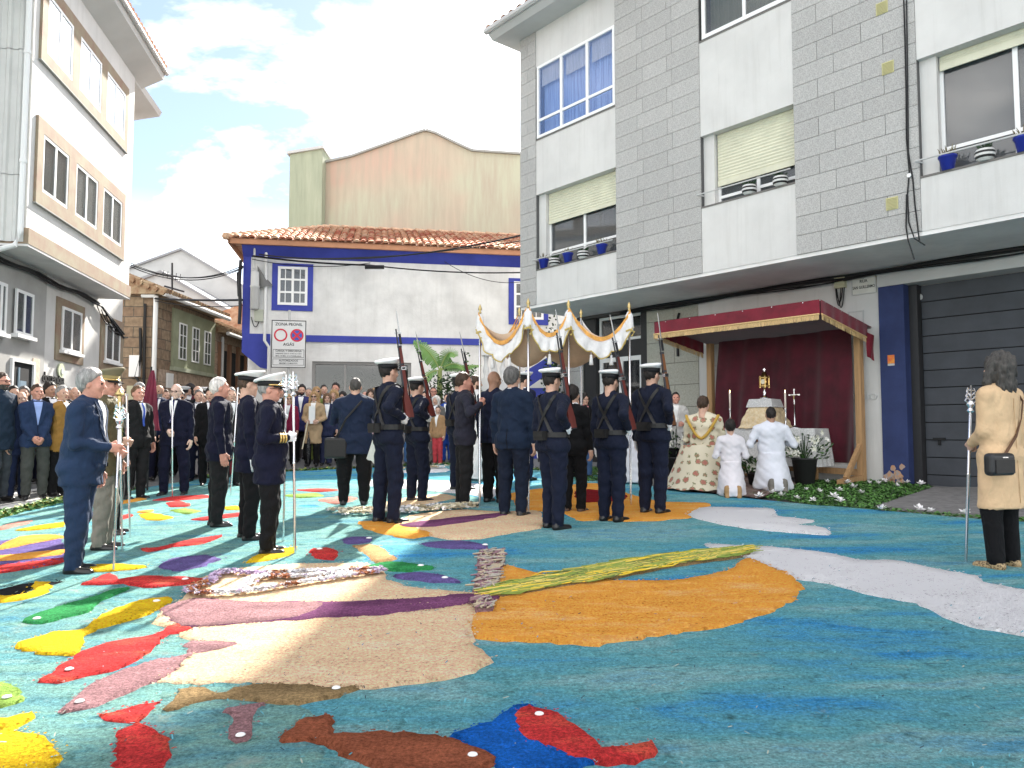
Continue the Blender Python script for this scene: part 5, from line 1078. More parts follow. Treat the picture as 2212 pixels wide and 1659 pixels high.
# crumbs and bits lying on the near sawdust
cr = MB(); rr = random.Random(21)
for k in range(1100):
    y = 2.2 + 4.8 * rr.random() ** 1.3; x = rr.uniform(-0.66, 0.70) * y; a = rr.uniform(0, 3.14); l_ = rr.uniform(0.005, 0.014); z = G(x, y) + 0.040; d_ = Vector((math.cos(a), math.sin(a), rr.uniform(-0.3, 0.5))) * l_; o_ = Vector((x, y, z)); s_ = Vector((-d_.y, d_.x, 0.2 * l_)) * 0.22
    cr.add([o_ - d_ - s_, o_ + d_ - s_, o_ + d_ + s_, o_ - d_ + s_], [(0, 1, 2, 3)], rr.choice([0, 0, 1, 2]))
cr_o = cr.build('sawdust_shavings', [mat('teal_shaving', (0.10, 0.35, 0.42), 0.9), mat('pale_shaving', (0.32, 0.36, 0.30), 0.9), mat('dark_shaving', (0.03, 0.07, 0.09), 0.9)])
tag(cr_o, 'loose curled wood shavings scattered over the near carpet', 'shavings', kind='stuff')
for k, (px_, py_) in enumerate([(1340, 1372), (1276, 1352), (1377, 1348), (782, 1384), (1866, 1287), (1900, 1365), (790, 1432), (605, 1540), (1120, 1400), (1320, 1500)]): pass

# ================================================================== leaf border
M_lf = [mat('leaf_green', (0.07, 0.17, 0.04), 0.6), mat('leaf_mid', (0.11, 0.25, 0.06), 0.6), mat('leaf_dark', (0.03, 0.07, 0.02), 0.6), mat('leaf_yellow', (0.30, 0.30, 0.06), 0.7)]
def leaves(name, polys, n, size, label, seed, yellow=False):
    q = MB(); rr = np.random.default_rng(seed)
    areas = []
    for P in polys: P = np.array(P); areas.append(0.5 * abs(np.sum(P[:, 0] * np.roll(P[:, 1], -1) - np.roll(P[:, 0], -1) * P[:, 1])))
    for P, A in zip(polys, areas):
        P = np.array(P); lo, hi = P.min(0), P.max(0); k = 0; want = int(n * A / sum(areas))
        while k < want:
            C = rr.uniform(lo, hi, (256, 2)); C = C[inpoly(C, P)]
            if not len(C): break
            for c in C:
                a = rr.uniform(0, 6.28); t_ = rr.uniform(0.0, 0.6); s_ = size * rr.uniform(0.5, 1.2)
                d_ = Vector((math.cos(a) * math.cos(t_), math.sin(a) * math.cos(t_), math.sin(t_))); w_ = Vector((-math.sin(a), math.cos(a), rr.uniform(-.4, .4))) * s_ * 0.3
                o_ = Vector((c[0], c[1], G(*c) + rr.uniform(0.0, 0.03)))
                q.add([o_, o_ + d_ * s_ * 0.5 + w_, o_ + d_ * s_, o_ + d_ * s_ * 0.5 - w_], [(0, 1, 2, 3)], int(rr.choice([0, 1, 1, 2, 3] if yellow else [0, 1, 1, 2, 0, 1])))
                k += 1
                if k >= want: break
    tag(q.build(name, M_lf), label, 'leaf border', kind='stuff')
def strip(px_pts, w0, w1):
    P = [(gp(*p).x, gp(*p).y) for p in px_pts]; out = []
    for a, b_ in zip(P, P[1:]):
        d_ = np.array(b_) - np.array(a); nn = np.array([-d_[1], d_[0]]); nn = nn / np.linalg.norm(nn); out.append([np.array(a) + nn * w0, np.array(b_) + nn * w0, np.array(b_) + nn * w1, np.array(a) + nn * w1])
    return out
leaves('leaf_border', strip([(-160, 1160), (0, 1118), (140, 1083), (300, 1058)], -0.15, 0.25), 3000, 0.09, 'yellowish green leaf border along the left edge of the carpet', 3, True)
leaves('leaf_border', strip([(450, 1035), (620, 1020), (800, 1012), (960, 1005), (1240, 1022)], -0.1, 0.2), 2200, 0.10, 'narrow leaf border along the far edge of the carpet', 4, True)
lawn = [[(gp(*p).x, gp(*p).y) for p in [(1232, 1012), (1320, 1010), (1330, 1040), (1245, 1044)]],
        [(gp(*p).x, gp(*p).y) for p in [(1625, 1072), (1700, 1055), (1760, 1040), (1900, 1040), (2018, 1054), (1890, 1097), (1960, 1108), (2160, 1119), (2230, 1124), (2230, 1132), (2080, 1121), (1900, 1106), (1760, 1095)]]]
leaves('leaf_border', lawn, 15000, 0.055, 'broad bed of cut green leaves strewn with white flowers beside the booth', 5)
fl_me = None; rr = random.Random(12); FLP = [(1560, 1072), (1640, 1080), (1668, 1072), (1700, 1060), (1690, 1078), (1742, 1065), (1756, 1088), (1770, 1069), (1786, 1047), (1800, 1080), (1812, 1066), (1845, 1060), (1862, 1072), (1878, 1050), (1898, 1051), (1912, 1046), (1815, 1090), (1905, 1108), (1990, 1052), (1960, 1049), (2085, 1118), (2012, 1112), (1938, 1056), (1720, 1083), (1655, 1066), (1985, 1108), (2150, 1124), (1830, 1050), (1295, 1034), (1265, 1030)]
for k, p in enumerate(FLP):
    if fl_me is None:
        q = MB(); 
        for j in range(9):
            a = j * 0.70; t_ = 0.25 + 0.35 * (j % 3); d_ = Vector((math.cos(a) * math.cos(t_), math.sin(a) * math.cos(t_), math.sin(t_))); w_ = Vector((-math.sin(a), math.cos(a), 0.1))
            q.add([Vector((0, 0, 0)), d_ * 0.055 + w_ * 0.026, d_ * 0.10 + Vector((0, 0, -0.008)), d_ * 0.055 - w_ * 0.026], [(0, 1, 2, 3)])
        fl_me = bpy.data.meshes.new('white_flower'); fl_me.from_pydata([tuple(v) for v in q.v], [], q.f); fl_me.materials.append(M_bl[0])
    g = gp(*p); o = bpy.data.objects.new('white_flower', fl_me); COL.objects.link(o); o.location = (g.x, g.y, g.z + 0.045); o.rotation_euler = (rr.uniform(-.3, .3), rr.uniform(-.3, .3), rr.uniform(0, 6)); o.scale = [rr.uniform(0.6, 0.95)] * 3
    tag(o, 'white flower head lying on the bed of cut green leaves by the booth', 'flower', 'white flowers strewn on the leaf bed')

# ================================================================== people: continuous bodies grown from a distance field
class SDF:
    def __init__(s, lo, hi, vox):
        s.lo = np.array(lo, np.float32); s.vox = vox; s.n = np.ceil((np.array(hi) - s.lo) / vox).astype(int) + 1
        s.ax = [s.lo[i] + vox * np.arange(s.n[i], dtype=np.float32) for i in range(3)]; s.D = {}
    def grp(s, g):
        if g not in s.D: s.D[g] = np.full(s.n, 0.5, np.float32)
        return s.D[g]
    def sub(s, mn, mx):
        i0 = np.clip(np.floor((mn - s.lo) / s.vox).astype(int), 0, s.n - 1); i1 = np.clip(np.ceil((mx - s.lo) / s.vox).astype(int) + 1, 1, s.n)
        sl = tuple(slice(a, b) for a, b in zip(i0, i1))
        return sl, s.ax[0][sl[0]][:, None, None], s.ax[1][sl[1]][None, :, None], s.ax[2][sl[2]][None, None, :]
    def put(s, g, sl, d, k):
        A = s.grp(g); c = A[sl]
        if k > 0:
            h = np.clip(0.5 + 0.5 * (c - d) / k, 0, 1); A[sl] = c * (1 - h) + d * h - k * h * (1 - h)
        else: A[sl] = np.minimum(c, d)
    def cone(s, g, a, b, ra, rb=None, ky=1.0, k=0.025, cut=None, top=None):
        rb = ra if rb is None else rb; a = np.array(a, np.float32); b = np.array(b, np.float32); m = max(ra, rb) * max(1, ky) + 0.05
        sl, X, Y, Z = s.sub(np.minimum(a, b) - m, np.maximum(a, b) + m); ba = b - a
        qx, qy, qz = X - a[0], Y - a[1], Z - a[2]
        h = np.clip((qx * ba[0] + qy * ba[1] + qz * ba[2]) / (ba @ ba + 1e-9), 0, 1)
        d = np.sqrt((qx - h * ba[0]) ** 2 + ((qy - h * ba[1]) / ky) ** 2 + (qz - h * ba[2]) ** 2) - (ra + (rb - ra) * h)
        if ky != 1: d = d * min(1, ky)
        if cut is not None: d = np.maximum(d, cut - Z)
        if top is not None: d = np.maximum(d, Z - top)
        s.put(g, sl, d, k)
    def ell(s, g, c, r, k=0.02, cut=None, carve=False):
        c = np.array(c, np.float32); r = np.array(r, np.float32); sl, X, Y, Z = s.sub(c - r - 0.04, c + r + 0.04)
        d = (np.sqrt(((X - c[0]) / r[0]) ** 2 + ((Y - c[1]) / r[1]) ** 2 + ((Z - c[2]) / r[2]) ** 2) - 1) * float(r.min())
        if cut is not None: d = np.maximum(d, cut - Z)
        if carve:
            A = s.grp(g); A[sl] = np.maximum(A[sl], -d)
        else: s.put(g, sl, d, k)
    def wrinkle(s, groups, amp, seed):
        X, Y, Z = s.ax[0][:, None, None], s.ax[1][None, :, None], s.ax[2][None, None, :]
        w = np.sin(34 * Z + 13 * X + seed + 3 * np.sin(9 * X + seed)) * np.sin(17 * X - 21 * Y + 8 * Z + 2 * seed) + 0.6 * np.sin(61 * Z - 24 * Y + 18 * X + seed * 3) * np.cos(33 * X + 20 * Y)
        for g in groups:
            if g in s.D: s.D[g] = s.D[g] + (amp * w).astype(np.float32)
    def mesh(s):
        names = list(s.D); A = np.stack([s.D[g] for g in names]); L = A.argmin(0); V = A.min(0); V[V == 0] = 1e-6
        V[0] = V[-1] = 0.5; V[:, 0] = V[:, -1] = 0.5; V[:, :, 0] = V[:, :, -1] = 0.5
        ins = V < 0; n = s.n
        cs = [(i, j, k) for i in (0, 1) for j in (0, 1) for k in (0, 1)]
        cnt = sum(ins[i:n[0] - 1 + i, j:n[1] - 1 + j, k:n[2] - 1 + k].astype(np.int8) for i, j, k in cs)
        I = np.argwhere((cnt > 0) & (cnt < 8)); idx = np.full(n - 1, -1, np.int32); idx[tuple(I.T)] = np.arange(len(I))
        cv = np.stack([V[I[:, 0] + i, I[:, 1] + j, I[:, 2] + k] for i, j, k in cs], 1)
        acc = np.zeros((len(I), 3), np.float32); num = np.zeros((len(I), 1), np.float32)
        for a in range(8):
            for b in range(a + 1, 8):
                da = np.array(cs[b]) - np.array(cs[a])
                if abs(da).sum() != 1: continue
                va, vb = cv[:, a], cv[:, b]; m = (va < 0) != (vb < 0); t = np.where(m, va / (va - vb + 1e-12), 0)[:, None]
                acc += np.where(m[:, None], np.array(cs[a], np.float32) + t * da, 0); num += m[:, None]
        P = s.lo + (I + acc / np.maximum(num, 1)) * s.vox
        F_, M_ = [], []
        for ax in range(3):
            o1, o2 = (ax + 1) % 3, (ax + 2) % 3
            s0 = [slice(None)] * 3; s1 = [slice(None)] * 3; s0[ax] = slice(0, -1); s1[ax] = slice(1, None)
            ch = ins[tuple(s0)] != ins[tuple(s1)]; E = np.argwhere(ch)
            E = E[(E[:, o1] > 0) & (E[:, o2] > 0) & (E[:, o1] < n[o1] - 1) & (E[:, o2] < n[o2] - 1)]
            if not len(E): continue
            q = []
            for (u, v) in ((0, 0), (-1, 0), (-1, -1), (0, -1)):
                C = E.copy(); C[:, o1] += u; C[:, o2] += v; q.append(idx[tuple(C.T)])
            q = np.stack(q, 1); first = ins[tuple(E.T)]; q = np.where(first[:, None], q, q[:, ::-1])
            E2 = E.copy(); E2[:, ax] += np.where(first, 0, 1); F_.append(q); M_.append(L[tuple(E2.T)])
        Fc = np.concatenate(F_); Lb = np.concatenate(M_); ok = (Fc >= 0).all(1)
        return P.astype(np.float64), Fc[ok], Lb[ok], names

SKIN = {'light': (0.56, 0.34, 0.25), 'ruddy': (0.55, 0.27, 0.20), 'tan': (0.40, 0.23, 0.155), 'pale': (0.62, 0.42, 0.34)}
def cloth(c, rough=0.85):
    """woven cloth with soft hanging folds"""
    n = 'cloth_%02x%02x%02x' % tuple(int(min(255, max(0, x) ** (1 / 2.2) * 255)) for x in c)
    if n in MATS: return MATS[n]
    m = mat(n, c, rough, var=0.10, vs=6, sheen=0.02, spec=0.2)
    t = m.node_tree; b = t.nodes['Principled BSDF']; tcn = t.nodes.new('ShaderNodeTexCoord'); mp = t.nodes.new('ShaderNodeMapping'); mp.inputs['Scale'].default_value = (1, 1, 0.5); t.links.new(tcn.outputs['Object'], mp.inputs[0])
    nz_ = t.nodes.new('ShaderNodeTexNoise'); nz_.inputs['Scale'].default_value = 9.0; nz_.inputs['Detail'].default_value = 3.5; nz_.inputs['Distortion'].default_value = 1.2; t.links.new(mp.outputs[0], nz_.inputs['Vector'])
    bp = t.nodes.new('ShaderNodeBump'); bp.inputs['Strength'].default_value = 0.55; bp.inputs['Distance'].default_value = 0.055; t.links.new(nz_.outputs['Fac'], bp.inputs['Height']); t.links.new(bp.outputs[0], b.inputs['Normal'])
    return m
HAIRC = {'grey': (0.26, 0.25, 0.24), 'white': (0.62, 0.58, 0.54), 'dark': (0.018, 0.014, 0.012), 'brown': (0.055, 0.032, 0.02), 'blond': (0.36, 0.22, 0.10), 'saltpepper': (0.11, 0.105, 0.10), 'chestnut': (0.13, 0.07, 0.035), 'greydark': (0.06, 0.055, 0.05)}
def hairm(c): return mat('hair_' + c, HAIRC[c], 0.55, var=0.4, vs=40, bump=0.5, bs=90, stretch=(1, 1, 0.25), spec=0.3)
def skinm(c): return mat('skin_' + c, SKIN[c], 0.55, var=0.10, vs=22, spec=0.35)
M_eye = mat('eye_dark', (0.03, 0.02, 0.018), 0.3); M_lip = mat('lip', (0.36, 0.13, 0.11), 0.5); M_shoe = mat('black_shoe', (0.012, 0.011, 0.011), 0.28, spec=0.5); M_glove = mat('white_glove', (0.78, 0.78, 0.80), 0.8, var=0.05)
M_lens = mat('dark_lens', (0.01, 0.01, 0.012), 0.1, spec=0.6); M_leather = mat('black_leather', (0.014, 0.013, 0.013), 0.45, spec=0.4, var=0.2, vs=30)
M_capw = mat('cap_white', (0.80, 0.80, 0.80), 0.6); M_capb = mat('cap_band_black', (0.01, 0.01, 0.012), 0.6)

def head_mesh(vox, hair, opt):
    """returns (verts, faces, names/labels) of head and of hair in head space; origin at head centre, +y is the face"""
    H = SDF((-0.12, -0.14, -0.22), (0.12, 0.15, 0.14), vox)
    H.ell('skin', (0, -0.010, 0.018), (0.075, 0.096, 0.098)); H.ell('skin', (0, 0.028, -0.042), (0.058, 0.064, 0.078), k=0.03); H.ell('skin', (0, 0.066, -0.095), (0.028, 0.024, 0.022), k=0.025)
    H.cone('skin', (0, 0.086, 0.012), (0, 0.114, -0.030), 0.008, 0.013, k=0.014); H.cone('skin', (-0.036, 0.080, 0.024), (0.036, 0.080, 0.024), 0.012, k=0.018)
    for sx in (-1, 1):
        H.ell('skin', (sx * 0.077, -0.006, -0.012), (0.011, 0.022, 0.033), k=0.006); H.ell('skin', (sx * 0.040, 0.070, -0.028), (0.022, 0.020, 0.022), k=0.02)
        H.ell('skin', (sx * 0.031, 0.104, 0.006), (0.017, 0.018, 0.011), carve=True); H.ell('eye', (sx * 0.031, 0.083, 0.004), (0.014, 0.012, 0.009), k=0)
    H.cone('lip', (-0.019, 0.090, -0.064), (0.019, 0.090, -0.064), 0.0055, k=0)
    H.cone('skin', (0, -0.022, -0.24), (0, -0.012, -0.07), opt.get('neck', 0.058), 0.054, k=0.03)
    hm = H.mesh(); hr = None
    if hair:
        Q = SDF((-0.16, -0.20, -0.44), (0.16, 0.15, 0.19), vox * 1.05); X, Y, Z = Q.ax[0][:, None, None], Q.ax[1][None, :, None], Q.ax[2][None, None, :]
        st = hair
        def pl(y0, z0, ny, nz): return (Y - y0) * ny + (Z - z0) * nz
        if st in ('short', 'thick', 'crop'):
            t_ = {'short': 0.011, 'thick': 0.022, 'crop': 0.006}[st]; Q.ell('h', (0, -0.012 - 0.45 * t_, 0.022 + 0.2 * t_), (0.076 + t_ * 0.8, 0.097 + t_ * 0.7, 0.099 + t_), k=0); D = Q.D['h']
            Q.D['h'] = np.maximum(D, pl(0.066, 0.082, 0.8, -0.6) + 0 * X); Q.D['h'] = np.maximum(Q.D['h'], -(Z + 0.075) + 0 * X + 0 * Y)
        elif st == 'bald':
            Q.ell('h', (0, -0.014, 0.012), (0.084, 0.100, 0.098), k=0); Q.D['h'] = np.maximum(np.maximum(Q.D['h'], Z - 0.035 + 0 * X + 0 * Y), np.maximum(pl(0.02, 0.03, 0.85, -0.5) + 0 * X, -(Z + 0.07) + 0 * X + 0 * Y))
        elif st in ('bob', 'long', 'curly'):
            low = {'bob': 0.13, 'long': 0.28, 'curly': 0.15}[st]
            Q.ell('h', (0, -0.012, 0.026), (0.094, 0.114, 0.112), k=0); Q.cone('h', (0, -0.045, 0.0), (0, -0.06, -low), 0.098, 0.088 if st != 'long' else 0.06, ky=0.75, k=0.04)
            for sx in (-1, 1): Q.cone('h', (sx * 0.072, 0.005, 0.03), (sx * (0.082 if st != 'curly' else 0.10), 0.012, -low * 0.8), 0.032, 0.038 if st == 'curly' else 0.022, k=0.03)
            X3 = ((X) / 0.066) ** 2 + ((Y - 0.115) / 0.085) ** 2 + ((Z + 0.035) / 0.105) ** 2
            Q.D['h'] = np.maximum(Q.D['h'], (1 - np.sqrt(X3)) * 0.066)
        elif st == 'pony':
            Q.ell('h', (0, -0.012, 0.022), (0.083, 0.104, 0.106), k=0); Q.D['h'] = np.maximum(Q.D['h'], pl(0.062, 0.080, 0.8, -0.6) + 0 * X); Q.ell('h', (0, -0.115, 0.02), (0.035, 0.04, 0.04), k=0.02); Q.cone('h', (0, -0.12, 0.0), (0, -0.11, -0.12), 0.028, 0.015, k=0.02)
        Q.D['h'] = Q.D['h'] + (0.005 if st not in ('curly', 'long') else 0.012) * (np.sin(95 * X + 30 * Z + 2 * np.sin(40 * Y)) * np.sin(58 * Y + 44 * Z + 15 * X)).astype(np.float32)
        hr = Q.mesh()
    return hm, hr
HEADS = {}
def get_head(vox, hair, opt):
    k = (round(vox, 4), hair, opt.get('neck', 0.058))
    if k not in HEADS: HEADS[k] = head_mesh(vox, hair, opt)
    return HEADS[k]
def rot(yaw, pitch=0.0, roll=0.0):
    return np.array((Matrix.Rotation(yaw, 3, 'Z') @ Matrix.Rotation(pitch, 3, 'X') @ Matrix.Rotation(roll, 3, 'Y')))
HANDS = {}
def hand_mesh(kind, vox):
    if (kind, vox) in HANDS: return HANDS[(kind, vox)]
    Q = SDF((-0.05, -0.07, -0.09), (0.22, 0.10, 0.10), vox); g = 'hand'
    Q.cone(g, (-0.03, 0, 0), (0.01, 0, 0), 0.026, 0.027); Q.cone(g, (0.02, 0, 0.016), (0.08, 0.0, 0.024), 0.021, 0.019, k=0.03); Q.cone(g, (0.02, 0, -0.016), (0.075, 0.0, -0.026), 0.021, 0.017, k=0.03)
    fz = (0.033, 0.011, -0.011, -0.031); fl = (0.95, 1.06, 1.0, 0.8)
    for z, l_ in zip(fz, fl):
        if kind == 'fist': pts = [(0.078, 0.0, z), (0.100 * (0.9 + 0.1 * l_), 0.024, z), (0.090, 0.052, z), (0.062, 0.052, z)]
        elif kind == 'flat': pts = [(0.08, 0, z), (0.08 + 0.045 * l_, 0.004, z * 1.15), (0.08 + 0.075 * l_, 0.012, z * 1.2), (0.08 + 0.098 * l_, 0.022, z * 1.2)]
        else: pts = [(0.078, 0, z), (0.078 + 0.040 * l_, 0.010, z * 1.05), (0.078 + 0.064 * l_, 0.030, z), (0.078 + 0.070 * l_, 0.052, z * 0.95)]
        for i in range(3): Q.cone(g, pts[i], pts[i + 1], 0.0105 - 0.001 * i, 0.0100 - 0.001 * i, k=0.006)
    tp = [(0.012, 0.008, 0.030), (0.040, 0.026, 0.052), (0.066, 0.044, 0.046)] if kind == 'fist' else [(0.012, 0.006, 0.030), (0.045, 0.018, 0.056), (0.078, 0.028, 0.062)]
    for i in range(2): Q.cone(g, tp[i], tp[i + 1], 0.014 - 0.002 * i, 0.012 - 0.002 * i, k=0.008)
    m = Q.mesh(); HANDS[(kind, vox)] = m; return m

def ik(sh, tgt, l1, l2, pole):
    sh, tgt, pole = Vector(sh), Vector(tgt), Vector(pole); d = tgt - sh; L = min(d.length, (l1 + l2) * 0.995); dn = d.normalized()
    a = (l1 * l1 - l2 * l2 + L * L) / (2 * L); h = math.sqrt(max(0, l1 * l1 - a * a)); p = pole - dn * pole.dot(dn); p.normalize()
    return sh + dn * a + p * h, sh + dn * L

PEOPLE = {}
def person(label, foot, H, heading, jacket=(0.01, 0.012, 0.03), trousers=None, skin='light', hair='short', hairc='dark', shirt=(0.75, 0.75, 0.76), tie=None, rh=None, lh=None, rhk='relax', lhk='relax', rh_axis=None, lh_axis=None,
           build=1.0, hem=0.80, flare=1.0, head_yaw=0.0, head_pitch=0.0, lean=0.0, cap=None, glasses=None, beard=None, skirt=None, shoes=None, vox=0.017, hvox=0.0095, kneel=0.0, robe=None, suitV=True, gloves=None, belly=0.0, group=None,
           coat_over=None, cloth_amp=0.0062, girl=False, crowd=False, stance=0.095, foot_m=None, robe_r=(0.17, 0.30)):
    """one figure; foot = world ground point, heading in degrees (0 = +x, 90 = away from the camera)"""
    if crowd: vox, hvox = 0.024, 0.013
    sc = H / 1.75; rz = R(heading - 90); t = thing('person', label, 'person', (foot[0], foot[1], foot[2]), rz, group)
    inv = XF[t.name]
    def loc(p): return np.array(inv @ Vector(p)) / sc
    dz = -0.43 * kneel
    tr = trousers if trousers is not None else jacket
    B = SDF((-0.50, -0.52, -0.02), (0.50, 0.58, 1.62), vox)
    Ly = lambda z: lean * (z - 0.9)      # forward lean grows with height
    rr = random.Random(sum(ord(ch) * (i + 3) for i, ch in enumerate(label)) % 99991); bw = build * rr.uniform(0.97, 1.04)
    if head_yaw == 0 and not kneel: head_yaw = rr.uniform(-9, 9) * (2 if crowd else 1)
    if head_pitch == 0: head_pitch = rr.uniform(-7, 5)
    sway = rr.uniform(-0.016, 0.016)
    # legs
    if kneel > 0.5:
        for sx in (-1, 1):
            B.cone('trousers', (sx * 0.095, 0, 0.50), (sx * 0.11, 0.03, 0.085), 0.10, 0.07); B.cone('trousers', (sx * 0.11, 0.03, 0.075), (sx * 0.10, -0.36, 0.07), 0.065, 0.05); B.cone('shoes', (sx * 0.10, -0.38, 0.12), (sx * 0.10, -0.44, 0.02), 0.045, 0.04, k=0.01); B.cone('shoes', (sx * 0.10, -0.40, 0.17), (sx * 0.10, -0.41, 0.12), 0.045, 0.045, k=0.02)
    else:
        for sx in (-1, 1):
            fx = sx * stance * (0.85 + 0.4 * rr.random()) + sway; fy = sx * 0.035 * rr.uniform(-1, 1.4)
            B.cone('trousers', (sx * 0.085 * bw, 0, 0.90), (fx * 1.0, 0.012 + fy, 0.49), 0.098 * bw, 0.077 * bw, k=0.03); B.cone('trousers', (fx, 0.012 + fy, 0.49), (fx, -0.012 + fy, 0.105), 0.077 * bw, 0.066 if skirt is None else 0.045, k=0.03, cut=0.045)
            B.cone('shoes', (fx, -0.045 + fy, 0.045), (fx + sx * 0.022, 0.135 + fy, 0.030), 0.044, 0.036, k=0.01, cut=0.0); B.cone('shoes', (fx, -0.02 + fy, 0.09), (fx, -0.01 + fy, 0.05), 0.045, 0.045, k=0.02)
        B.ell('trousers', (0, 0, 0.93), (0.165 * bw, 0.125 * bw + belly * 0.4, 0.13), k=0.05)
    # torso
    g = 'jacket'; z = lambda v: v + dz
    B.cone(g, (0, Ly(1.08), z(1.08)), (0, Ly(1.32), z(1.32)), 0.158 * bw + belly * 0.4, 0.180 * bw, ky=0.66 + belly, k=0.05)
    if belly: B.ell(g, (0, 0.05 + Ly(1.05), z(1.05)), (0.15 * bw, 0.10 + belly, 0.16), k=0.06)
    B.cone(g, (-0.135 * bw, Ly(1.42) - 0.01, z(1.415)), (0.135 * bw, Ly(1.42) - 0.01, z(1.415)), 0.066, k=0.06); B.cone(g, (0, Ly(1.44) - 0.012, z(1.40)), (0, Ly(1.47) - 0.015, z(1.475)), 0.10, 0.062, ky=0.85, k=0.05)
    hz = max(hem, 0.05) + (dz if hem > 0.7 else 0); 
    if robe is None or kneel: B.cone(g, (0, Ly(1.05), z(1.06)), (0, 0.0, hz - 0.02), 0.158 * bw + belly * 0.4, (0.178 + 0.05 * max(0, 0.8 - hem)) * bw * flare + belly * 0.2, ky=0.72 + belly * 0.6, k=0.05, cut=hz)
    if robe is not None:
        B.cone('robe', (0, Ly(1.0), z(1.02)), (0, -0.06 * kneel, 0.06), robe_r[0], robe_r[1], ky=0.80 + 0.25 * kneel, k=0.02, cut=0.035, top=z(1.03))
        if kneel: B.cone('robe', (0, -0.05, 0.30), (0, -0.30, 0.10), 0.19, 0.16, k=0.08, cut=0.03)
        else: B.cone(g, (0, Ly(1.05), z(1.06)), (0, 0, 0.98), 0.158 * bw, 0.165 * bw, ky=0.72, k=0.05, cut=0.95)
    if skirt is not None: B.cone('skirt', (0, 0, 0.95), (0, 0, skirt), 0.15, 0.20, ky=0.75, k=0.02, cut=skirt)
    # collar and neck
    if suitV: B.cone(g, (0, Ly(1.47) - 0.030, z(1.45)), (0, Ly(1.49) - 0.026, z(1.50)), 0.084, 0.074, ky=0.92, k=0.01, top=z(1.496))
    B.cone('shirt', (0, Ly(1.47) - 0.016, z(1.455)), (0, Ly(1.5) - 0.012, z(1.525)), 0.070, 0.066, ky=0.95, k=0.005, top=z(1.522))
    # arms
    parts_h = []
    for side, tgt, kd, axis in ((1, rh, rhk, rh_axis), (-1, lh, lhk, lh_axis)):
        sh = (side * 0.178 * bw, Ly(1.42) - 0.01, z(1.405))
        if tgt is None: tl = np.array([side * (0.235 * bw), 0.045, z(0.835)])
        elif len(tgt) == 4: tl = np.array(tgt[:3]) + np.array([0, 0, 0.0 if kneel == 0 else 0])
        else: tl = loc(tgt)
        pole = (side * 0.5, -0.75, -0.45)
        tgtv = Vector(tl); reach = tgtv - Vector(sh)
        wr = tgtv - reach.normalized() * 0.0
        # wrist sits behind the grip
        el, wrist = ik(sh, wr, 0.285, 0.255, pole)
        fd = (wrist - el).normalized()
        if tgt is not None: el, wrist = ik(sh, tgtv - fd * 0.07, 0.285, 0.255, pole); fd = (wrist - el).normalized()
        B.cone(g, sh, el, 0.063 * (0.5 + 0.5 * bw), 0.052, k=0.03); B.cone(g, el, wrist - fd * 0.012, 0.052, 0.042, k=0.03); B.cone('shirt', wrist - fd * 0.02, wrist + fd * 0.008, 0.033, 0.032, k=0)
        Zh = Vector(axis) if axis else Vector((0, 0.25, 1)) if tgt is not None else Vector((0, 1, 0.2)); Zh = (Zh - fd * Zh.dot(fd)).normalized(); Yh = Zh.cross(fd) * side
        hv, hf, hl, _ = hand_mesh(kd, 0.0075 if not crowd else 0.011)
        hv = hv @ np.array([tuple(fd), tuple(Yh), tuple(Zh)]) + np.array(wrist)
        if np.linalg.det(np.array([tuple(fd), tuple(Yh), tuple(Zh)])) < 0: hf = hf[:, ::-1]
        parts_h.append((hv, hf))
    if kneel == 0 and 'trousers' in B.D:      # the jacket always lies over the trousers above its hem
        Zg = B.ax[2][None, None, :]; ov = np.maximum(np.maximum(B.D['trousers'] - 0.016, hz - Zg), Zg - 1.1); B.D['jacket'] = np.minimum(B.D['jacket'], ov)
    B.wrinkle(['jacket', 'trousers', 'robe', 'skirt'], cloth_amp, rr.uniform(0, 6))
    V, Fc, Lb, names = B.mesh()
    slots = []; 
    def slot(m):
        if m not in slots: slots.append(m)
        return slots.index(m)
    cm = {'jacket': cloth(jacket) if not isinstance(jacket, bpy.types.Material) else jacket, 'trousers': cloth(tr) if not isinstance(tr, bpy.types.Material) else tr, 'shoes': shoes or M_shoe, 'shirt': cloth(shirt), 'robe': robe if isinstance(robe, bpy.types.Material) else cloth(robe or (0.7, 0.7, 0.7)), 'skirt': cloth(tr) if not isinstance(tr, bpy.types.Material) else tr}
    fm = np.array([slot(cm[n_]) for n_ in names])[Lb]
    C = V[Fc].mean(1)
    if False:
        vx = np.clip((C[:, 2] - 1.13) * 0.20, 0, 0.07); isj = (Lb == names.index('jacket')) & (C[:, 1] > 0.02) & (C[:, 2] < 1.50)
        fm[isj & (np.abs(C[:, 0]) < vx)] = slot(cm['shirt'])
        if tie is not None: fm[isj & (np.abs(C[:, 0]) < np.minimum(vx, 0.026))] = slot(cloth(tie)); fm[(Lb == names.index('shirt')) & (C[:, 1] > 0.03) & (np.abs(C[:, 0]) < 0.022) & (C[:, 2] > 1.3)] = slot(cloth(tie))
    # head
    hc = np.array([0, Ly(1.62) - 0.008 + 0.03 * (lean > 0), z(1.632)]); hm, hr = get_head(hvox, hair, {'neck': 0.058 if build >= 1 else 0.05}); RM = rot(R(head_yaw), R(head_pitch))
    hV = hm[0] @ RM.T + hc; hs = 1.0
    ms = {'skin': skinm(skin), 'eye': M_eye, 'lip': M_lip}; hfm = np.array([slot(ms[n_]) for n_ in hm[3]])[hm[2]]
    if beard:
        Cc = hm[0][hm[1]].mean(1); hfm[(Cc[:, 2] < -0.040) & (Cc[:, 2] > -0.125) & (Cc[:, 1] > -0.005) & (hm[2] == hm[3].index('skin'))] = slot(hairm(beard))
    off = len(V); allV = [V, hV]; allF = [Fc, hm[1] + off]; allM = [fm, hfm]; off += len(hV)
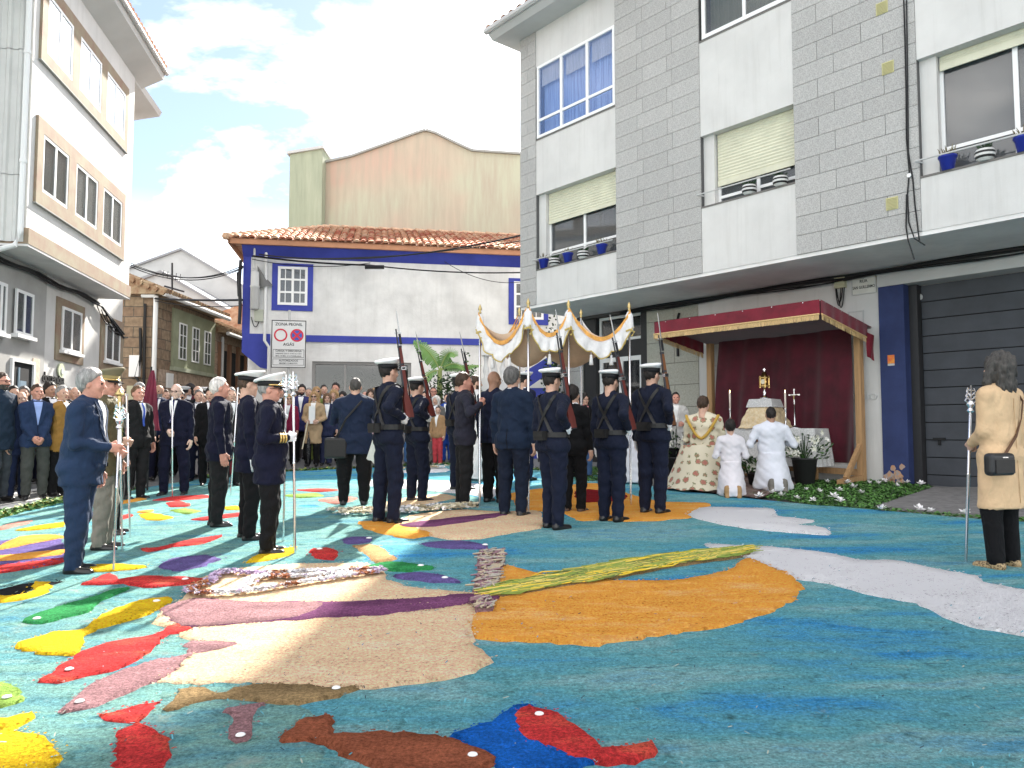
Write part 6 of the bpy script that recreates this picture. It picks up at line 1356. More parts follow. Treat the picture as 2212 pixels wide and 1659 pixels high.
    gm_ = slot(gloves if gloves else skinm(skin))
    for hv, hf in parts_h: allV.append(hv); allF.append(hf + off); allM.append(np.full(len(hf), gm_)); off += len(hv)
    AV = np.concatenate(allV) * sc
    body = mesh_obj('body', AV, np.concatenate(allF), slots, t, world=False, fmat=np.concatenate(allM), smooth=True)
    XF.pop(body.name, None)
    def hpart(nm, v, f, m, par=t): 
        o = mesh_obj(nm, (np.asarray(v) @ RM.T + hc) * sc, f, m, par, world=False, smooth=True); XF.pop(o.name, None); return o
    if hr is not None: hpart('hair', hr[0], hr[1], hairm(hairc))
    if glasses:
        q = MB()
        for sx in (-1, 1):
            q.lathe([(0.021, 0), (0.021, 0.004)], (sx * 0.031, 0.105, 0.003), 10, (Vector((1, 0, 0)), Vector((0, 0, 1)), Vector((0, -1, 0)))) if glasses == 'sun' else q.tube([(sx * 0.031 + 0.021 * math.cos(a * 0.785), 0.106, 0.003 + 0.017 * math.sin(a * 0.785)) for a in range(9)], 0.0025, 4)
            q.tube([(sx * 0.052, 0.104, 0.006), (sx * 0.076, 0.06, 0.008), (sx * 0.082, -0.01, 0.006)], 0.0028, 4)
        q.tube([(-0.012, 0.110, 0.006), (0.012, 0.110, 0.006)], 0.0028, 4); hpart('glasses', [tuple(v) for v in q.v], q.f, M_lens)
    if cap:
        q = MB(); q.lathe([(0.094, 0.035), (0.098, 0.085)], (0, -0.006, 0), 20, sy=1.18); band = hpart('cap', [tuple(v) for v in q.v], q.f, cap.get('band', M_capb))
        q = MB(); tl_ = cap.get('tilt', 0.35); n_ = 24; rings = [(0.096, 0.0), (0.128, 0.028), (0.138, 0.042), (0.130, 0.054), (0.07, 0.062), (0.002, 0.060)]
        b0 = 0
        for r_, zz_ in rings:
            for k in range(n_): a = 6.28318 * k / n_; x = r_ * math.cos(a); y = r_ * math.sin(a) * 1.12; q.v.append(Vector((x, y - 0.006, 0.083 + zz_ + tl_ * max(-0.3, y) * (0.55 if zz_ > 0.01 else 0.0))))
        for i in range(len(rings) - 1):
            for k in range(n_): q.f.append((i * n_ + k, i * n_ + (k + 1) % n_, (i + 1) * n_ + (k + 1) % n_, (i + 1) * n_ + k)); q.m.append(0)
        hpart('crown', [tuple(v) for v in q.v], q.f, cap.get('crown', M_capw), band)
        q = MB(); n_ = 12; vs = []
        for k in range(n_ + 1):
            a = math.pi * (0.12 + 0.76 * k / n_); vs += [(0.096 * math.cos(a), 0.112 * math.sin(a) - 0.006, 0.038), (0.104 * math.cos(a), 0.112 * math.sin(a) + 0.062 * math.sin(a) ** 2 - 0.004, 0.016), (0.096 * math.cos(a), 0.112 * math.sin(a) - 0.004, 0.032)]
        fs = []
        for k in range(n_): a = k * 3; fs += [(a, a + 1, a + 4, a + 3), (a + 1, a + 2, a + 5, a + 4)]
        hpart('visor', vs, fs, M_capb, band)
        if cap.get('badge'): q = MB(); q.lathe([(0.020, 0), (0.012, 0.008)], (0, 0.108, 0.066), 8, (Vector((1, 0, 0)), Vector((0, 0, 1)), Vector((0, -1, 0)))); hpart('badge', [tuple(v) for v in q.v], q.f, M_gold, band)
        if cap.get('braid'): q = MB(); q.tube([(0.10 * math.cos(a), 0.118 * math.sin(a) - 0.004, 0.044) for a in [math.pi * k / 12 for k in range(13)]], 0.008, 5); hpart('braid', [tuple(v) for v in q.v], q.f, M_gold, band)
    info = dict(root=t, sc=sc, V=V)
    if suitV and kneel == 0:
        zz_ = np.linspace(1.13, 1.485, 9)
        def front(x, z_): return float(np.mean([surf(info, x + dx_, z_ + dz_, 1) for dx_ in (-0.012, 0, 0.012) for dz_ in (-0.012, 0.012)]))
        def patch(nm, w0, w1, m_, up):
            q = MB()
            for zk in zz_:
                f_ = (zk - 1.13) / 0.355; w_ = w0 + (w1 - w0) * f_
                for j in range(5): x = w_ * (j / 2 - 1); q.v.append(Vector((x, front(x, zk) + up - 0.010 * max(0, f_ - 0.85) / 0.15, zk)))
            for i in range(len(zz_) - 1):
                for j in range(4): a = i * 5 + j; q.f.append((a, a + 5, a + 6, a + 1)); q.m.append(0)
            return lpart(info, nm, q, m_, smooth=True)
        patch('shirt_front', 0.004, 0.062, cm['shirt'], 0.004)
        if tie is not None: patch('tie', 0.020, 0.017, cloth(tie), 0.009)
        if not crowd:
            for sx in (-1, 1):
                q = MB()
                for zk in zz_:
                    f_ = (zk - 1.13) / 0.355; xa = sx * (0.004 + 0.058 * f_); xb = xa + sx * (0.012 + 0.05 * math.sin(math.pi * min(1, f_ * 0.8 + 0.05)))
                    for x in (xa, (xa + xb) / 2, xb): q.v.append(Vector((x, front(x, zk) + 0.009, zk)))
                for i in range(len(zz_) - 1):
                    for j in range(2): a = i * 3 + j; q.f.append((a, a + 3, a + 4, a + 1)); q.m.append(0)
                lpart(info, 'lapel', q, cm['jacket'])
            seam = mat('suit_seam', (0.002, 0.002, 0.003), 0.95)
            strap(info, [(0.0, surf(info, 0.0, z_, -1) - 0.0005, z_) for z_ in np.linspace(hem + 0.01, hem + 0.24, 6)], 0.007, seam, 'back_vent', 0.003)
            strap(info, [(0.0, surf(info, 0.0, z_, 1) + 0.0005, z_) for z_ in np.linspace(hem + 0.01, 1.13, 7)], 0.007, seam, 'front_edge', 0.003)
            for sx in (-1, 1): strap(info, [(x_, surf(info, x_, 0.93, 1) + 0.001, 0.93) for x_ in (sx * 0.08, sx * 0.11, sx * 0.14)], 0.035, cm['jacket'], 'pocket_flap', 0.006)
    info = dict(root=t, sc=sc, V=V, hc=hc, body=body, foot=foot, rz=rz)
    PEOPLE[label] = info
    return info
def lpart(P, nm, q, m, parent=None, smooth=False):
    """add a part given in the figure's own 1.75 m space"""
    v = np.array([tuple(x) for x in q.v]) * P['sc']; o = mesh_obj(nm, v, q.f, m, parent or P['root'], world=False, fmat=q.m, smooth=smooth); XF.pop(o.name, None); return o
def surf(P, x, z, side):
    """y of the body surface at (x, z): side -1 back, +1 front"""
    V = P['V']; m = (np.abs(V[:, 0] - x) < 0.025) & (np.abs(V[:, 2] - z) < 0.025); s_ = V[m]
    return (s_[:, 1].max() if side > 0 else s_[:, 1].min()) if len(s_) else 0.12 * side
def strap(P, pts, w, m, nm, th=0.008):
    """leather band through (x, y, z) points lying on the body"""
    q = MB(); n = len(pts)
    for i in range(n):
        p = Vector(pts[i]); d = (Vector(pts[min(i + 1, n - 1)]) - Vector(pts[max(i - 1, 0)])).normalized(); c = Vector((0, 0, p.z)); nrm = Vector((p.x, p.y, 0)).normalized(); s_ = d.cross(nrm).normalized() * (w / 2)
        q.v += [p - s_, p + s_, p + s_ + nrm * th, p - s_ + nrm * th]
    for i in range(n - 1):
        for k in range(4): q.f.append((i * 4 + k, i * 4 + (k + 1) % 4, i * 4 + 4 + (k + 1) % 4, i * 4 + 4 + k)); q.m.append(0)
    return lpart(P, nm, q, m)
def foot_at(px_, py_): return gp(px_, py_)
def height_from(px_, py_top, foot): return at(px_, py_top, foot.y).z - foot.z

# ================================================================== the people
NAVY = (0.005, 0.006, 0.020); BLACK = (0.005, 0.005, 0.006); DKBLUE = (0.009, 0.016, 0.045); SUITBLUE = (0.016, 0.032, 0.072); CHAR = (0.011, 0.011, 0.012)
def staff_thing(bot, top, kind, label, r=0.011, m=None):
    """processional staff: pole standing on the carpet, ornate head"""
    b0 = gp(*bot); t0 = at(top[0], top[1], b0.y); d = t0 - b0; L = d.length; Z = d.normalized(); X = Vector((1, 0, 0)); Y = Z.cross(X).normalized(); X = Y.cross(Z); ax = (X, Y, Z)
    t = thing('processional_staff', label, 'staff', tuple(b0), group='staffs carried in the procession'); m = m or M_silver
    q = MB(); q.lathe([(r * 0.5, 0), (r, 0.03), (r, L * 0.5), (r * 1.4, L * 0.5 + 0.01), (r, L * 0.5 + 0.02), (r, L - 0.2)], b0, 8, ax); q.build('pole', m, t, True)
    hb = b0 + Z * (L - 0.22)
    if kind == 'ornate':
        q = MB(); q.lathe([(r, 0), (r * 2.4, 0.015), (r * 1.2, 0.04), (r * 2.8, 0.07), (r * 1.2, 0.10)], hb, 10, ax)
        for sx in (-1, 1):
            for k in range(3): q.tube([hb + Z * (0.07 + 0.035 * k), hb + Z * (0.10 + 0.04 * k) + X * sx * (0.05 - 0.006 * k), hb + Z * (0.14 + 0.035 * k) + X * sx * (0.025)], [0.007, 0.006, 0.009], 5)
        q.tube([hb + Z * 0.1, hb + Z * 0.235], [0.008, 0.005], 6); q.tube([hb + Z * 0.19 - X * 0.028, hb + Z * 0.19 + X * 0.028], 0.006, 5); q.build('ornate_head', m, t)
    elif kind == 'lantern':
        q = MB(); q.lathe([(r, 0), (0.045, 0.012), (0.05, 0.02), (0.022, 0.035), (0.02, 0.14), (0.045, 0.155), (0.035, 0.175), (0.006, 0.215)], hb, 10, ax); q.build('lantern_head', M_brass_dull, t)
    else:
        q = MB(); q.lathe([(r, 0), (r, 0.2), (r * 1.6, 0.205), (r * 1.3, 0.225)], hb, 8, ax); q.build('knob', m, t)
    def grip(py):
        f = (bot[1] - py) / (bot[1] - top[1]); return b0 + d * f
    t_info = grip; return t_info, Z
S1, Z1 = staff_thing((245, 1241), (259, 872), 'ornate', 'silver staff held by the grey haired man in the blue suit')
S2, _ = staff_thing((264, 1197), (258, 838), 'lantern', 'staff with brass lantern head behind the blue suited man')
S3, _ = staff_thing((281, 1167), (274, 852), 'plain', 'plain thin staff standing rightmost of the close trio at the left')
S4, _ = staff_thing((372, 1080), (372, 858), 'plain', 'plain staff held upright by the old man facing the viewer')
S5, _ = staff_thing((637, 1202), (633, 806), 'ornate', 'silver staff held by the older naval officer', 0.013)
S6, _ = staff_thing((612, 1175), (618, 812), 'ornate', 'silver staff held by the younger naval officer, just behind the other')
S7, _ = staff_thing((121, 1057), (122, 832), 'ornate', 'brown staff with brass head behind the man in the open blue blazer', 0.012, M_brass_dull)
S8, _ = staff_thing((2086, 1220), (2098, 836), 'ornate', 'silver staff held by the woman in the camel coat at the right', 0.013)
S9, _ = staff_thing((498, 1074), (514, 838), 'plain', 'staff leaning in front of the white haired man')

def P_(label, foot, top, heading, **k):
    """figure located by its feet and the crown of its head on the survey grid"""
    f = gp(*foot); H = at(top[0], top[1], f.y).z - f.z
    if k.get('kneel'): H = H / 0.754
    if k.get('cap'): H -= 0.055
    return person(label, f, H, heading, **k)
NCAP = dict(tilt=0.45, badge=True)
# --- left front group
P_('grey haired man in a blue suit at the far left holding a silver staff', (168, 1240), (192, 800), 8, jacket=SUITBLUE, skin='ruddy', hair='thick', hairc='grey', rh=tuple(S1(972)), rhk='fist', build=1.16, belly=0.05, lean=0.06, hem=0.76, head_pitch=-4)
a2 = P_('army officer in olive coat and peaked cap beside the blue suited man', (222, 1190), (232, 792), 10, jacket=(0.10, 0.085, 0.045), trousers=(0.19, 0.18, 0.15), skin='ruddy', hair='crop', hairc='grey', rh=tuple(S2(985)), rhk='fist', cap=dict(tilt=0.5, crown=mat('cap_khaki', (0.22, 0.19, 0.12), 0.8), band=mat('cap_khaki_band', (0.30, 0.24, 0.10), 0.8), braid=True), build=1.1, hem=0.74)
q = MB(); [q.tube([(0.10, 0.10, 1.34), (0.03, 0.135, 1.2), (-0.08, 0.115, 1.12)], 0.012, 6), q.tube([(0.12, 0.095, 1.38), (0.06, 0.14, 1.24), (-0.05, 0.13, 1.16)], 0.010, 6)]; lpart(a2, 'aiguillette', q, M_gold)
P_('bespectacled man in a dark suit behind the army officer', (240, 1158), (252, 826), 12, jacket=CHAR, hair='short', hairc='saltpepper', glasses='clear', rh=tuple(S3(958)), rhk='fist', hem=0.76, tie=(0.15, 0.02, 0.03))
P_('man in a dark suit with a blue striped tie facing the procession', (292, 1080), (278, 834), -25, jacket=CHAR, skin='ruddy', hair='short', hairc='chestnut', tie=(0.05, 0.10, 0.42), build=1.12)
P_('old man with glasses in a navy double breasted suit holding a staff, facing us', (374, 1072), (371, 829), -85, jacket=NAVY, skin='pale', hair='bald', hairc='white', glasses='clear', tie=(0.03, 0.03, 0.10), rh=tuple(S4(962)), rhk='fist', stance=0.16, hem=0.78, build=1.12, flare=1.08)
P_('bald man with a grey beard in a dark blue suit behind the banner', (338, 1036), (340, 832), -80, jacket=DKBLUE, trousers=BLACK, skin='tan', hair=None, beard='grey', tie=(0.05, 0.06, 0.15), build=1.1)
P_('balding man with glasses, dark suit and red tie at the left', (424, 1030), (417, 834), -30, jacket=BLACK, skin='light', hair='bald', hairc='greydark', glasses='clear', tie=(0.45, 0.03, 0.05))
P_('white haired man in a dark navy suit facing right, beside the naval officers', (470, 1141), (480, 817), 20, jacket=NAVY, trousers=CHAR, skin='ruddy', hair='short', hairc='white', build=1.1, lh=tuple(S9(965)), lhk='fist', hem=0.78)
P_('younger naval officer in white cap, partly behind the older officer', (532, 1170), (566, 796), 22, jacket=NAVY, trousers=BLACK, skin='light', hair='crop', hairc='brown', cap=NCAP, gloves=M_glove, lh=tuple(S6(905)), lhk='fist', hem=0.72)
nav = P_('older naval officer in white cap with gold cuff stripes and white gloves', (578, 1199), (592, 804), 15, jacket=NAVY, trousers=BLACK, skin='ruddy', hair='crop', hairc='grey', cap=dict(tilt=0.5, badge=True, braid=True), gloves=M_glove, rh=tuple(S5(945)), rhk='fist', glasses='clear', hem=0.70, build=1.14, belly=0.03)
# gold stripes on the cuff
def cuff_rings(P, hand_world, n=3):
    h = np.array(XF[P['root'].name] @ Vector(hand_world)) / P['sc']; sh = Vector((0.178 * 1.14, 0, 1.405)); el, wr = ik(sh, Vector(h), 0.285, 0.255, (0.5, -0.75, -0.45)); fd = (wr - el).normalized(); el, wr = ik(sh, Vector(h) - fd * 0.07, 0.285, 0.255, (0.5, -0.75, -0.45)); fd = (wr - el).normalized(); X = fd.cross(UP).normalized(); Y = fd.cross(X)
    for k in range(n): q = MB(); q.lathe([(0.048, 0), (0.051, 0.004), (0.051, 0.012), (0.048, 0.016)], wr - fd * (0.035 + 0.027 * k), 16, (X, Y, fd)); lpart(P, 'gold_stripe', q, M_gold, smooth=True)
cuff_rings(nav, S5(945))
# --- photographer with his back to us
ph = P_('stout man in a dark parka with a shoulder bag, back turned, head shaved', (765, 1094), (763, 818), 96, jacket=(0.012, 0.020, 0.045), trousers=BLACK, skin='light', hair='crop', hairc='greydark', build=1.32, hem=0.72, rh=(0.14, 0.30, 1.36, 0), lh=(-0.14, 0.30, 1.36, 0), rhk='fist', lhk='fist', stance=0.14, flare=1.05, suitV=False, shirt=(0.02, 0.02, 0.05))
q = MB(); q.box((-0.24, -0.10, 0.80), (0.15, 0.07, 0.14)); bag = lpart(ph, 'shoulder_bag', q, M_leather); bv = bag.modifiers.new('bevel', 'BEVEL'); bv.width = 0.03; bv.segments = 3; bv.use_clamp_overlap = False
q = MB(); q.tube([(-0.24, -0.12, 0.93), (-0.10, -0.20, 1.2), (0.10, -0.14, 1.44)], 0.014, 6); lpart(ph, 'bag_strap', q, M_leather)
q = MB(); q.box((0, 0.36, 1.40), (0.07, 0.03, 0.05)); q.lathe([(0.035, 0), (0.035, 0.07)], (0, 0.39, 1.40), 12, (Vector((1, 0, 0)), UP, Vector((0, 1, 0)))); lpart(ph, 'camera_body', q, M_leather)

# --- rifle guards
M_wood = [mat('red_brown_stock', (0.13, 0.028, 0.022), 0.35, var=0.25, vs=7, stretch=(1, 1, 0.15)), mat('brown_stock', (0.19, 0.075, 0.03), 0.35, var=0.25, vs=7, stretch=(1, 1, 0.15))]
M_steel = mat('gun_steel', (0.04, 0.04, 0.045), 0.35, metal=0.7)
def rifle(butt, tip, Yd, label, wood):
    b0 = at(butt[0], butt[1], Yd); t0 = at(tip[0], tip[1], Yd + 0.02); d = t0 - b0; L = d.length; Z = d.normalized(); X = Vector((0.75, 0.66, 0)); X = (X - Z * X.dot(Z)).normalized(); Y = Z.cross(X); k = L / 1.36
    t = thing('bayonet_rifle', label, 'rifle', tuple(b0), group='rifles with fixed bayonets on the shoulders of the guard')
    def p(x, y, z): return b0 + X * (x * k) + Y * (y * k) + Z * (z * k)
    q = MB(); prof = [(-0.035, 0.0), (0.075, 0.0), (0.068, 0.12), (0.030, 0.30), (0.026, 0.36), (0.036, 0.42), (0.034, 0.62), (0.026, 0.88), (-0.004, 0.88), (-0.010, 0.50), (-0.008, 0.40), (-0.012, 0.33), (-0.035, 0.24)]
    q.prism([p(x, -0.019, z) for x, z in prof], Y * (0.038 * k)); st = q.build('stock', M_wood[wood], t)
    q = MB(); q.prism([p(-0.036, -0.020, -0.008), p(0.076, -0.020, -0.008), p(0.076, -0.020, 0.006), p(-0.036, -0.020, 0.006)], Y * (0.04 * k)); q.build('butt_plate', M_steel, st)
    q = MB(); q.lathe([(0.013, 0.36), (0.016, 0.40), (0.016, 0.55), (0.010, 0.58), (0.009, 1.08), (0.011, 1.09)], p(-0.008, 0, 0), 8, (X * k, Y * k, Z * k)); q.build('barrel', M_steel, t, True)
    q = MB(); q.tube([p(-0.005, 0, 0.42), p(-0.005, 0.05, 0.41), p(0.0, 0.075, 0.395)], [0.008 * k, 0.006 * k, 0.011 * k], 6); q.build('bolt', M_steel, t)
    q = MB(); q.tube([p(0.036, 0, 0.36), p(0.062, 0, 0.38), p(0.062, 0, 0.43), p(0.036, 0, 0.45)], 0.004 * k, 5); q.build('trigger_guard', M_steel, t)
    for z in (0.64, 0.86):
        q = MB(); q.lathe([(0.028, 0), (0.028, 0.025)], p(0.010, 0, z), 8, (X * k, Y * k, Z * k)); q.build('barrel_band', M_steel, t)
    q = MB(); q.prism([p(0.024, -0.008, 0.90), p(0.050, -0.008, 0.90), p(0.048, -0.008, 1.03), p(0.022, -0.008, 1.03)], Y * (0.016 * k)); bg = q.build('bayonet', M_steel, t)
    q = MB(); q.prism([p(0.024, -0.003, 1.05), p(0.042, -0.003, 1.05), p(0.040, -0.003, 1.27), p(0.030, -0.003, 1.36), p(0.026, -0.003, 1.27)], Y * (0.006 * k)); q.build('blade', M_silver, bg)
    q = MB(); q.prism([p(-0.028, -0.006, 1.035), p(0.060, -0.006, 1.035), p(0.060, -0.006, 1.05), p(-0.028, -0.006, 1.05)], Y * (0.012 * k)); q.build('crossguard', M_silver, bg)
    q = MB(); pts = [p(0.05, 0.0, 0.10), p(0.075, 0.01, 0.35), p(0.055, 0.01, 0.60), p(0.035, 0, 0.64)]
    for a, c in zip(pts, pts[1:]):
        s_ = Y * (0.016 * k); q.add([a - s_, a + s_, c + s_, c - s_], [(0, 1, 2, 3)])
    sl = q.build('sling', M_leather, t)
    q = MB(); q.prism([p(-0.02, -0.024, 0.585), p(0.05, -0.024, 0.585), p(0.05, -0.024, 0.625), p(-0.02, -0.024, 0.625)], Y * (0.048 * k)); q.prism([p(-0.006, -0.027, 0.594), p(0.036, -0.027, 0.594), p(0.036, -0.027, 0.616), p(-0.006, -0.027, 0.616)], Y * (0.054 * k), 1); q.build('buckle', [M_silver, M_leather], t)
    return b0
def guard(label, rlabel, foot, top, heading, butt, tip, wood, dy=-0.12, front=False):
    f = gp(*foot); Yd = f.y + dy; b0 = at(butt[0], butt[1], Yd)
    rifle(butt, tip, Yd, rlabel, wood)
    P = P_(label, foot, top, heading, jacket=(0.007, 0.010, 0.024), trousers=(0.007, 0.010, 0.025), skin='light', hair='crop', hairc='dark', cap=dict(tilt=0.25, badge=True), gloves=M_glove, rh=tuple(b0 + Vector((-0.02, -0.01, -0.01))), rhk='fist', hem=0.86, build=1.08, stance=0.085, suitV=False, shirt=(0.007, 0.010, 0.024), lh=None, group='marine guards with rifles')
    # belt, crossed braces, pouch
    pts = []; Vb = P['V']; m_ = (np.abs(Vb[:, 2] - 1.04) < 0.022) & (np.abs(Vb[:, 0]) < 0.21); Vb = Vb[m_]; an_ = np.arctan2(Vb[:, 1], Vb[:, 0]); rd_ = np.hypot(Vb[:, 0], Vb[:, 1])
    for k in range(25):
        a = 6.28318 * k / 24; dd = np.abs((an_ - a + math.pi) % (2 * math.pi) - math.pi) < 0.2; r_ = min(0.21, float(np.percentile(rd_[dd], 80)) if dd.any() else 0.15) + 0.004; pts.append((r_ * math.cos(a), r_ * math.sin(a), 1.04))
    strap(P, pts, 0.055, M_leather, 'belt', 0.010)
    for sx in (-1, 1):
        pts = [(sx * 0.125, 0.02, 1.485)] + [(sx * (0.125 - 0.23 * k / 8), surf(P, sx * (0.125 - 0.23 * k / 8), 1.46 - 0.40 * k / 8, -1) - 0.004, 1.46 - 0.40 * k / 8) for k in range(9)]
        strap(P, pts, 0.034, M_leather, 'brace')
        pts = [(sx * 0.125, 0.02, 1.485)] + [(sx * 0.12, surf(P, sx * 0.12, 1.45 - 0.38 * k / 6, 1) + 0.004, 1.45 - 0.38 * k / 6) for k in range(7)]
        strap(P, pts, 0.034, M_leather, 'brace')
    q = MB(); q.box((-0.02, -0.165, 1.03), (0.075, 0.035, 0.05)); q.box((-0.02, -0.203, 1.045), (0.07, 0.006, 0.028)); lpart(P, 'ammunition_pouch', q, M_leather)
    q = MB(); q.box((-0.165, -0.03, 0.90), (0.014, 0.022, 0.16)); lpart(P, 'bayonet_scabbard', q, M_leather)
    # sleeve buttons
    return P
guard('rifle guard in white cap standing leftmost, just right of the photographer', 'rifle of the leftmost guard', (838, 1134), (838, 770), 38, (882, 903), (850, 664), 0)
guard('second rifle guard from the left, partly beyond the first', 'rifle of the second guard from the left', (900, 1087), (905, 810), 40, (932, 900), (894, 716), 0)
guard('guard whose cap shows behind the canopy bearer with the brown hair', 'rifle rising behind the canopy bearer', (992, 1062), (993, 803), 45, (1030, 905), (989, 716), 0)
guard('rifle guard in the centre with a reddish pouch on his belt', 'rifle of the central guard', (1194, 1146), (1184, 789), 42, (1234, 926), (1196, 668), 0)
guard('rifle guard second from the right, in front of the shop door', 'rifle of the guard second from the right', (1322, 1129), (1318, 793), 45, (1364, 930), (1314, 680), 0)
guard('rightmost rifle guard, nearest the red booth', 'rifle of the rightmost guard', (1412, 1112), (1409, 780), 48, (1450, 920), (1417, 676), 1)

# --- canopy bearers and their neighbours
CAN = {}
def cpole(n, px_, py_, Y): CAN[n] = at(px_, py_, Y)
cpole('P1', 1037, 675, 10.3); cpole('P3', 1141, 663, 9.62); cpole('P4', 1228, 666, 9.8); cpole('P5', 1359, 670, 10.15); cpole('P2', 1122, 680, 11.0); cpole('P6', 1255, 684, 11.3)
pg1 = at(1042, 866, 10.3)
P_('canopy bearer with brown hair in a dark suit gripping the left canopy pole', (1003, 1094), (1008, 806), 12, jacket=(0.020, 0.020, 0.032), trousers=CHAR, skin='ruddy', hair='short', hairc='brown', rh=tuple(pg1), rhk='fist', build=1.08)
P_('cleric in a long white robe behind the canopy bearer', (1028, 1038), (1040, 812), 20, jacket=(0.72, 0.71, 0.69), robe=(0.72, 0.71, 0.69), trousers=BLACK, skin='light', hair='short', hairc='brown', beard='brown', suitV=False, robe_r=(0.16, 0.26))
P_('bald man with glasses in a dark suit right of the left canopy pole', (1068, 1088), (1074, 802), 55, jacket=(0.012, 0.016, 0.040), trousers=BLACK, skin='tan', hair=None, glasses='clear', build=1.1)
P_('grey haired man in a navy suit seen from behind, left of the central guard', (1108, 1119), (1119, 796), 62, jacket=(0.009, 0.018, 0.040), trousers=(0.008, 0.013, 0.028), skin='light', hair='thick', hairc='saltpepper', glasses='clear', build=1.1)
P_('dark haired man in a dark suit and brown shoes beyond the central guard', (1240, 1110), (1237, 834), 60, jacket=BLACK, skin='light', hair='thick', hairc='dark', shoes=mat('brown_shoe', (0.09, 0.055, 0.04), 0.4), glasses='clear')
P_('guard in white cap half hidden behind the grey haired man', (1132, 1040), (1122, 800), 50, jacket=(0.010, 0.014, 0.040), hair='crop', hairc='dark', cap=dict(tilt=0.3), crowd=True, suitV=False)

# --- altar party
rob = mat('white_alb', (0.66, 0.68, 0.74), 0.85, var=0.06, vs=5, bump=0.2, bs=120); rob2 = mat('white_alb_warm', (0.70, 0.67, 0.70), 0.85, var=0.06, vs=5, bump=0.2, bs=120)
def floral():
    m = bpy.data.materials.new('floral_brocade'); m.use_nodes = True; t = m.node_tree; b = t.nodes['Principled BSDF']; b.inputs['Roughness'].default_value = 0.6
    tcn = t.nodes.new('ShaderNodeTexCoord'); vo = t.nodes.new('ShaderNodeTexVoronoi'); vo.inputs['Scale'].default_value = 7.5; vo.inputs['Randomness'].default_value = 0.35; t.links.new(tcn.outputs['Object'], vo.inputs['Vector'])
    nz_ = t.nodes.new('ShaderNodeTexNoise'); nz_.inputs['Scale'].default_value = 38; nz_.inputs['Detail'].default_value = 2; t.links.new(tcn.outputs['Object'], nz_.inputs['Vector'])
    ad = t.nodes.new('ShaderNodeMath'); ad.operation = 'MULTIPLY_ADD'; ad.inputs[1].default_value = 0.42; t.links.new(nz_.outputs['Fac'], ad.inputs[0]); t.links.new(vo.outputs['Distance'], ad.inputs[2])
    rp_ = t.nodes.new('ShaderNodeValToRGB'); e = rp_.color_ramp.elements; e[0].position = 0.46; e[0].color = (0.40, 0.14, 0.10, 1); e[1].position = 0.72; e[1].color = (0.66, 0.60, 0.45, 1)
    for p, c in ((0.51, (0.46, 0.27, 0.17, 1)), (0.54, (0.10, 0.13, 0.05, 1)), (0.58, (0.24, 0.23, 0.10, 1)), (0.61, (0.64, 0.58, 0.43, 1))): n_ = e.new(p); n_.color = c
    t.links.new(ad.outputs[0], rp_.inputs['Fac']); t.links.new(rp_.outputs['Color'], b.inputs['Base Color']); return m
FLOR = floral()
pr = P_('priest in a cream floral cope kneeling before the altar', (1522, 1056), (1535, 857), 62, jacket=FLOR, robe=FLOR, trousers=BLACK, skin='light', hair='short', hairc='brown', kneel=1, glasses='clear', suitV=False, shirt=(0.6, 0.55, 0.4), robe_r=(0.20, 0.36), build=1.18, rh=(0.10, 0.28, 0.86, 0), lh=(-0.10, 0.28, 0.86, 0), head_pitch=-12, hem=0.9)
q = MB(); pts = []
for k in range(17):
    a = math.pi * (1.06 + 0.88 * k / 16); x = 0.235 * math.cos(a); z = 1.06 - 0.43 + 0.12 + 0.26 * (1 + math.sin(a)) ; z = 0.72 + (0.34 * abs(math.cos(a)) ** 1.6); pts.append((x, min(-0.05, surf(pr, x * 0.92, z, -1)) - 0.012, z))
q.tube(pts, 0.022, 6); lpart(pr, 'gold_orphrey', q, mat('gold_braid', (0.55, 0.34, 0.06), 0.5, bump=0.4, bs=200), smooth=True)
q = MB()
def train(u, v):
    a = math.pi * (0.95 + 1.1 * u); r_ = 0.30 + 0.28 * v; return (r_ * math.cos(a) * 1.0, -0.05 + r_ * math.sin(a) * 1.15, 0.60 * (1 - v) ** 1.3 + 0.03 + 0.012 * math.sin(u * 40) * v)
q.grid(train, 28, 8); lpart(pr, 'cope_train', q, FLOR, smooth=True)
P_('altar boy in a white alb kneeling between the priest and the adult server', (1580, 1072), (1582, 908), 78, jacket=rob2, robe=rob2, trousers=BLACK, skin='light', hair='thick', hairc='dark', kneel=1, suitV=False, shirt=(0.7, 0.7, 0.7), robe_r=(0.17, 0.25), build=0.95, rh=(0.10, 0.26, 0.80, 0), lh=(-0.10, 0.26, 0.80, 0), shoes=mat('tan_sole', (0.36, 0.22, 0.10), 0.7), hem=0.9)
P_('adult server in a white alb kneeling at the right before the altar', (1668, 1060), (1657, 880), 84, jacket=rob, robe=rob, trousers=BLACK, skin='tan', hair='crop', hairc='dark', kneel=1, suitV=False, shirt=(0.68, 0.7, 0.76), robe_r=(0.19, 0.31), build=1.2, rh=(0.20, 0.24, 0.80, 0), lh=(-0.20, 0.24, 0.80, 0), shoes=mat('grey_sole', (0.16, 0.15, 0.13), 0.7), hem=0.9)
P_('server in a white robe almost hidden between the two rightmost guards', (1372, 1046), (1376, 850), 70, jacket=rob, robe=rob, trousers=BLACK, hair='short', hairc='dark', suitV=False, crowd=True)
P_('woman in a white coat and scarf singing from a dark booklet by the granite pier', (1462, 1030), (1462, 848), -100, jacket=(0.52, 0.51, 0.49), trousers=BLACK, skin='ruddy', hair='short', hairc='dark', suitV=True, shirt=(0.75, 0.74, 0.72), rh=(0.10, 0.24, 1.08, 0), lh=(-0.10, 0.24, 1.08, 0), rhk='fist', lhk='fist', hem=0.60, build=0.98, head_pitch=4)
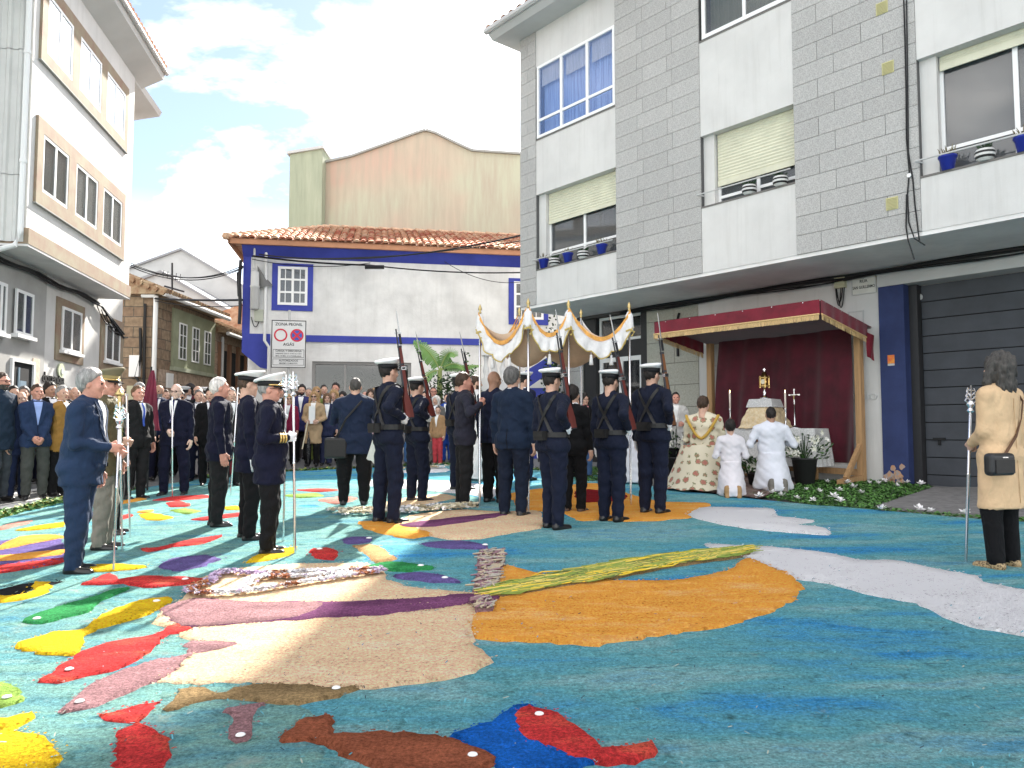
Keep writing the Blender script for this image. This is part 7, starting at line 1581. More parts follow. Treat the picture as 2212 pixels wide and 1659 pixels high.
# --- woman with the camel coat
wc = P_('woman in a camel coat with a black crossbody bag at the right, seen from behind', (2172, 1232), (2172, 764), 112, jacket=(0.60, 0.42, 0.25), trousers=BLACK, skin='light', hair='curly', hairc='greydark', hem=0.50, build=0.98, flare=1.06, lh=tuple(S8(972)), lhk='fist', suitV=False, shirt=(0.6, 0.4, 0.2), shoes=mat('leopard_shoe', (0.10, 0.07, 0.04), 0.5, col2=(0.42, 0.30, 0.16), vs=70, lo=0.45, hi=0.5), cloth_amp=0.0012, stance=0.10)
q = MB(); q.box((-0.26, -0.17, 0.86), (0.135, 0.045, 0.088))
bagm = mat('black_bag_leather', (0.012, 0.012, 0.014), 0.4, spec=0.5); bg_ = lpart(wc, 'crossbody_bag', q, bagm)
bv = bg_.modifiers.new('bevel', 'BEVEL'); bv.width = 0.034; bv.segments = 4
q = MB(); q.box((-0.26, -0.218, 0.845), (0.105, 0.004, 0.052)); lpart(wc, 'bag_pocket', q, M_leather, bg_)
q = MB(); q.box((-0.26, -0.218, 0.915), (0.03, 0.004, 0.004)); lpart(wc, 'bag_zip', q, M_silver, bg_)
strap(wc, [(-0.14, surf(wc, -0.14, 0.92, -1) - 0.012, 0.94), (0.0, surf(wc, 0.06, 1.08, -1) - 0.008, 1.08), (0.10, surf(wc, 0.10, 1.22, -1) - 0.008, 1.22), (0.13, surf(wc, 0.13, 1.36, -1) - 0.008, 1.36), (0.11, -0.03, 1.50)], 0.022, mat('brown_strap', (0.10, 0.045, 0.02), 0.5), 'bag_strap')
strap(wc, [(0.0, surf(wc, 0, 1.3, -1) - 0.001, 1.38), (0.0, surf(wc, 0, 1.0, -1) - 0.001, 1.0), (0.0, surf(wc, 0, 0.55, -1) - 0.001, 0.55)], 0.004, mat('coat_seam', (0.42, 0.26, 0.13), 0.8), 'back_seam', 0.002)

# --- left hand onlookers
P_('bearded man with glasses in a quilted jacket cut by the left picture edge', (-5, 1084), (6, 806), -15, jacket=(0.015, 0.028, 0.05), trousers=(0.05, 0.06, 0.07), skin='ruddy', hair='short', hairc='brown', beard='greydark', glasses='clear', build=1.1, suitV=False, hem=0.7)
lb = P_('man in an open blue blazer and pale blue shirt with lanyard at the left', (72, 1079), (78, 831), -48, jacket=(0.018, 0.035, 0.085), trousers=(0.06, 0.065, 0.06), shirt=(0.30, 0.40, 0.72), skin='ruddy', hair='short', hairc='brown', rh=(0.04, 0.21, 0.88, 0), lh=(-0.03, 0.22, 0.87, 0), rhk='fist', lhk='fist', build=1.06)
CR = 'onlookers in the crowd'
def C_(label, px_, py_top, Y, heading=-90, H=1.68, **k):
    """onlooker placed by head position and distance"""
    p = at(px_, py_top, Y); z = G(p.x, Y); k.setdefault('hem', 0.72); k.setdefault('stance', 0.09)
    Hh = max(1.3 if not k.get('girl') else 0.8, p.z - z)
    k.pop('girl', None)
    return person(label, (p.x, Y, p.z - Hh if Hh > 1.95 else z), Hh, heading, crowd=True, group=CR, **k)
C_('bald man with glasses behind the man in the open blazer', 47, 846, 11.9, -30, jacket=DKBLUE, skin='light', hair='bald', hairc='white', glasses='clear')
C_('dark haired head just left of the bald man at the left', 30, 834, 13.2, -60, jacket=BLACK, hair='short', hairc='dark')
C_('greying man behind the bald man at the left', 52, 836, 13.8, -50, jacket=CHAR, hair='thick', hairc='saltpepper')
C_('man in a black cap behind the shoulder of the open blazer man', 110, 827, 13.0, -30, jacket=BLACK, hair='thick', hairc='dark', skin='tan')
C_('man with an orange sash beside the brass headed staff', 136, 834, 12.2, -10, jacket=(0.30, 0.16, 0.04), trousers=BLACK, hair='short', hairc='grey', rh=tuple(S7(962)), rhk='fist')
C_('grey haired man between the striped tie man and the banner', 303, 829, 13.0, -40, jacket=BLACK, hair='thick', hairc='grey', glasses='sun')
C_('person in sunglasses between the old man and the red tie man', 391, 846, 15.5, -80, jacket=BLACK, skin='tan', hair='short', hairc='dark', glasses='sun')
C_('sailor in white cap behind the red tie man', 397, 838, 17, -70, jacket=NAVY, cap=dict(tilt=0.3), hair='crop', hairc='dark')
C_('woman with dark hair behind the balding man', 410, 829, 17.5, -80, jacket=(0.10, 0.02, 0.03), hair='bob', hairc='dark')
C_('sailor in white cap right of the red tie man', 443, 840, 16, -60, jacket=NAVY, cap=dict(tilt=0.3), hair='crop', hairc='dark', skin='tan')
C_('smiling short person beneath the white cap at the left', 438, 852, 15, -85, jacket=(0.45, 0.42, 0.42), hair='short', hairc='brown', H=1.6)
C_('bald man glimpsed left of the younger naval officer', 533, 834, 14, -70, jacket=BLACK, hair='bald', hairc='grey')
C_('woman in red glimpsed beside the white haired man', 510, 848, 15, -60, jacket=(0.35, 0.04, 0.05), hair='bob', hairc='brown')
for k, (x, yt, Y, c, h_, hc_) in enumerate([(150, 838, 16, BLACK, 'short', 'grey'), (173, 843, 15, CHAR, 'bob', 'brown'), (200, 840, 17, NAVY, 'short', 'dark'), (352, 836, 17, NAVY, 'short', 'brown'), (460, 846, 18, (0.2, 0.05, 0.05), 'bob', 'chestnut'), (487, 846, 18.5, BLACK, 'short', 'dark'), (545, 843, 18, (0.03, 0.03, 0.08), 'short', 'brown'), (20, 838, 15, CHAR, 'short', 'saltpepper')]):
    C_(['greying man far behind the blue suited man', 'brown haired woman at the back of the left crowd', 'dark haired man at the back of the left crowd', 'brown haired man behind the bearded bald man', 'chestnut haired woman in dark red at the back beside the white haired man', 'dark haired man at the back behind the white haired man', 'brown haired man at the back behind the younger naval officer', 'greying man at the back of the far left crowd'][k], x, yt, Y, -70 + 8 * (k % 4), jacket=c, hair=h_, hairc=hc_)
# --- crowd in front of the blue house
C_('blonde woman in sunglasses and a maroon coat right of the naval staff', 623, 852, 17.3, -80, jacket=(0.22, 0.015, 0.05), trousers=BLACK, hair='bob', hairc='blond', glasses='sun', shirt=(0.7, 0.7, 0.7))
C_('bearded young man in a blue jacket behind the maroon coat woman', 652, 832, 18.3, -85, jacket=(0.035, 0.035, 0.12), trousers=BLACK, hair='thick', hairc='dark', beard='dark')
tw = C_('woman in a tan coat, white scarf and sunglasses holding a cane', 679, 846, 17.2, -88, jacket=(0.42, 0.29, 0.17), trousers=BLACK, hair='curly', hairc='blond', glasses='sun', shirt=(0.74, 0.74, 0.72), hem=0.55, rh=(0.10, 0.24, 1.02, 0), lh=(-0.10, 0.24, 1.02, 0), rhk='fist', lhk='fist')
q = MB(); q.tube([(0.08, 0.26, 1.06), (0.16, 0.42, 0.42)], 0.014, 6); lpart(tw, 'cane', q, mat('cream_cane', (0.62, 0.55, 0.40), 0.6))
q = MB(); q.box((0.0, 0.20, 1.20), (0.07, 0.025, 0.20)); lpart(tw, 'scarf', q, mat('white_scarf', (0.74, 0.74, 0.72), 0.85))
C_('blonde woman in sunglasses behind the tan coat woman', 684, 836, 18.5, -80, jacket=(0.18, 0.22, 0.06), hair='bob', hairc='blond', glasses='sun')
C_('short haired woman with glasses in a navy jacket beside the tan coat woman', 707, 850, 17.4, -75, jacket=(0.02, 0.025, 0.06), hair='bob', hairc='chestnut', glasses='clear')
C_('woman filming left of the photographer', 721, 842, 18, -85, jacket=BLACK, hair='curly', hairc='blond', rh=(0.06, 0.28, 1.45, 0), lh=(-0.06, 0.28, 1.45, 0), rhk='fist', lhk='fist')
C_('tall man at the back left of the photographer', 725, 828, 19.2, -85, jacket=(0.05, 0.06, 0.05), hair='thick', hairc='dark', skin='ruddy')
C_('woman in pink trousers right of the photographer', 801, 841, 17.4, -80, jacket=(0.10, 0.10, 0.13), trousers=(0.55, 0.33, 0.34), hair='long', hairc='brown', hem=0.8)
C_('elderly man beside the woman in pink trousers', 789, 846, 18.3, -80, jacket=(0.45, 0.42, 0.35), hair='bald', hairc='white', skin='ruddy')
C_('man with grey hair in jeans between the first two guards', 889, 829, 17.4, -85, jacket=(0.03, 0.035, 0.03), trousers=(0.05, 0.12, 0.26), hair='short', hairc='white')
C_('man with glasses and moustache right of the second guard', 936, 836, 18.3, -90, jacket=(0.06, 0.05, 0.06), hair='crop', hairc='brown', glasses='clear', skin='ruddy')
C_('white haired woman behind the girl in the tan coat', 942, 855, 17.7, -90, jacket=(0.16, 0.15, 0.14), hair='bob', hairc='white')
C_('person in a bright blue jacket right of the girl', 966, 850, 17.8, -100, jacket=(0.02, 0.07, 0.35), hair='short', hairc='dark')
girl = C_('girl in a tan coat with white collar and red tights', 946, 878, 17.2, -110, girl=True, jacket=(0.34, 0.20, 0.10), trousers=(0.46, 0.05, 0.06), skirt=None, hair='pony', hairc='dark', shirt=(0.75, 0.73, 0.72), hem=0.82, shoes=mat('grey_child_shoe', (0.35, 0.33, 0.31), 0.7), head_yaw=25)
q = MB(); q.lathe([(0.13, 0), (0.07, 0.035)], (0, -0.01, 1.445), 14, sy=0.8); lpart(girl, 'white_collar', q, mat('collar_white', (0.78, 0.76, 0.75), 0.8))
C_('girl with dark hair partly behind the woman with the pink scarf', 1244, 858, 14.6, -70, jacket=BLACK, hair='long', hairc='dark')
C_('black haired woman with glasses and pink scarf between the guards', 1263, 850, 14.0, -80, jacket=BLACK, trousers=(0.06, 0.12, 0.25), hair='long', hairc='dark', glasses='clear', shirt=(0.70, 0.28, 0.30), tie=(0.70, 0.28, 0.30))
for k, (x, yt, Y, c, h_, hc_) in enumerate([(607, 838, 19.3, BLACK, 'short', 'dark'), (640, 846, 19.0, (0.06, 0.05, 0.05), 'bob', 'brown'), (667, 838, 19.5, (0.12, 0.12, 0.14), 'short', 'grey'), (740, 846, 18.8, (0.05, 0.03, 0.06), 'bob', 'dark'), (811, 838, 19.2, (0.20, 0.05, 0.06), 'long', 'blond'), (870, 850, 18.6, CHAR, 'bob', 'grey'), (918, 846, 19.2, (0.03, 0.05, 0.12), 'short', 'brown'), (700, 832, 20.0, (0.08, 0.08, 0.09), 'short', 'dark')]):
    C_(['dark haired man at the back under the zone sign', 'brown haired woman at the back behind the maroon coat', 'grey haired man at the back behind the bearded young man', 'dark haired woman close to the photographer\'s left shoulder', 'blonde long haired woman at the back right of the photographer', 'grey haired woman peeping between the first two guards', 'brown haired man at the back right of the second guard', 'tall dark haired man at the very back before the shop window'][k], x, yt, Y, -95 + 7 * (k % 4), jacket=c, hair=h_, hairc=hc_)
for k, (x, yt, Y, c, h_, hc_, lab) in enumerate([(96, 842, 14.6, NAVY, 'short', 'grey', 'grey haired man in navy behind the man in the open blazer'), (163, 836, 13.4, BLACK, 'bald', 'grey', 'balding man in black just left of the blue suited man'), (318, 838, 14.6, NAVY, 'short', 'dark', 'dark haired man in navy right behind the banner'), (358, 842, 15.6, CHAR, 'crop', 'brown', 'close cropped man in charcoal behind the old man with the staff'), (430, 842, 14.2, NAVY, 'short', 'saltpepper', 'greying man in navy close behind the red tie man'), (455, 838, 13.4, BLACK, 'thick', 'dark', 'dark haired man in black left of the white haired man'), (500, 838, 13.2, CHAR, 'short', 'grey', 'grey haired man in charcoal between the white haired man and the officers'), (522, 842, 15.2, NAVY, 'short', 'brown', 'brown haired man in navy left of the younger naval officer'), (588, 842, 16.6, BLACK, 'bob', 'chestnut', 'chestnut haired woman in black glimpsed right of the naval officers'), (768, 850, 18.6, (0.06, 0.06, 0.08), 'bob', 'blond', 'fair haired woman hidden behind the photographer'), (855, 846, 19.0, (0.04, 0.04, 0.05), 'short', 'dark', 'dark haired man glimpsed behind the leftmost guard')]):
    C_(lab, x, yt, Y, -75 + 9 * (k % 4), jacket=c, hair=h_, hairc=hc_, tie=(0.10, 0.02, 0.03) if k % 2 else None)

# ================================================================== processional canopy
M_wcloth = mat('white_brocade', (0.70, 0.69, 0.68), 0.7, var=0.07, vs=16, bump=0.3, bs=70); M_ocloth = mat('orange_lining', (0.72, 0.36, 0.09), 0.65, var=0.2, vs=9, bump=0.3, bs=60); M_tan = mat('beige_lining', (0.56, 0.40, 0.28), 0.8, var=0.10, vs=4, bump=0.2, bs=30); M_gtrim = mat('gold_trim', (0.50, 0.38, 0.12), 0.55, bump=0.4, bs=150)
c0 = CAN['P4']; PC = thing('processional_canopy', 'white and gold processional canopy on poles with tassels above the bearers', 'canopy', (c0.x, c0.y, G(c0.x, c0.y)))
for nm, p in CAN.items():
    bz = G(p.x, p.y) + 0.01
    q = MB(); q.lathe([(0.013, 0), (0.015, 0.02), (0.015, p.z - bz - 0.02)], (p.x, p.y, bz), 8); pl_ = q.build('pole', M_silver, PC, True)
    q = MB(); q.lathe([(0.010, -0.02), (0.022, 0.0), (0.010, 0.015), (0.027, 0.04), (0.024, 0.06), (0.008, 0.10), (0.002, 0.115)], p, 10); q.build('finial', M_brass_dull, pl_, True)
def swag(a, b, u, sag): return a.lerp(b, u) - UP * (sag * 4 * u * (1 - u))
def edge_cloth(a, b, sag, drop, mo, mi_, scal, nm, out, strip_m=None, tass=True):
    """hanging valance between two pole tops: swagged top edge, scalloped hem"""
    n = 36; d = (b - a); side = Vector((d.y, -d.x, 0)).normalized() * out; m = 8
    def f(u, v):
        top = swag(a, b, u, sag); h = drop * (0.72 + 0.28 * abs(math.sin(math.pi * scal * u))) * (1 - 0.15 * math.sin(math.pi * u)); w = 0.022 * math.sin(u * 31 + 2 * v) * v
        return top - UP * (h * v + 0.03) + side * (0.02 + 0.03 * v + w)
    q = MB(); q.grid(f, n, m); c = q.build('valance', mo, PC, True)
    sm = c.modifiers.new('thick', 'SOLIDIFY'); sm.thickness = 0.006
    q = MB(); q.tube([f(i / n, 1.0) + side * 0.004 for i in range(n + 1)], 0.009, 5); q.build('gold_hem', M_gtrim, c)
    if strip_m:
        q = MB(); q.grid(lambda u, v: swag(a, b, u, sag) - UP * (0.055 * v - 0.030) + side * (0.030 + 0.012 * math.sin(u * 40) * v), n, 2); q.build('upper_band', strip_m, c, True)
    if tass:
        for k in range(1, int(scal)):
            p = f(k / scal, 1.0); q = MB(); q.tube([p, p - UP * 0.05], 0.004, 4); q.lathe([(0.006, 0), (0.020, -0.01), (0.014, -0.03), (0.020, -0.04), (0.030, -0.13), (0.02, -0.135)][::-1], p - UP * 0.05, 10); q.build('tassel', M_wcloth, c, True)
    return c
P1, P2, P3, P4, P5, P6 = (CAN[k] - UP * 0.02 for k in ('P1', 'P2', 'P3', 'P4', 'P5', 'P6'))
edge_cloth(P3, P4, 0.34, 0.26, M_wcloth, None, 2, 'v', 1, M_ocloth); edge_cloth(P4, P5, 0.38, 0.27, M_wcloth, None, 3, 'v', 1, M_ocloth)
edge_cloth(P1, P3, 0.42, 0.26, M_wcloth, None, 3, 'v', 1, M_ocloth)
edge_cloth(P2, P1, 0.36, 0.20, M_ocloth, None, 3, 'v', 1, M_ocloth, False); edge_cloth(P6, P2, 0.30, 0.22, M_ocloth, None, 3, 'v', 1, None, False); edge_cloth(P5, P6, 0.30, 0.24, M_wcloth, None, 3, 'v', 1, None, False)
def roofc(u, v):      # sagging ceiling cloth between the six poles
    L = [P3, P4, P5]; Rr = [P1, P2, P6]
    def along(A, t):
        t2 = t * 2; i = min(1, int(t2)); return swag(A[i], A[i + 1], t2 - i, 0.34)
    return along(L, u).lerp(along(Rr, u), v) - UP * (0.10 + 0.34 * math.sin(math.pi * v) * (0.6 + 0.4 * math.sin(math.pi * u)) + 0.01 * math.sin(u * 23) * math.sin(v * 9))
q = MB(); q.grid(roofc, 28, 12); rc = q.build('ceiling_cloth', M_tan, PC, True); sm = rc.modifiers.new('thick', 'SOLIDIFY'); sm.thickness = 0.006
for p in (P3, P4, P5, P1):          # bow and hanging fold at each near pole
    q = MB(); q.lathe([(0.02, 0), (0.05, -0.05), (0.06, -0.20), (0.05, -0.26), (0.02, -0.27)][::-1], p, 10); q.build('pole_drape', M_wcloth, PC, True)
    q = MB(); q.tube([p + Vector((-0.05, -0.05, -0.27)), p + Vector((0, -0.07, -0.25)), p + Vector((0.06, -0.05, -0.28)), p + Vector((0.02, -0.07, -0.34))], 0.014, 5); q.build('gold_bow', M_gtrim, PC)

# ================================================================== maroon banner
bp = gp(318, 1062); BN = thing('banner', 'furled maroon processional banner on a pole behind the old man with the staff', 'banner', tuple(bp)); bt = at(327, 792, bp.y)
q = MB(); q.tube([bp, bt], 0.016, 8); q.build('pole', M_darkmetal, BN)
q = MB()
def furl(u, v):
    c = at(330 - 12 * v ** 0.8 + 6 * v * v, 800 + 130 * v, bp.y - 0.05); w_ = (0.02 + 0.13 * v ** 0.7) ; a = u * 2 * math.pi; rr_ = w_ * (1 + 0.22 * math.sin(5 * a + 4 * v)); return c + Vector((math.cos(a) * rr_, math.sin(a) * rr_ * 0.6, 0))
q.grid(furl, 30, 16); q.build('cloth', mat('maroon_silk', (0.14, 0.010, 0.030), 0.5, var=0.25, vs=5, bump=0.2, bs=30), BN, True)

# ================================================================== velvet booth
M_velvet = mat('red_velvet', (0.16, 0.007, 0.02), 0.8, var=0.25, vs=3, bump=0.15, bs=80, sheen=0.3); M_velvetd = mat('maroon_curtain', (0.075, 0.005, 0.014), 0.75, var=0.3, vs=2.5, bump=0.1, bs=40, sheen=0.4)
M_timber = mat('pine_timber', (0.42, 0.25, 0.12), 0.7, var=0.18, vs=5, stretch=(6, 6, 0.4), bump=0.15, bs=40); M_fringe = mat('gold_fringe', (0.60, 0.42, 0.20), 0.7, var=0.2, vs=60)
ob = OH + 0.18
sC, zC = FR.px(1872, 704, ob); sL, _ = FR.px(1535, 800, ob)
of = ob
for k in range(400):
    s_, z_ = FR.px(1767, 650, of)
    if s_ <= sC - 0.02 and abs(s_ - sC) < 0.03: break
    of += 0.005
    if of > 0.5: break
sB, zB = FR.px(1767, 650, of); sA, zA = FR.px(1414, 688, of)
zf = zB
BO = thing('velvet_booth', 'red velvet canopied booth with gold fringe on a timber frame against the wall', 'booth', FR.p((sA + sC) / 2, G(4.5, 13), ob))
vh = 0.235
def q4(q, a, b, c, d): q.add([a, b, c, d], [(0, 1, 2, 3)])
zback = zC
# roof sheet (slopes down to the wall) and valances with folds
rt = [FR.p(sA, zf, of), FR.p(sC, zf, of), FR.p(sC, zback, ob - 0.17), FR.p(sA, zback, ob - 0.17)]
q = MB(); q.add(rt + [p - UP * 0.012 for p in rt], [(0, 1, 2, 3), (4, 7, 6, 5), (0, 4, 5, 1), (1, 5, 6, 2), (2, 6, 7, 3), (3, 7, 4, 0)]); q.build('roof_cloth', M_velvet, BO)
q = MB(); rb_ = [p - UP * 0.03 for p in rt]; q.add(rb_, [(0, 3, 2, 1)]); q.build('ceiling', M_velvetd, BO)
def val(a, b, nrm, nm):
    n = 60
    q = MB(); q.grid(lambda u, v: a.lerp(b, u) + nrm * (0.012 + 0.008 * math.sin(u * 37) * v) + UP * (0.02 - vh * v), n, 3); q.build('valance', M_velvet, BO, True)
    q = MB(); rr = random.Random(5); L = (b - a).length; N = int(L / 0.011)
    for k in range(N):
        p = a.lerp(b, k / N) + nrm * (0.024 + 0.006 * rr.random()) + UP * (0.02 - vh + 0.02); l_ = 0.095 + 0.012 * rr.random(); d_ = (b - a).normalized() * 0.0055
        q.add([p - d_, p + d_, p + d_ * 0.9 - UP * l_ + nrm * rr.uniform(-.006, .006), p - d_ * 0.9 - UP * l_], [(0, 1, 2, 3)])
    q.tube([a + nrm * 0.028 + UP * (0.025 - vh), b + nrm * 0.028 + UP * (0.025 - vh)], 0.013, 6)
    tag(q.build('fringe', M_fringe, BO), kind='stuff')
    q = MB()
    for k in range(6): p = a.lerp(b, (k + 0.5) / 6) + nrm * 0.015 + UP * (0.0); q.lathe([(0.011, 0), (0.007, 0.008)], p, 8, (FR.e, UP, FR.n))
    q.build('studs', M_silver, BO)
val(FR.p(sA, zf, of), FR.p(sC, zf, of), FR.n, 'f'); val(FR.p(sC, zf, of), FR.p(sC, zback, ob), FR.e, 'r'); val(FR.p(sA, zback, ob), FR.p(sA, zf, of), -FR.e, 'l')
# rear valance end hanging loose at the right
q = MB(); q.grid(lambda u, v: FR.p(sC + 0.02 + 0.12 * u, zback - 0.10 - 0.42 * v - 0.08 * u, ob + 0.05 + 0.03 * math.sin(6 * u + 3 * v)), 6, 6); q.build('loose_end', M_velvet, BO, True)
# timber posts, beams, brace
def beam(a, b, w_, nm='timber_post'):
    d = (b - a).normalized(); X = FR.e if abs(d.dot(FR.e)) < 0.9 else UP; X = (X - d * X.dot(d)).normalized(); Y = d.cross(X); q = MB(); q.box((a + b) / 2, (w_, w_, (b - a).length / 2), (X, Y, d)); return q.build(nm, M_timber, BO)
sR, _ = FR.px(1857, 850, ob)
gz = lambda s: G(*FR.p(s, 0, ob)[:2])
beam(FR.p(sR, gz(sR), ob), FR.p(sR, zback - 0.03, ob), 0.055); beam(FR.p(sL, gz(sL), ob), FR.p(sL, zback - 0.03, ob), 0.055)
beam(FR.p(sL, gz(sL) + 0.16, ob - 0.03), FR.p(sR - 0.06, gz(sR) + 0.16, ob - 0.03), 0.05, 'floor_beam'); beam(FR.p(sR, gz(sR) + 0.07, ob + 0.06), FR.p(sR, gz(sR) + 0.02, ob + 0.75), 0.05, 'foot_beam')
beam(FR.p(sR, gz(sR) + 0.08, ob + 0.55), FR.p(sR, gz(sR) + 0.62, ob + 0.03), 0.035, 'diagonal_brace')
q = MB(); q.fbox(FR, sL + 0.06, sR - 0.06, gz(sR) + 0.0, gz(sR) + 0.26, OH + 0.005, OH + 0.03); q.build('white_kickboard', M_white, BO)
# back curtain gathered towards the top, hanging in folds
cz0 = FR.px(1820, 1000, ob - 0.05)[1]
def curt(u, v):
    s0_, s1_ = sL + 0.18, sR - 0.16; tt = v ** 1.5; spread = 0.55 + 0.45 * min(1, v * 1.0); mid = (s0_ + s1_) / 2
    s_ = s0_ + (s1_ - s0_) * u; f = math.sin(u * 24 + 2.5 * v) * 0.5 + math.sin(u * 55 + 4 * v) * 0.2 + 0.8 * math.sin(u * 9 - 6 * v * (u - 0.4))
    return FR.p(s_ + 0.10 * math.sin(3 * v) * (u - 0.5), zback + 0.07 + (cz0 - zback - 0.07) * v, ob - 0.05 + 0.10 * f * (0.35 + 0.65 * v))
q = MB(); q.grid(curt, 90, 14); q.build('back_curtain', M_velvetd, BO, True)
def side_c(u, v): return FR.p(sA + 0.03 + (sL + 0.2 - sA) * (0.55 + 0.45 * v) * 1.0, zback - 0.05 - 0.9 * v, ob + 0.02 + (of - ob - 0.1) * u * (1 - v) ** 1.2 + 0.02 * math.sin(u * 20))
# ================================================================== altar
YA = 13.2
FA = Frame((at(1670, 900, YA).x, YA), (0.74, -0.6726), (-0.6726, -0.74))
ga = G(FA.o.x, FA.o.y)
M_lace = mat('white_lace', (0.62, 0.62, 0.61), 0.85, col2=(0.48, 0.48, 0.47), vs=60, bump=0.35, bs=90, lo=0.45, hi=0.52); M_gcloth = mat('gold_damask', (0.58, 0.43, 0.24), 0.5, col2=(0.66, 0.56, 0.38), vs=22, bump=0.4, bs=30)
zt_ = at(1670, 926, YA).z; AL = thing('altar_table', 'altar table covered with a white lace cloth inside the booth', 'table', (FA.o.x, FA.o.y, ga))
hw = 0.82
q = MB()
def tablec(u, v):
    per = 4 * u; k = int(min(3.999, per)); f = per - k; C = [(-hw, 0.32), (hw, 0.32), (hw, -0.32), (-hw, -0.32)]; a, b_ = C[k], C[(k + 1) % 4]; x = a[0] + (b_[0] - a[0]) * f; y = a[1] + (b_[1] - a[1]) * f; fl = 1 + 0.09 * v; w_ = 0.015 * math.sin(u * 90) * v
    return FA.p(x * fl + w_, zt_ - 0.62 * v, y * fl + w_)
q.grid(tablec, 80, 5); q.fbox(FA, -hw, hw, zt_ - 0.02, zt_ + 0.003, -0.32, 0.32); q.build('lace_cloth', M_lace, AL, True)
for sx in (-1, 1):
    for sy in (-1, 1): q = MB(); q.fbox(FA, sx * 0.62 - 0.03, sx * 0.62 + 0.03, ga, zt_ - 0.02, sy * 0.25 - 0.03, sy * 0.25 + 0.03); q.build('leg', M_timber, AL)
sp_, zp = FA.px(1652, 864); PD = thing('monstrance_pedestal', 'pedestal draped with gold damask and a white top on the altar', 'pedestal', FA.p(sp_, zt_, 0))
q = MB(); hp = zp - zt_
q.lathe([(0.43, 0.006), (0.40, 0.06), (0.34, hp * 0.4), (0.25, hp * 0.8), (0.21, hp), (0.0, hp + 0.001)], FA.p(sp_, zt_, 0), 4, ((FA.e + FA.n).normalized(), (FA.n - FA.e).normalized(), UP), sx=1.15, sy=1.15)
for i, v in enumerate(q.v): pass
o = q.build('gold_drape', M_gcloth, PD); sb = o.modifiers.new('sub', 'SUBSURF'); sb.subdivision_type = 'SIMPLE'; sb.levels = sb.render_levels = 4
tx_ = bpy.data.textures.new('drape_folds', 'CLOUDS'); tx_.noise_scale = 0.10; dm = o.modifiers.new('folds', 'DISPLACE'); dm.texture = tx_; dm.strength = 0.05; dm.mid_level = 0.5
q = MB(); q.lathe([(0.30, -0.13), (0.262, -0.02), (0.25, 0.012), (0.0, 0.013)], FA.p(sp_, zp, 0), 4, ((FA.e + FA.n).normalized(), (FA.n - FA.e).normalized(), UP), sx=1.12, sy=1.12); q.build('white_top_cloth', M_lace, PD)
MO = thing('monstrance', 'gilded monstrance with slender columns and a cross on the pedestal', 'monstrance', FA.p(sp_, zp + 0.02, 0)); mb = FA.p(sp_, zp + 0.018, 0); mh = at(1652, 797, YA).z - zp
q = MB(); q.lathe([(0.085, 0), (0.08, 0.02), (0.035, 0.05), (0.018, 0.08), (0.03, 0.11), (0.014, 0.14), (0.02, mh * 0.38)], mb, 14); q.build('stem', M_silver, MO, True)
q = MB(); q.lathe([(0.02, mh * 0.38), (0.09, mh * 0.40), (0.095, mh * 0.43), (0.06, mh * 0.45), (0.055, mh * 0.66), (0.09, mh * 0.68), (0.085, mh * 0.71), (0.05, mh * 0.76), (0.035, mh * 0.86), (0.008, mh * 0.90)], mb, 16); cs_ = q.build('case', M_gold, MO, True)
q = MB(); q.lathe([(0.042, 0), (0.042, 0.012)], mb + UP * (mh * 0.56) + FA.n * 0.052, 18, (FA.e, UP, FA.n)); q.build('host_window', mat('pale_host', (0.72, 0.66, 0.50), 0.4), cs_)
for k in range(6):
    a = k * 1.0472; p = mb + FA.e * (0.085 * math.cos(a)) + FA.n * (0.085 * math.sin(a)); q = MB(); q.lathe([(0.010, mh * 0.36), (0.007, mh * 0.42), (0.007, mh * 0.68), (0.012, mh * 0.70), (0.003, mh * 0.76)], p, 6); q.build('column', M_gold, MO)
q = MB(); q.box(mb + UP * (mh * 0.95), (0.006, 0.006, mh * 0.05)); q.box(mb + UP * (mh * 0.96), (0.022, 0.006, 0.006)); q.build('cross', M_silver, MO)
M_wax = mat('cream_wax', (0.75, 0.66, 0.58), 0.5); M_flame = mat('flame_glow', (1, 0.8, 0.4), 0.5); M_flame.node_tree.nodes['Principled BSDF'].inputs['Emission Color'].default_value = (1, 0.75, 0.35, 1); M_flame.node_tree.nodes['Principled BSDF'].inputs['Emission Strength'].default_value = 3
for px_, lab in ((1582, 'left lit candle in a slim silver holder on the altar'), (1701, 'right lit candle in a silver holder beside the crucifix')):
    s_, zf_ = FA.px(px_, 848); b0 = FA.p(s_, zt_ + 0.004, 0.1); Hc = zf_ - zt_; t = thing('candle', lab, 'candle', tuple(b0))
    q = MB(); q.lathe([(0.05, 0), (0.045, 0.012), (0.014, 0.03), (0.011, Hc * 0.25), (0.018, Hc * 0.28), (0.010, Hc * 0.36), (0.022, Hc * 0.52), (0.024, Hc * 0.54)], b0, 10); q.build('holder', M_silver, t, True)
    q = MB(); q.lathe([(0.016, Hc * 0.54), (0.0155, Hc * 0.98), (0.004, Hc * 0.985)], b0, 10); q.build('wax', M_wax, t, True)
    q = MB(); q.lathe([(0.003, 0), (0.009, 0.018), (0.006, 0.035), (0.001, 0.05)], b0 + UP * (Hc * 0.985), 8); q.build('flame', M_flame, t, True)
s_, zf_ = FA.px(1718, 842); b0 = FA.p(s_, zt_ + 0.004, 0.05); Hc = zf_ - zt_; CRX = thing('crucifix', 'standing silver crucifix at the right end of the altar', 'crucifix', tuple(b0))
q = MB(); q.lathe([(0.09, 0), (0.085, 0.015), (0.03, 0.04), (0.014, 0.06), (0.012, Hc * 0.62)], b0, 12); q.build('stand', M_silver, CRX, True)
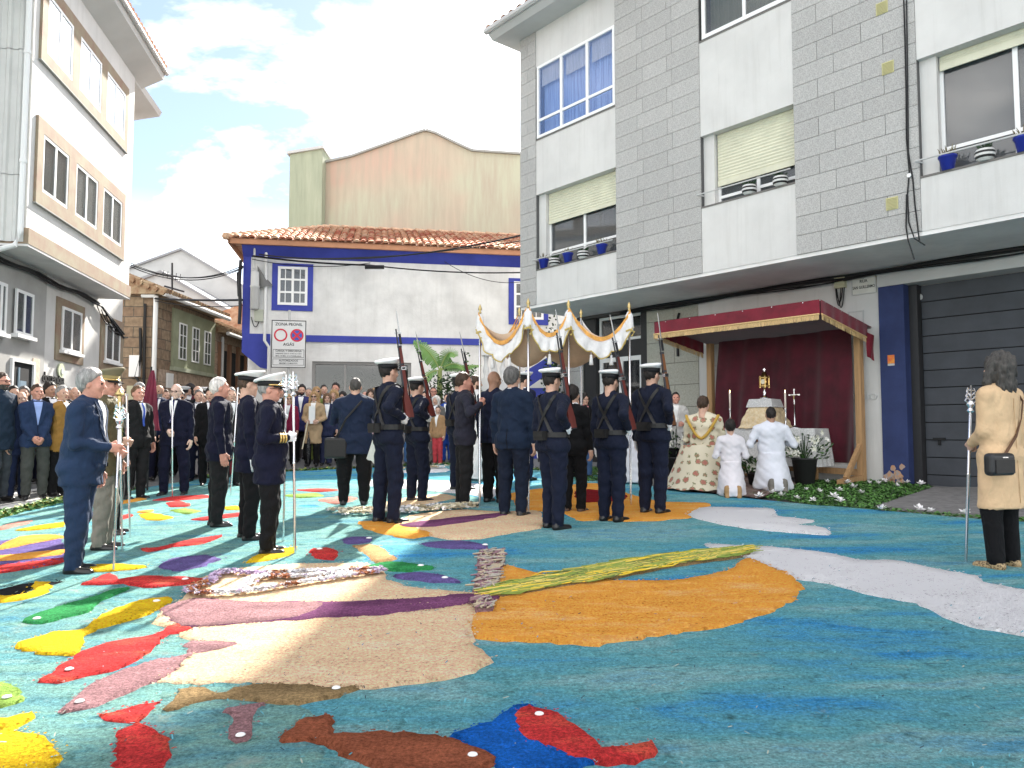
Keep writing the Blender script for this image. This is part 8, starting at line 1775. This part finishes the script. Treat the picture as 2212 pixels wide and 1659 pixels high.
q = MB(); q.box(b0 + UP * (Hc * 0.81), (0.010, 0.008, Hc * 0.19), (FA.e, FA.n, UP)); q.box(b0 + UP * (Hc * 0.86), (0.085, 0.008, 0.010), (FA.e, FA.n, UP))
for dx_, dz_ in ((-0.085, 0.86), (0.085, 0.86), (0, 1.0)): q.lathe([(0.016, 0), (0.014, 0.012)], b0 + FA.e * dx_ + UP * (Hc * dz_) - FA.n * 0.006, 8, (FA.e, UP, FA.n))
q.build('cross', M_silver, CRX)
q = MB(); q.tube([b0 + UP * (Hc * 0.74) + FA.n * 0.02, b0 + UP * (Hc * 0.84) + FA.n * 0.02], [0.008, 0.014], 6); q.tube([b0 + UP * (Hc * 0.86) - FA.e * 0.06 + FA.n * 0.014, b0 + UP * (Hc * 0.835) + FA.n * 0.02, b0 + UP * (Hc * 0.86) + FA.e * 0.06 + FA.n * 0.014], 0.006, 5); q.build('corpus', M_brass_dull, CRX)
# rug under the kneelers
rg = [gp(*p) for p in [(1436, 1058), (1470, 1036), (1700, 1030), (1720, 1052), (1640, 1081), (1560, 1070)]]
q = MB(); q.prism([Vector((p.x, p.y, G(p.x, p.y) + 0.03)) for p in rg], (0, 0, 0.012)); RG = q.build('rug', mat('dark_rug', (0.10, 0.035, 0.035), 0.95, col2=(0.22, 0.18, 0.15), vs=14, bump=0.5, bs=160)); tag(RG, 'dark red and grey rug under the kneeling priest and servers', 'rug')
# flower pots with lilies
def lily_pot(px_, py_base, rp_, hp_, spread, hz_, label, seed, dark=False):
    b0 = gp(px_, py_base); t = thing('potted_lilies', label, 'potted plant', tuple(b0)); rr = random.Random(seed)
    q = MB(); q.lathe([(rp_ * 0.72, 0), (rp_, hp_), (rp_ * 1.08, hp_), (rp_ * 1.08, hp_ - 0.03), (rp_ * 0.9, hp_ - 0.01)][0:3] + [(rp_ * 0.95, hp_ - 0.04), (0.01, hp_ - 0.045)], b0 + UP * 0.02, 18); q.build('pot', mat('dark_grey_pot', (0.035, 0.035, 0.037), 0.6), t, True)
    q = MB()
    for k in range(190):
        a = rr.uniform(0, 6.28); r = spread * rr.random() ** 0.6; z = hp_ + hz_ * rr.random() * (1 - 0.4 * r / spread); c = b0 + Vector((math.cos(a) * r, math.sin(a) * r, z)); u = Vector((math.cos(a), math.sin(a), rr.uniform(-0.2, 1.3))).normalized() * rr.uniform(0.06, 0.14); v = u.cross(Vector((rr.uniform(-1, 1), rr.uniform(-1, 1), 1))).normalized() * 0.018
        q.add([c, c + u * 0.5 + v, c + u, c + u * 0.5 - v], [(0, 1, 2, 3)], rr.choice([0, 1, 2]))
    for k in range(26):
        a = rr.uniform(0, 6.28); r = spread * rr.random() * 0.8; q.tube([b0 + UP * hp_ + Vector((0, 0, -0.05)), b0 + Vector((math.cos(a) * r, math.sin(a) * r, hp_ + hz_ * rr.uniform(0.5, 1)))], 0.005, 4, mi=0)
    tag(q.build('foliage', [M_lf[2], M_lf[0], mat('grey_green_leaf', (0.07, 0.10, 0.07), 0.6)], t), kind='stuff')
    n_l = 24 if not dark else 12
    for k in range(n_l):
        a = rr.uniform(0, 6.28); r = spread * rr.uniform(0.35, 1.0); zz_ = hp_ + hz_ * rr.uniform(0.05, 1.0); c = b0 + Vector((math.cos(a) * r, math.sin(a) * r * 0.8 - 0.05, zz_)); ax = Vector((math.cos(a) * 0.7, math.sin(a) * 0.5 - 0.8, rr.uniform(-0.1, 0.8))).normalized(); X = ax.cross(UP).normalized(); Y = ax.cross(X); q = MB()
        for j in range(6):
            b_ = j * 1.0472; d_ = X * math.cos(b_) + Y * math.sin(b_); w_ = ax.cross(d_) * 0.019; L = rr.uniform(0.060, 0.078)
            q.add([c - ax * 0.02, c + ax * 0.025 + d_ * L * 0.5 + w_, c + ax * 0.02 + d_ * L, c + ax * 0.025 + d_ * L * 0.5 - w_], [(0, 1, 2, 3)])
        q.build('lily', mat('lily_petal', (0.70, 0.69, 0.56), 0.6, col2=(0.76, 0.76, 0.72), vs=20), t)
lily_pot(1739, 1048, 0.20, 0.42, 0.40, 0.42, 'dark pot crowded with white lilies at the right of the kneeling server', 4)
lily_pot(1458, 1030, 0.17, 0.34, 0.26, 0.55, 'dark pot of leafy white lilies left of the priest', 5, True)
lily_pot(1632, 1052, 0.13, 0.22, 0.22, 0.28, 'low pot of lilies between the altar boy and the adult server', 6, True)

# ================================================================== banana plant and shrub before the blue house
bb = Vector((at(945, 900, 19.4).x, 19.4, G(-1.9, 19.4))); BA = thing('banana_plant', 'banana plant with torn broad leaves in front of the blue house', 'plant', tuple(bb))
q = MB(); top = at(950, 800, 19.4); q.tube([bb, bb.lerp(top, 0.5) + Vector((0.03, 0, 0)), top], [0.11, 0.09, 0.06], 10); q.build('stem', mat('banana_stem', (0.20, 0.24, 0.08), 0.6, var=0.2, vs=4, stretch=(3, 3, 0.3)), BA, True)
M_ban = mat('banana_leaf', (0.10, 0.22, 0.05), 0.45, col2=(0.16, 0.30, 0.08), vs=3); rr = random.Random(2)
for tip, ctrl, wd in [((893, 738), (930, 752), 0.26), ((985, 770), (968, 742), 0.24), ((1000, 800), (985, 772), 0.12), ((905, 850), (915, 800), 0.14), ((1040, 790), (1000, 790), 0.10)]:
    a, c, e = top, at(*ctrl, 19.3), at(*tip, 19.1); n = 22; q = MB()
    pts = [(a * (1 - u) ** 2 + c * 2 * u * (1 - u) + e * u * u) for u in [k / n for k in range(n + 1)]]
    for side in (-1, 1):
        for k in range(2, n):
            u = k / n; d_ = (pts[min(k + 1, n)] - pts[k - 1]).normalized(); s_ = d_.cross(Vector((0.2, -0.9, 0.4))).normalized() * side; w0 = wd * math.sin(math.pi * min(1, u * 0.97 + 0.03)) ** 0.6; tear = rr.uniform(0.70, 1.0)
            p0, p1 = pts[k], pts[k + 1] if k < n else pts[k]; q.add([p0, p1, p1 + s_ * w0 * tear - UP * w0 * 0.25, p0 + s_ * w0 * tear - UP * w0 * 0.25 + d_ * 0.012], [(0, 1, 2, 3)])
    lf = q.build('leaf', M_ban, BA); q = MB(); q.tube(pts, [0.02 - 0.016 * k / n for k in range(n + 1)], 5); q.build('midrib', mat('banana_rib', (0.30, 0.36, 0.12), 0.5), lf)
def shrub(px_, Y, w_, h_, label, seed, m, n=1500, dep=0.5):
    c0 = at(px_, 900, Y); g = G(c0.x, Y); t = thing('shrub', label, 'shrub', (c0.x, Y, g)); rr = random.Random(seed); q = MB()
    for k in range(5): q.tube([(c0.x + rr.uniform(-w_, w_) * 0.3, Y, g), (c0.x + rr.uniform(-w_, w_) * 0.7, Y + rr.uniform(-.2, .2), g + h_ * rr.uniform(0.5, 0.9))], [0.025, 0.008], 5)
    q.build('stems', mat('shrub_stem', (0.08, 0.06, 0.04), 0.9), t); q = MB()
    for k in range(n):
        a, e_ = rr.uniform(0, 6.28), rr.uniform(-1.2, 1.5); r = rr.random() ** 0.4; lump = 0.8 + 0.25 * math.sin(3 * a + seed) * math.cos(4 * e_); c = Vector((c0.x + w_ * r * lump * math.cos(a) * math.cos(e_), Y + dep * r * math.sin(a) * math.cos(e_), g + h_ * 0.52 + h_ * 0.5 * r * lump * math.sin(e_)))
        u = Vector((rr.uniform(-1, 1), rr.uniform(-1, 1), rr.uniform(-0.4, 1))).normalized() * rr.uniform(0.05, 0.10); v = u.cross(Vector((rr.uniform(-1, 1), rr.uniform(-1, 1), rr.uniform(-1, 1)))).normalized() * 0.028; q.add([c, c + u * 0.5 + v, c + u, c + u * 0.5 - v], [(0, 1, 2, 3)], rr.choice([0, 0, 1]))
    tag(q.build('foliage', m, t), kind='stuff')
shrub(968, 19.0, 0.75, 2.3, 'dark leafy shrub at the foot of the banana plant', 3, [M_lf[2], mat('blackish_leaf', (0.02, 0.035, 0.02), 0.6)])
shrub(1010, 19.4, 0.5, 2.6, 'taller thin dark shrub between the banana plant and the balustrade', 8, [M_lf[2], M_lf[0]], 700)
shrub(1195, 17.9, 0.32, 3.4, 'dark climbing plant under the left end of the overhang', 6, [M_lf[2], mat('blackish_leaf', (0.02, 0.035, 0.02), 0.6)], 700, 0.3)
# folded umbrella and papers held among the crowd
um = at(667, 930, 17.0); UM = thing('folded_umbrella', 'folded black umbrella hanging beside the tan coat woman', 'umbrella', (um.x, 17.0, G(um.x, 17.0))); g0 = G(um.x, 17.0)
q = MB(); q.lathe([(0.004, 0.02), (0.012, 0.10), (0.04, 0.35), (0.035, 0.62), (0.012, 0.68), (0.010, 0.80)], (um.x, 17.0, g0), 9); q.build('canopy', mat('black_nylon', (0.012, 0.012, 0.014), 0.5, col2=(0.12, 0.12, 0.12), vs=40, lo=0.52, hi=0.58), UM, True)
pa = at(802, 940, 10.2); PAP = thing('paper_folder', 'creased white paper held beside the photographer', 'paper', tuple(pa))
q = MB(); q.grid(lambda u, v: at(818 - 8 * v - 26 * u * v, 895 + 108 * v - 12 * u, 9.75) + Vector((-0.0 + 0.0 * u, 0.25 * u, 0.012 * math.sin(7 * u + 5 * v))), 6, 6); pp = q.build('sheet', mat('creased_paper', (0.66, 0.66, 0.60), 0.8, var=0.08, vs=8), PAP); pp.modifiers.new('thick', 'SOLIDIFY').thickness = 0.003
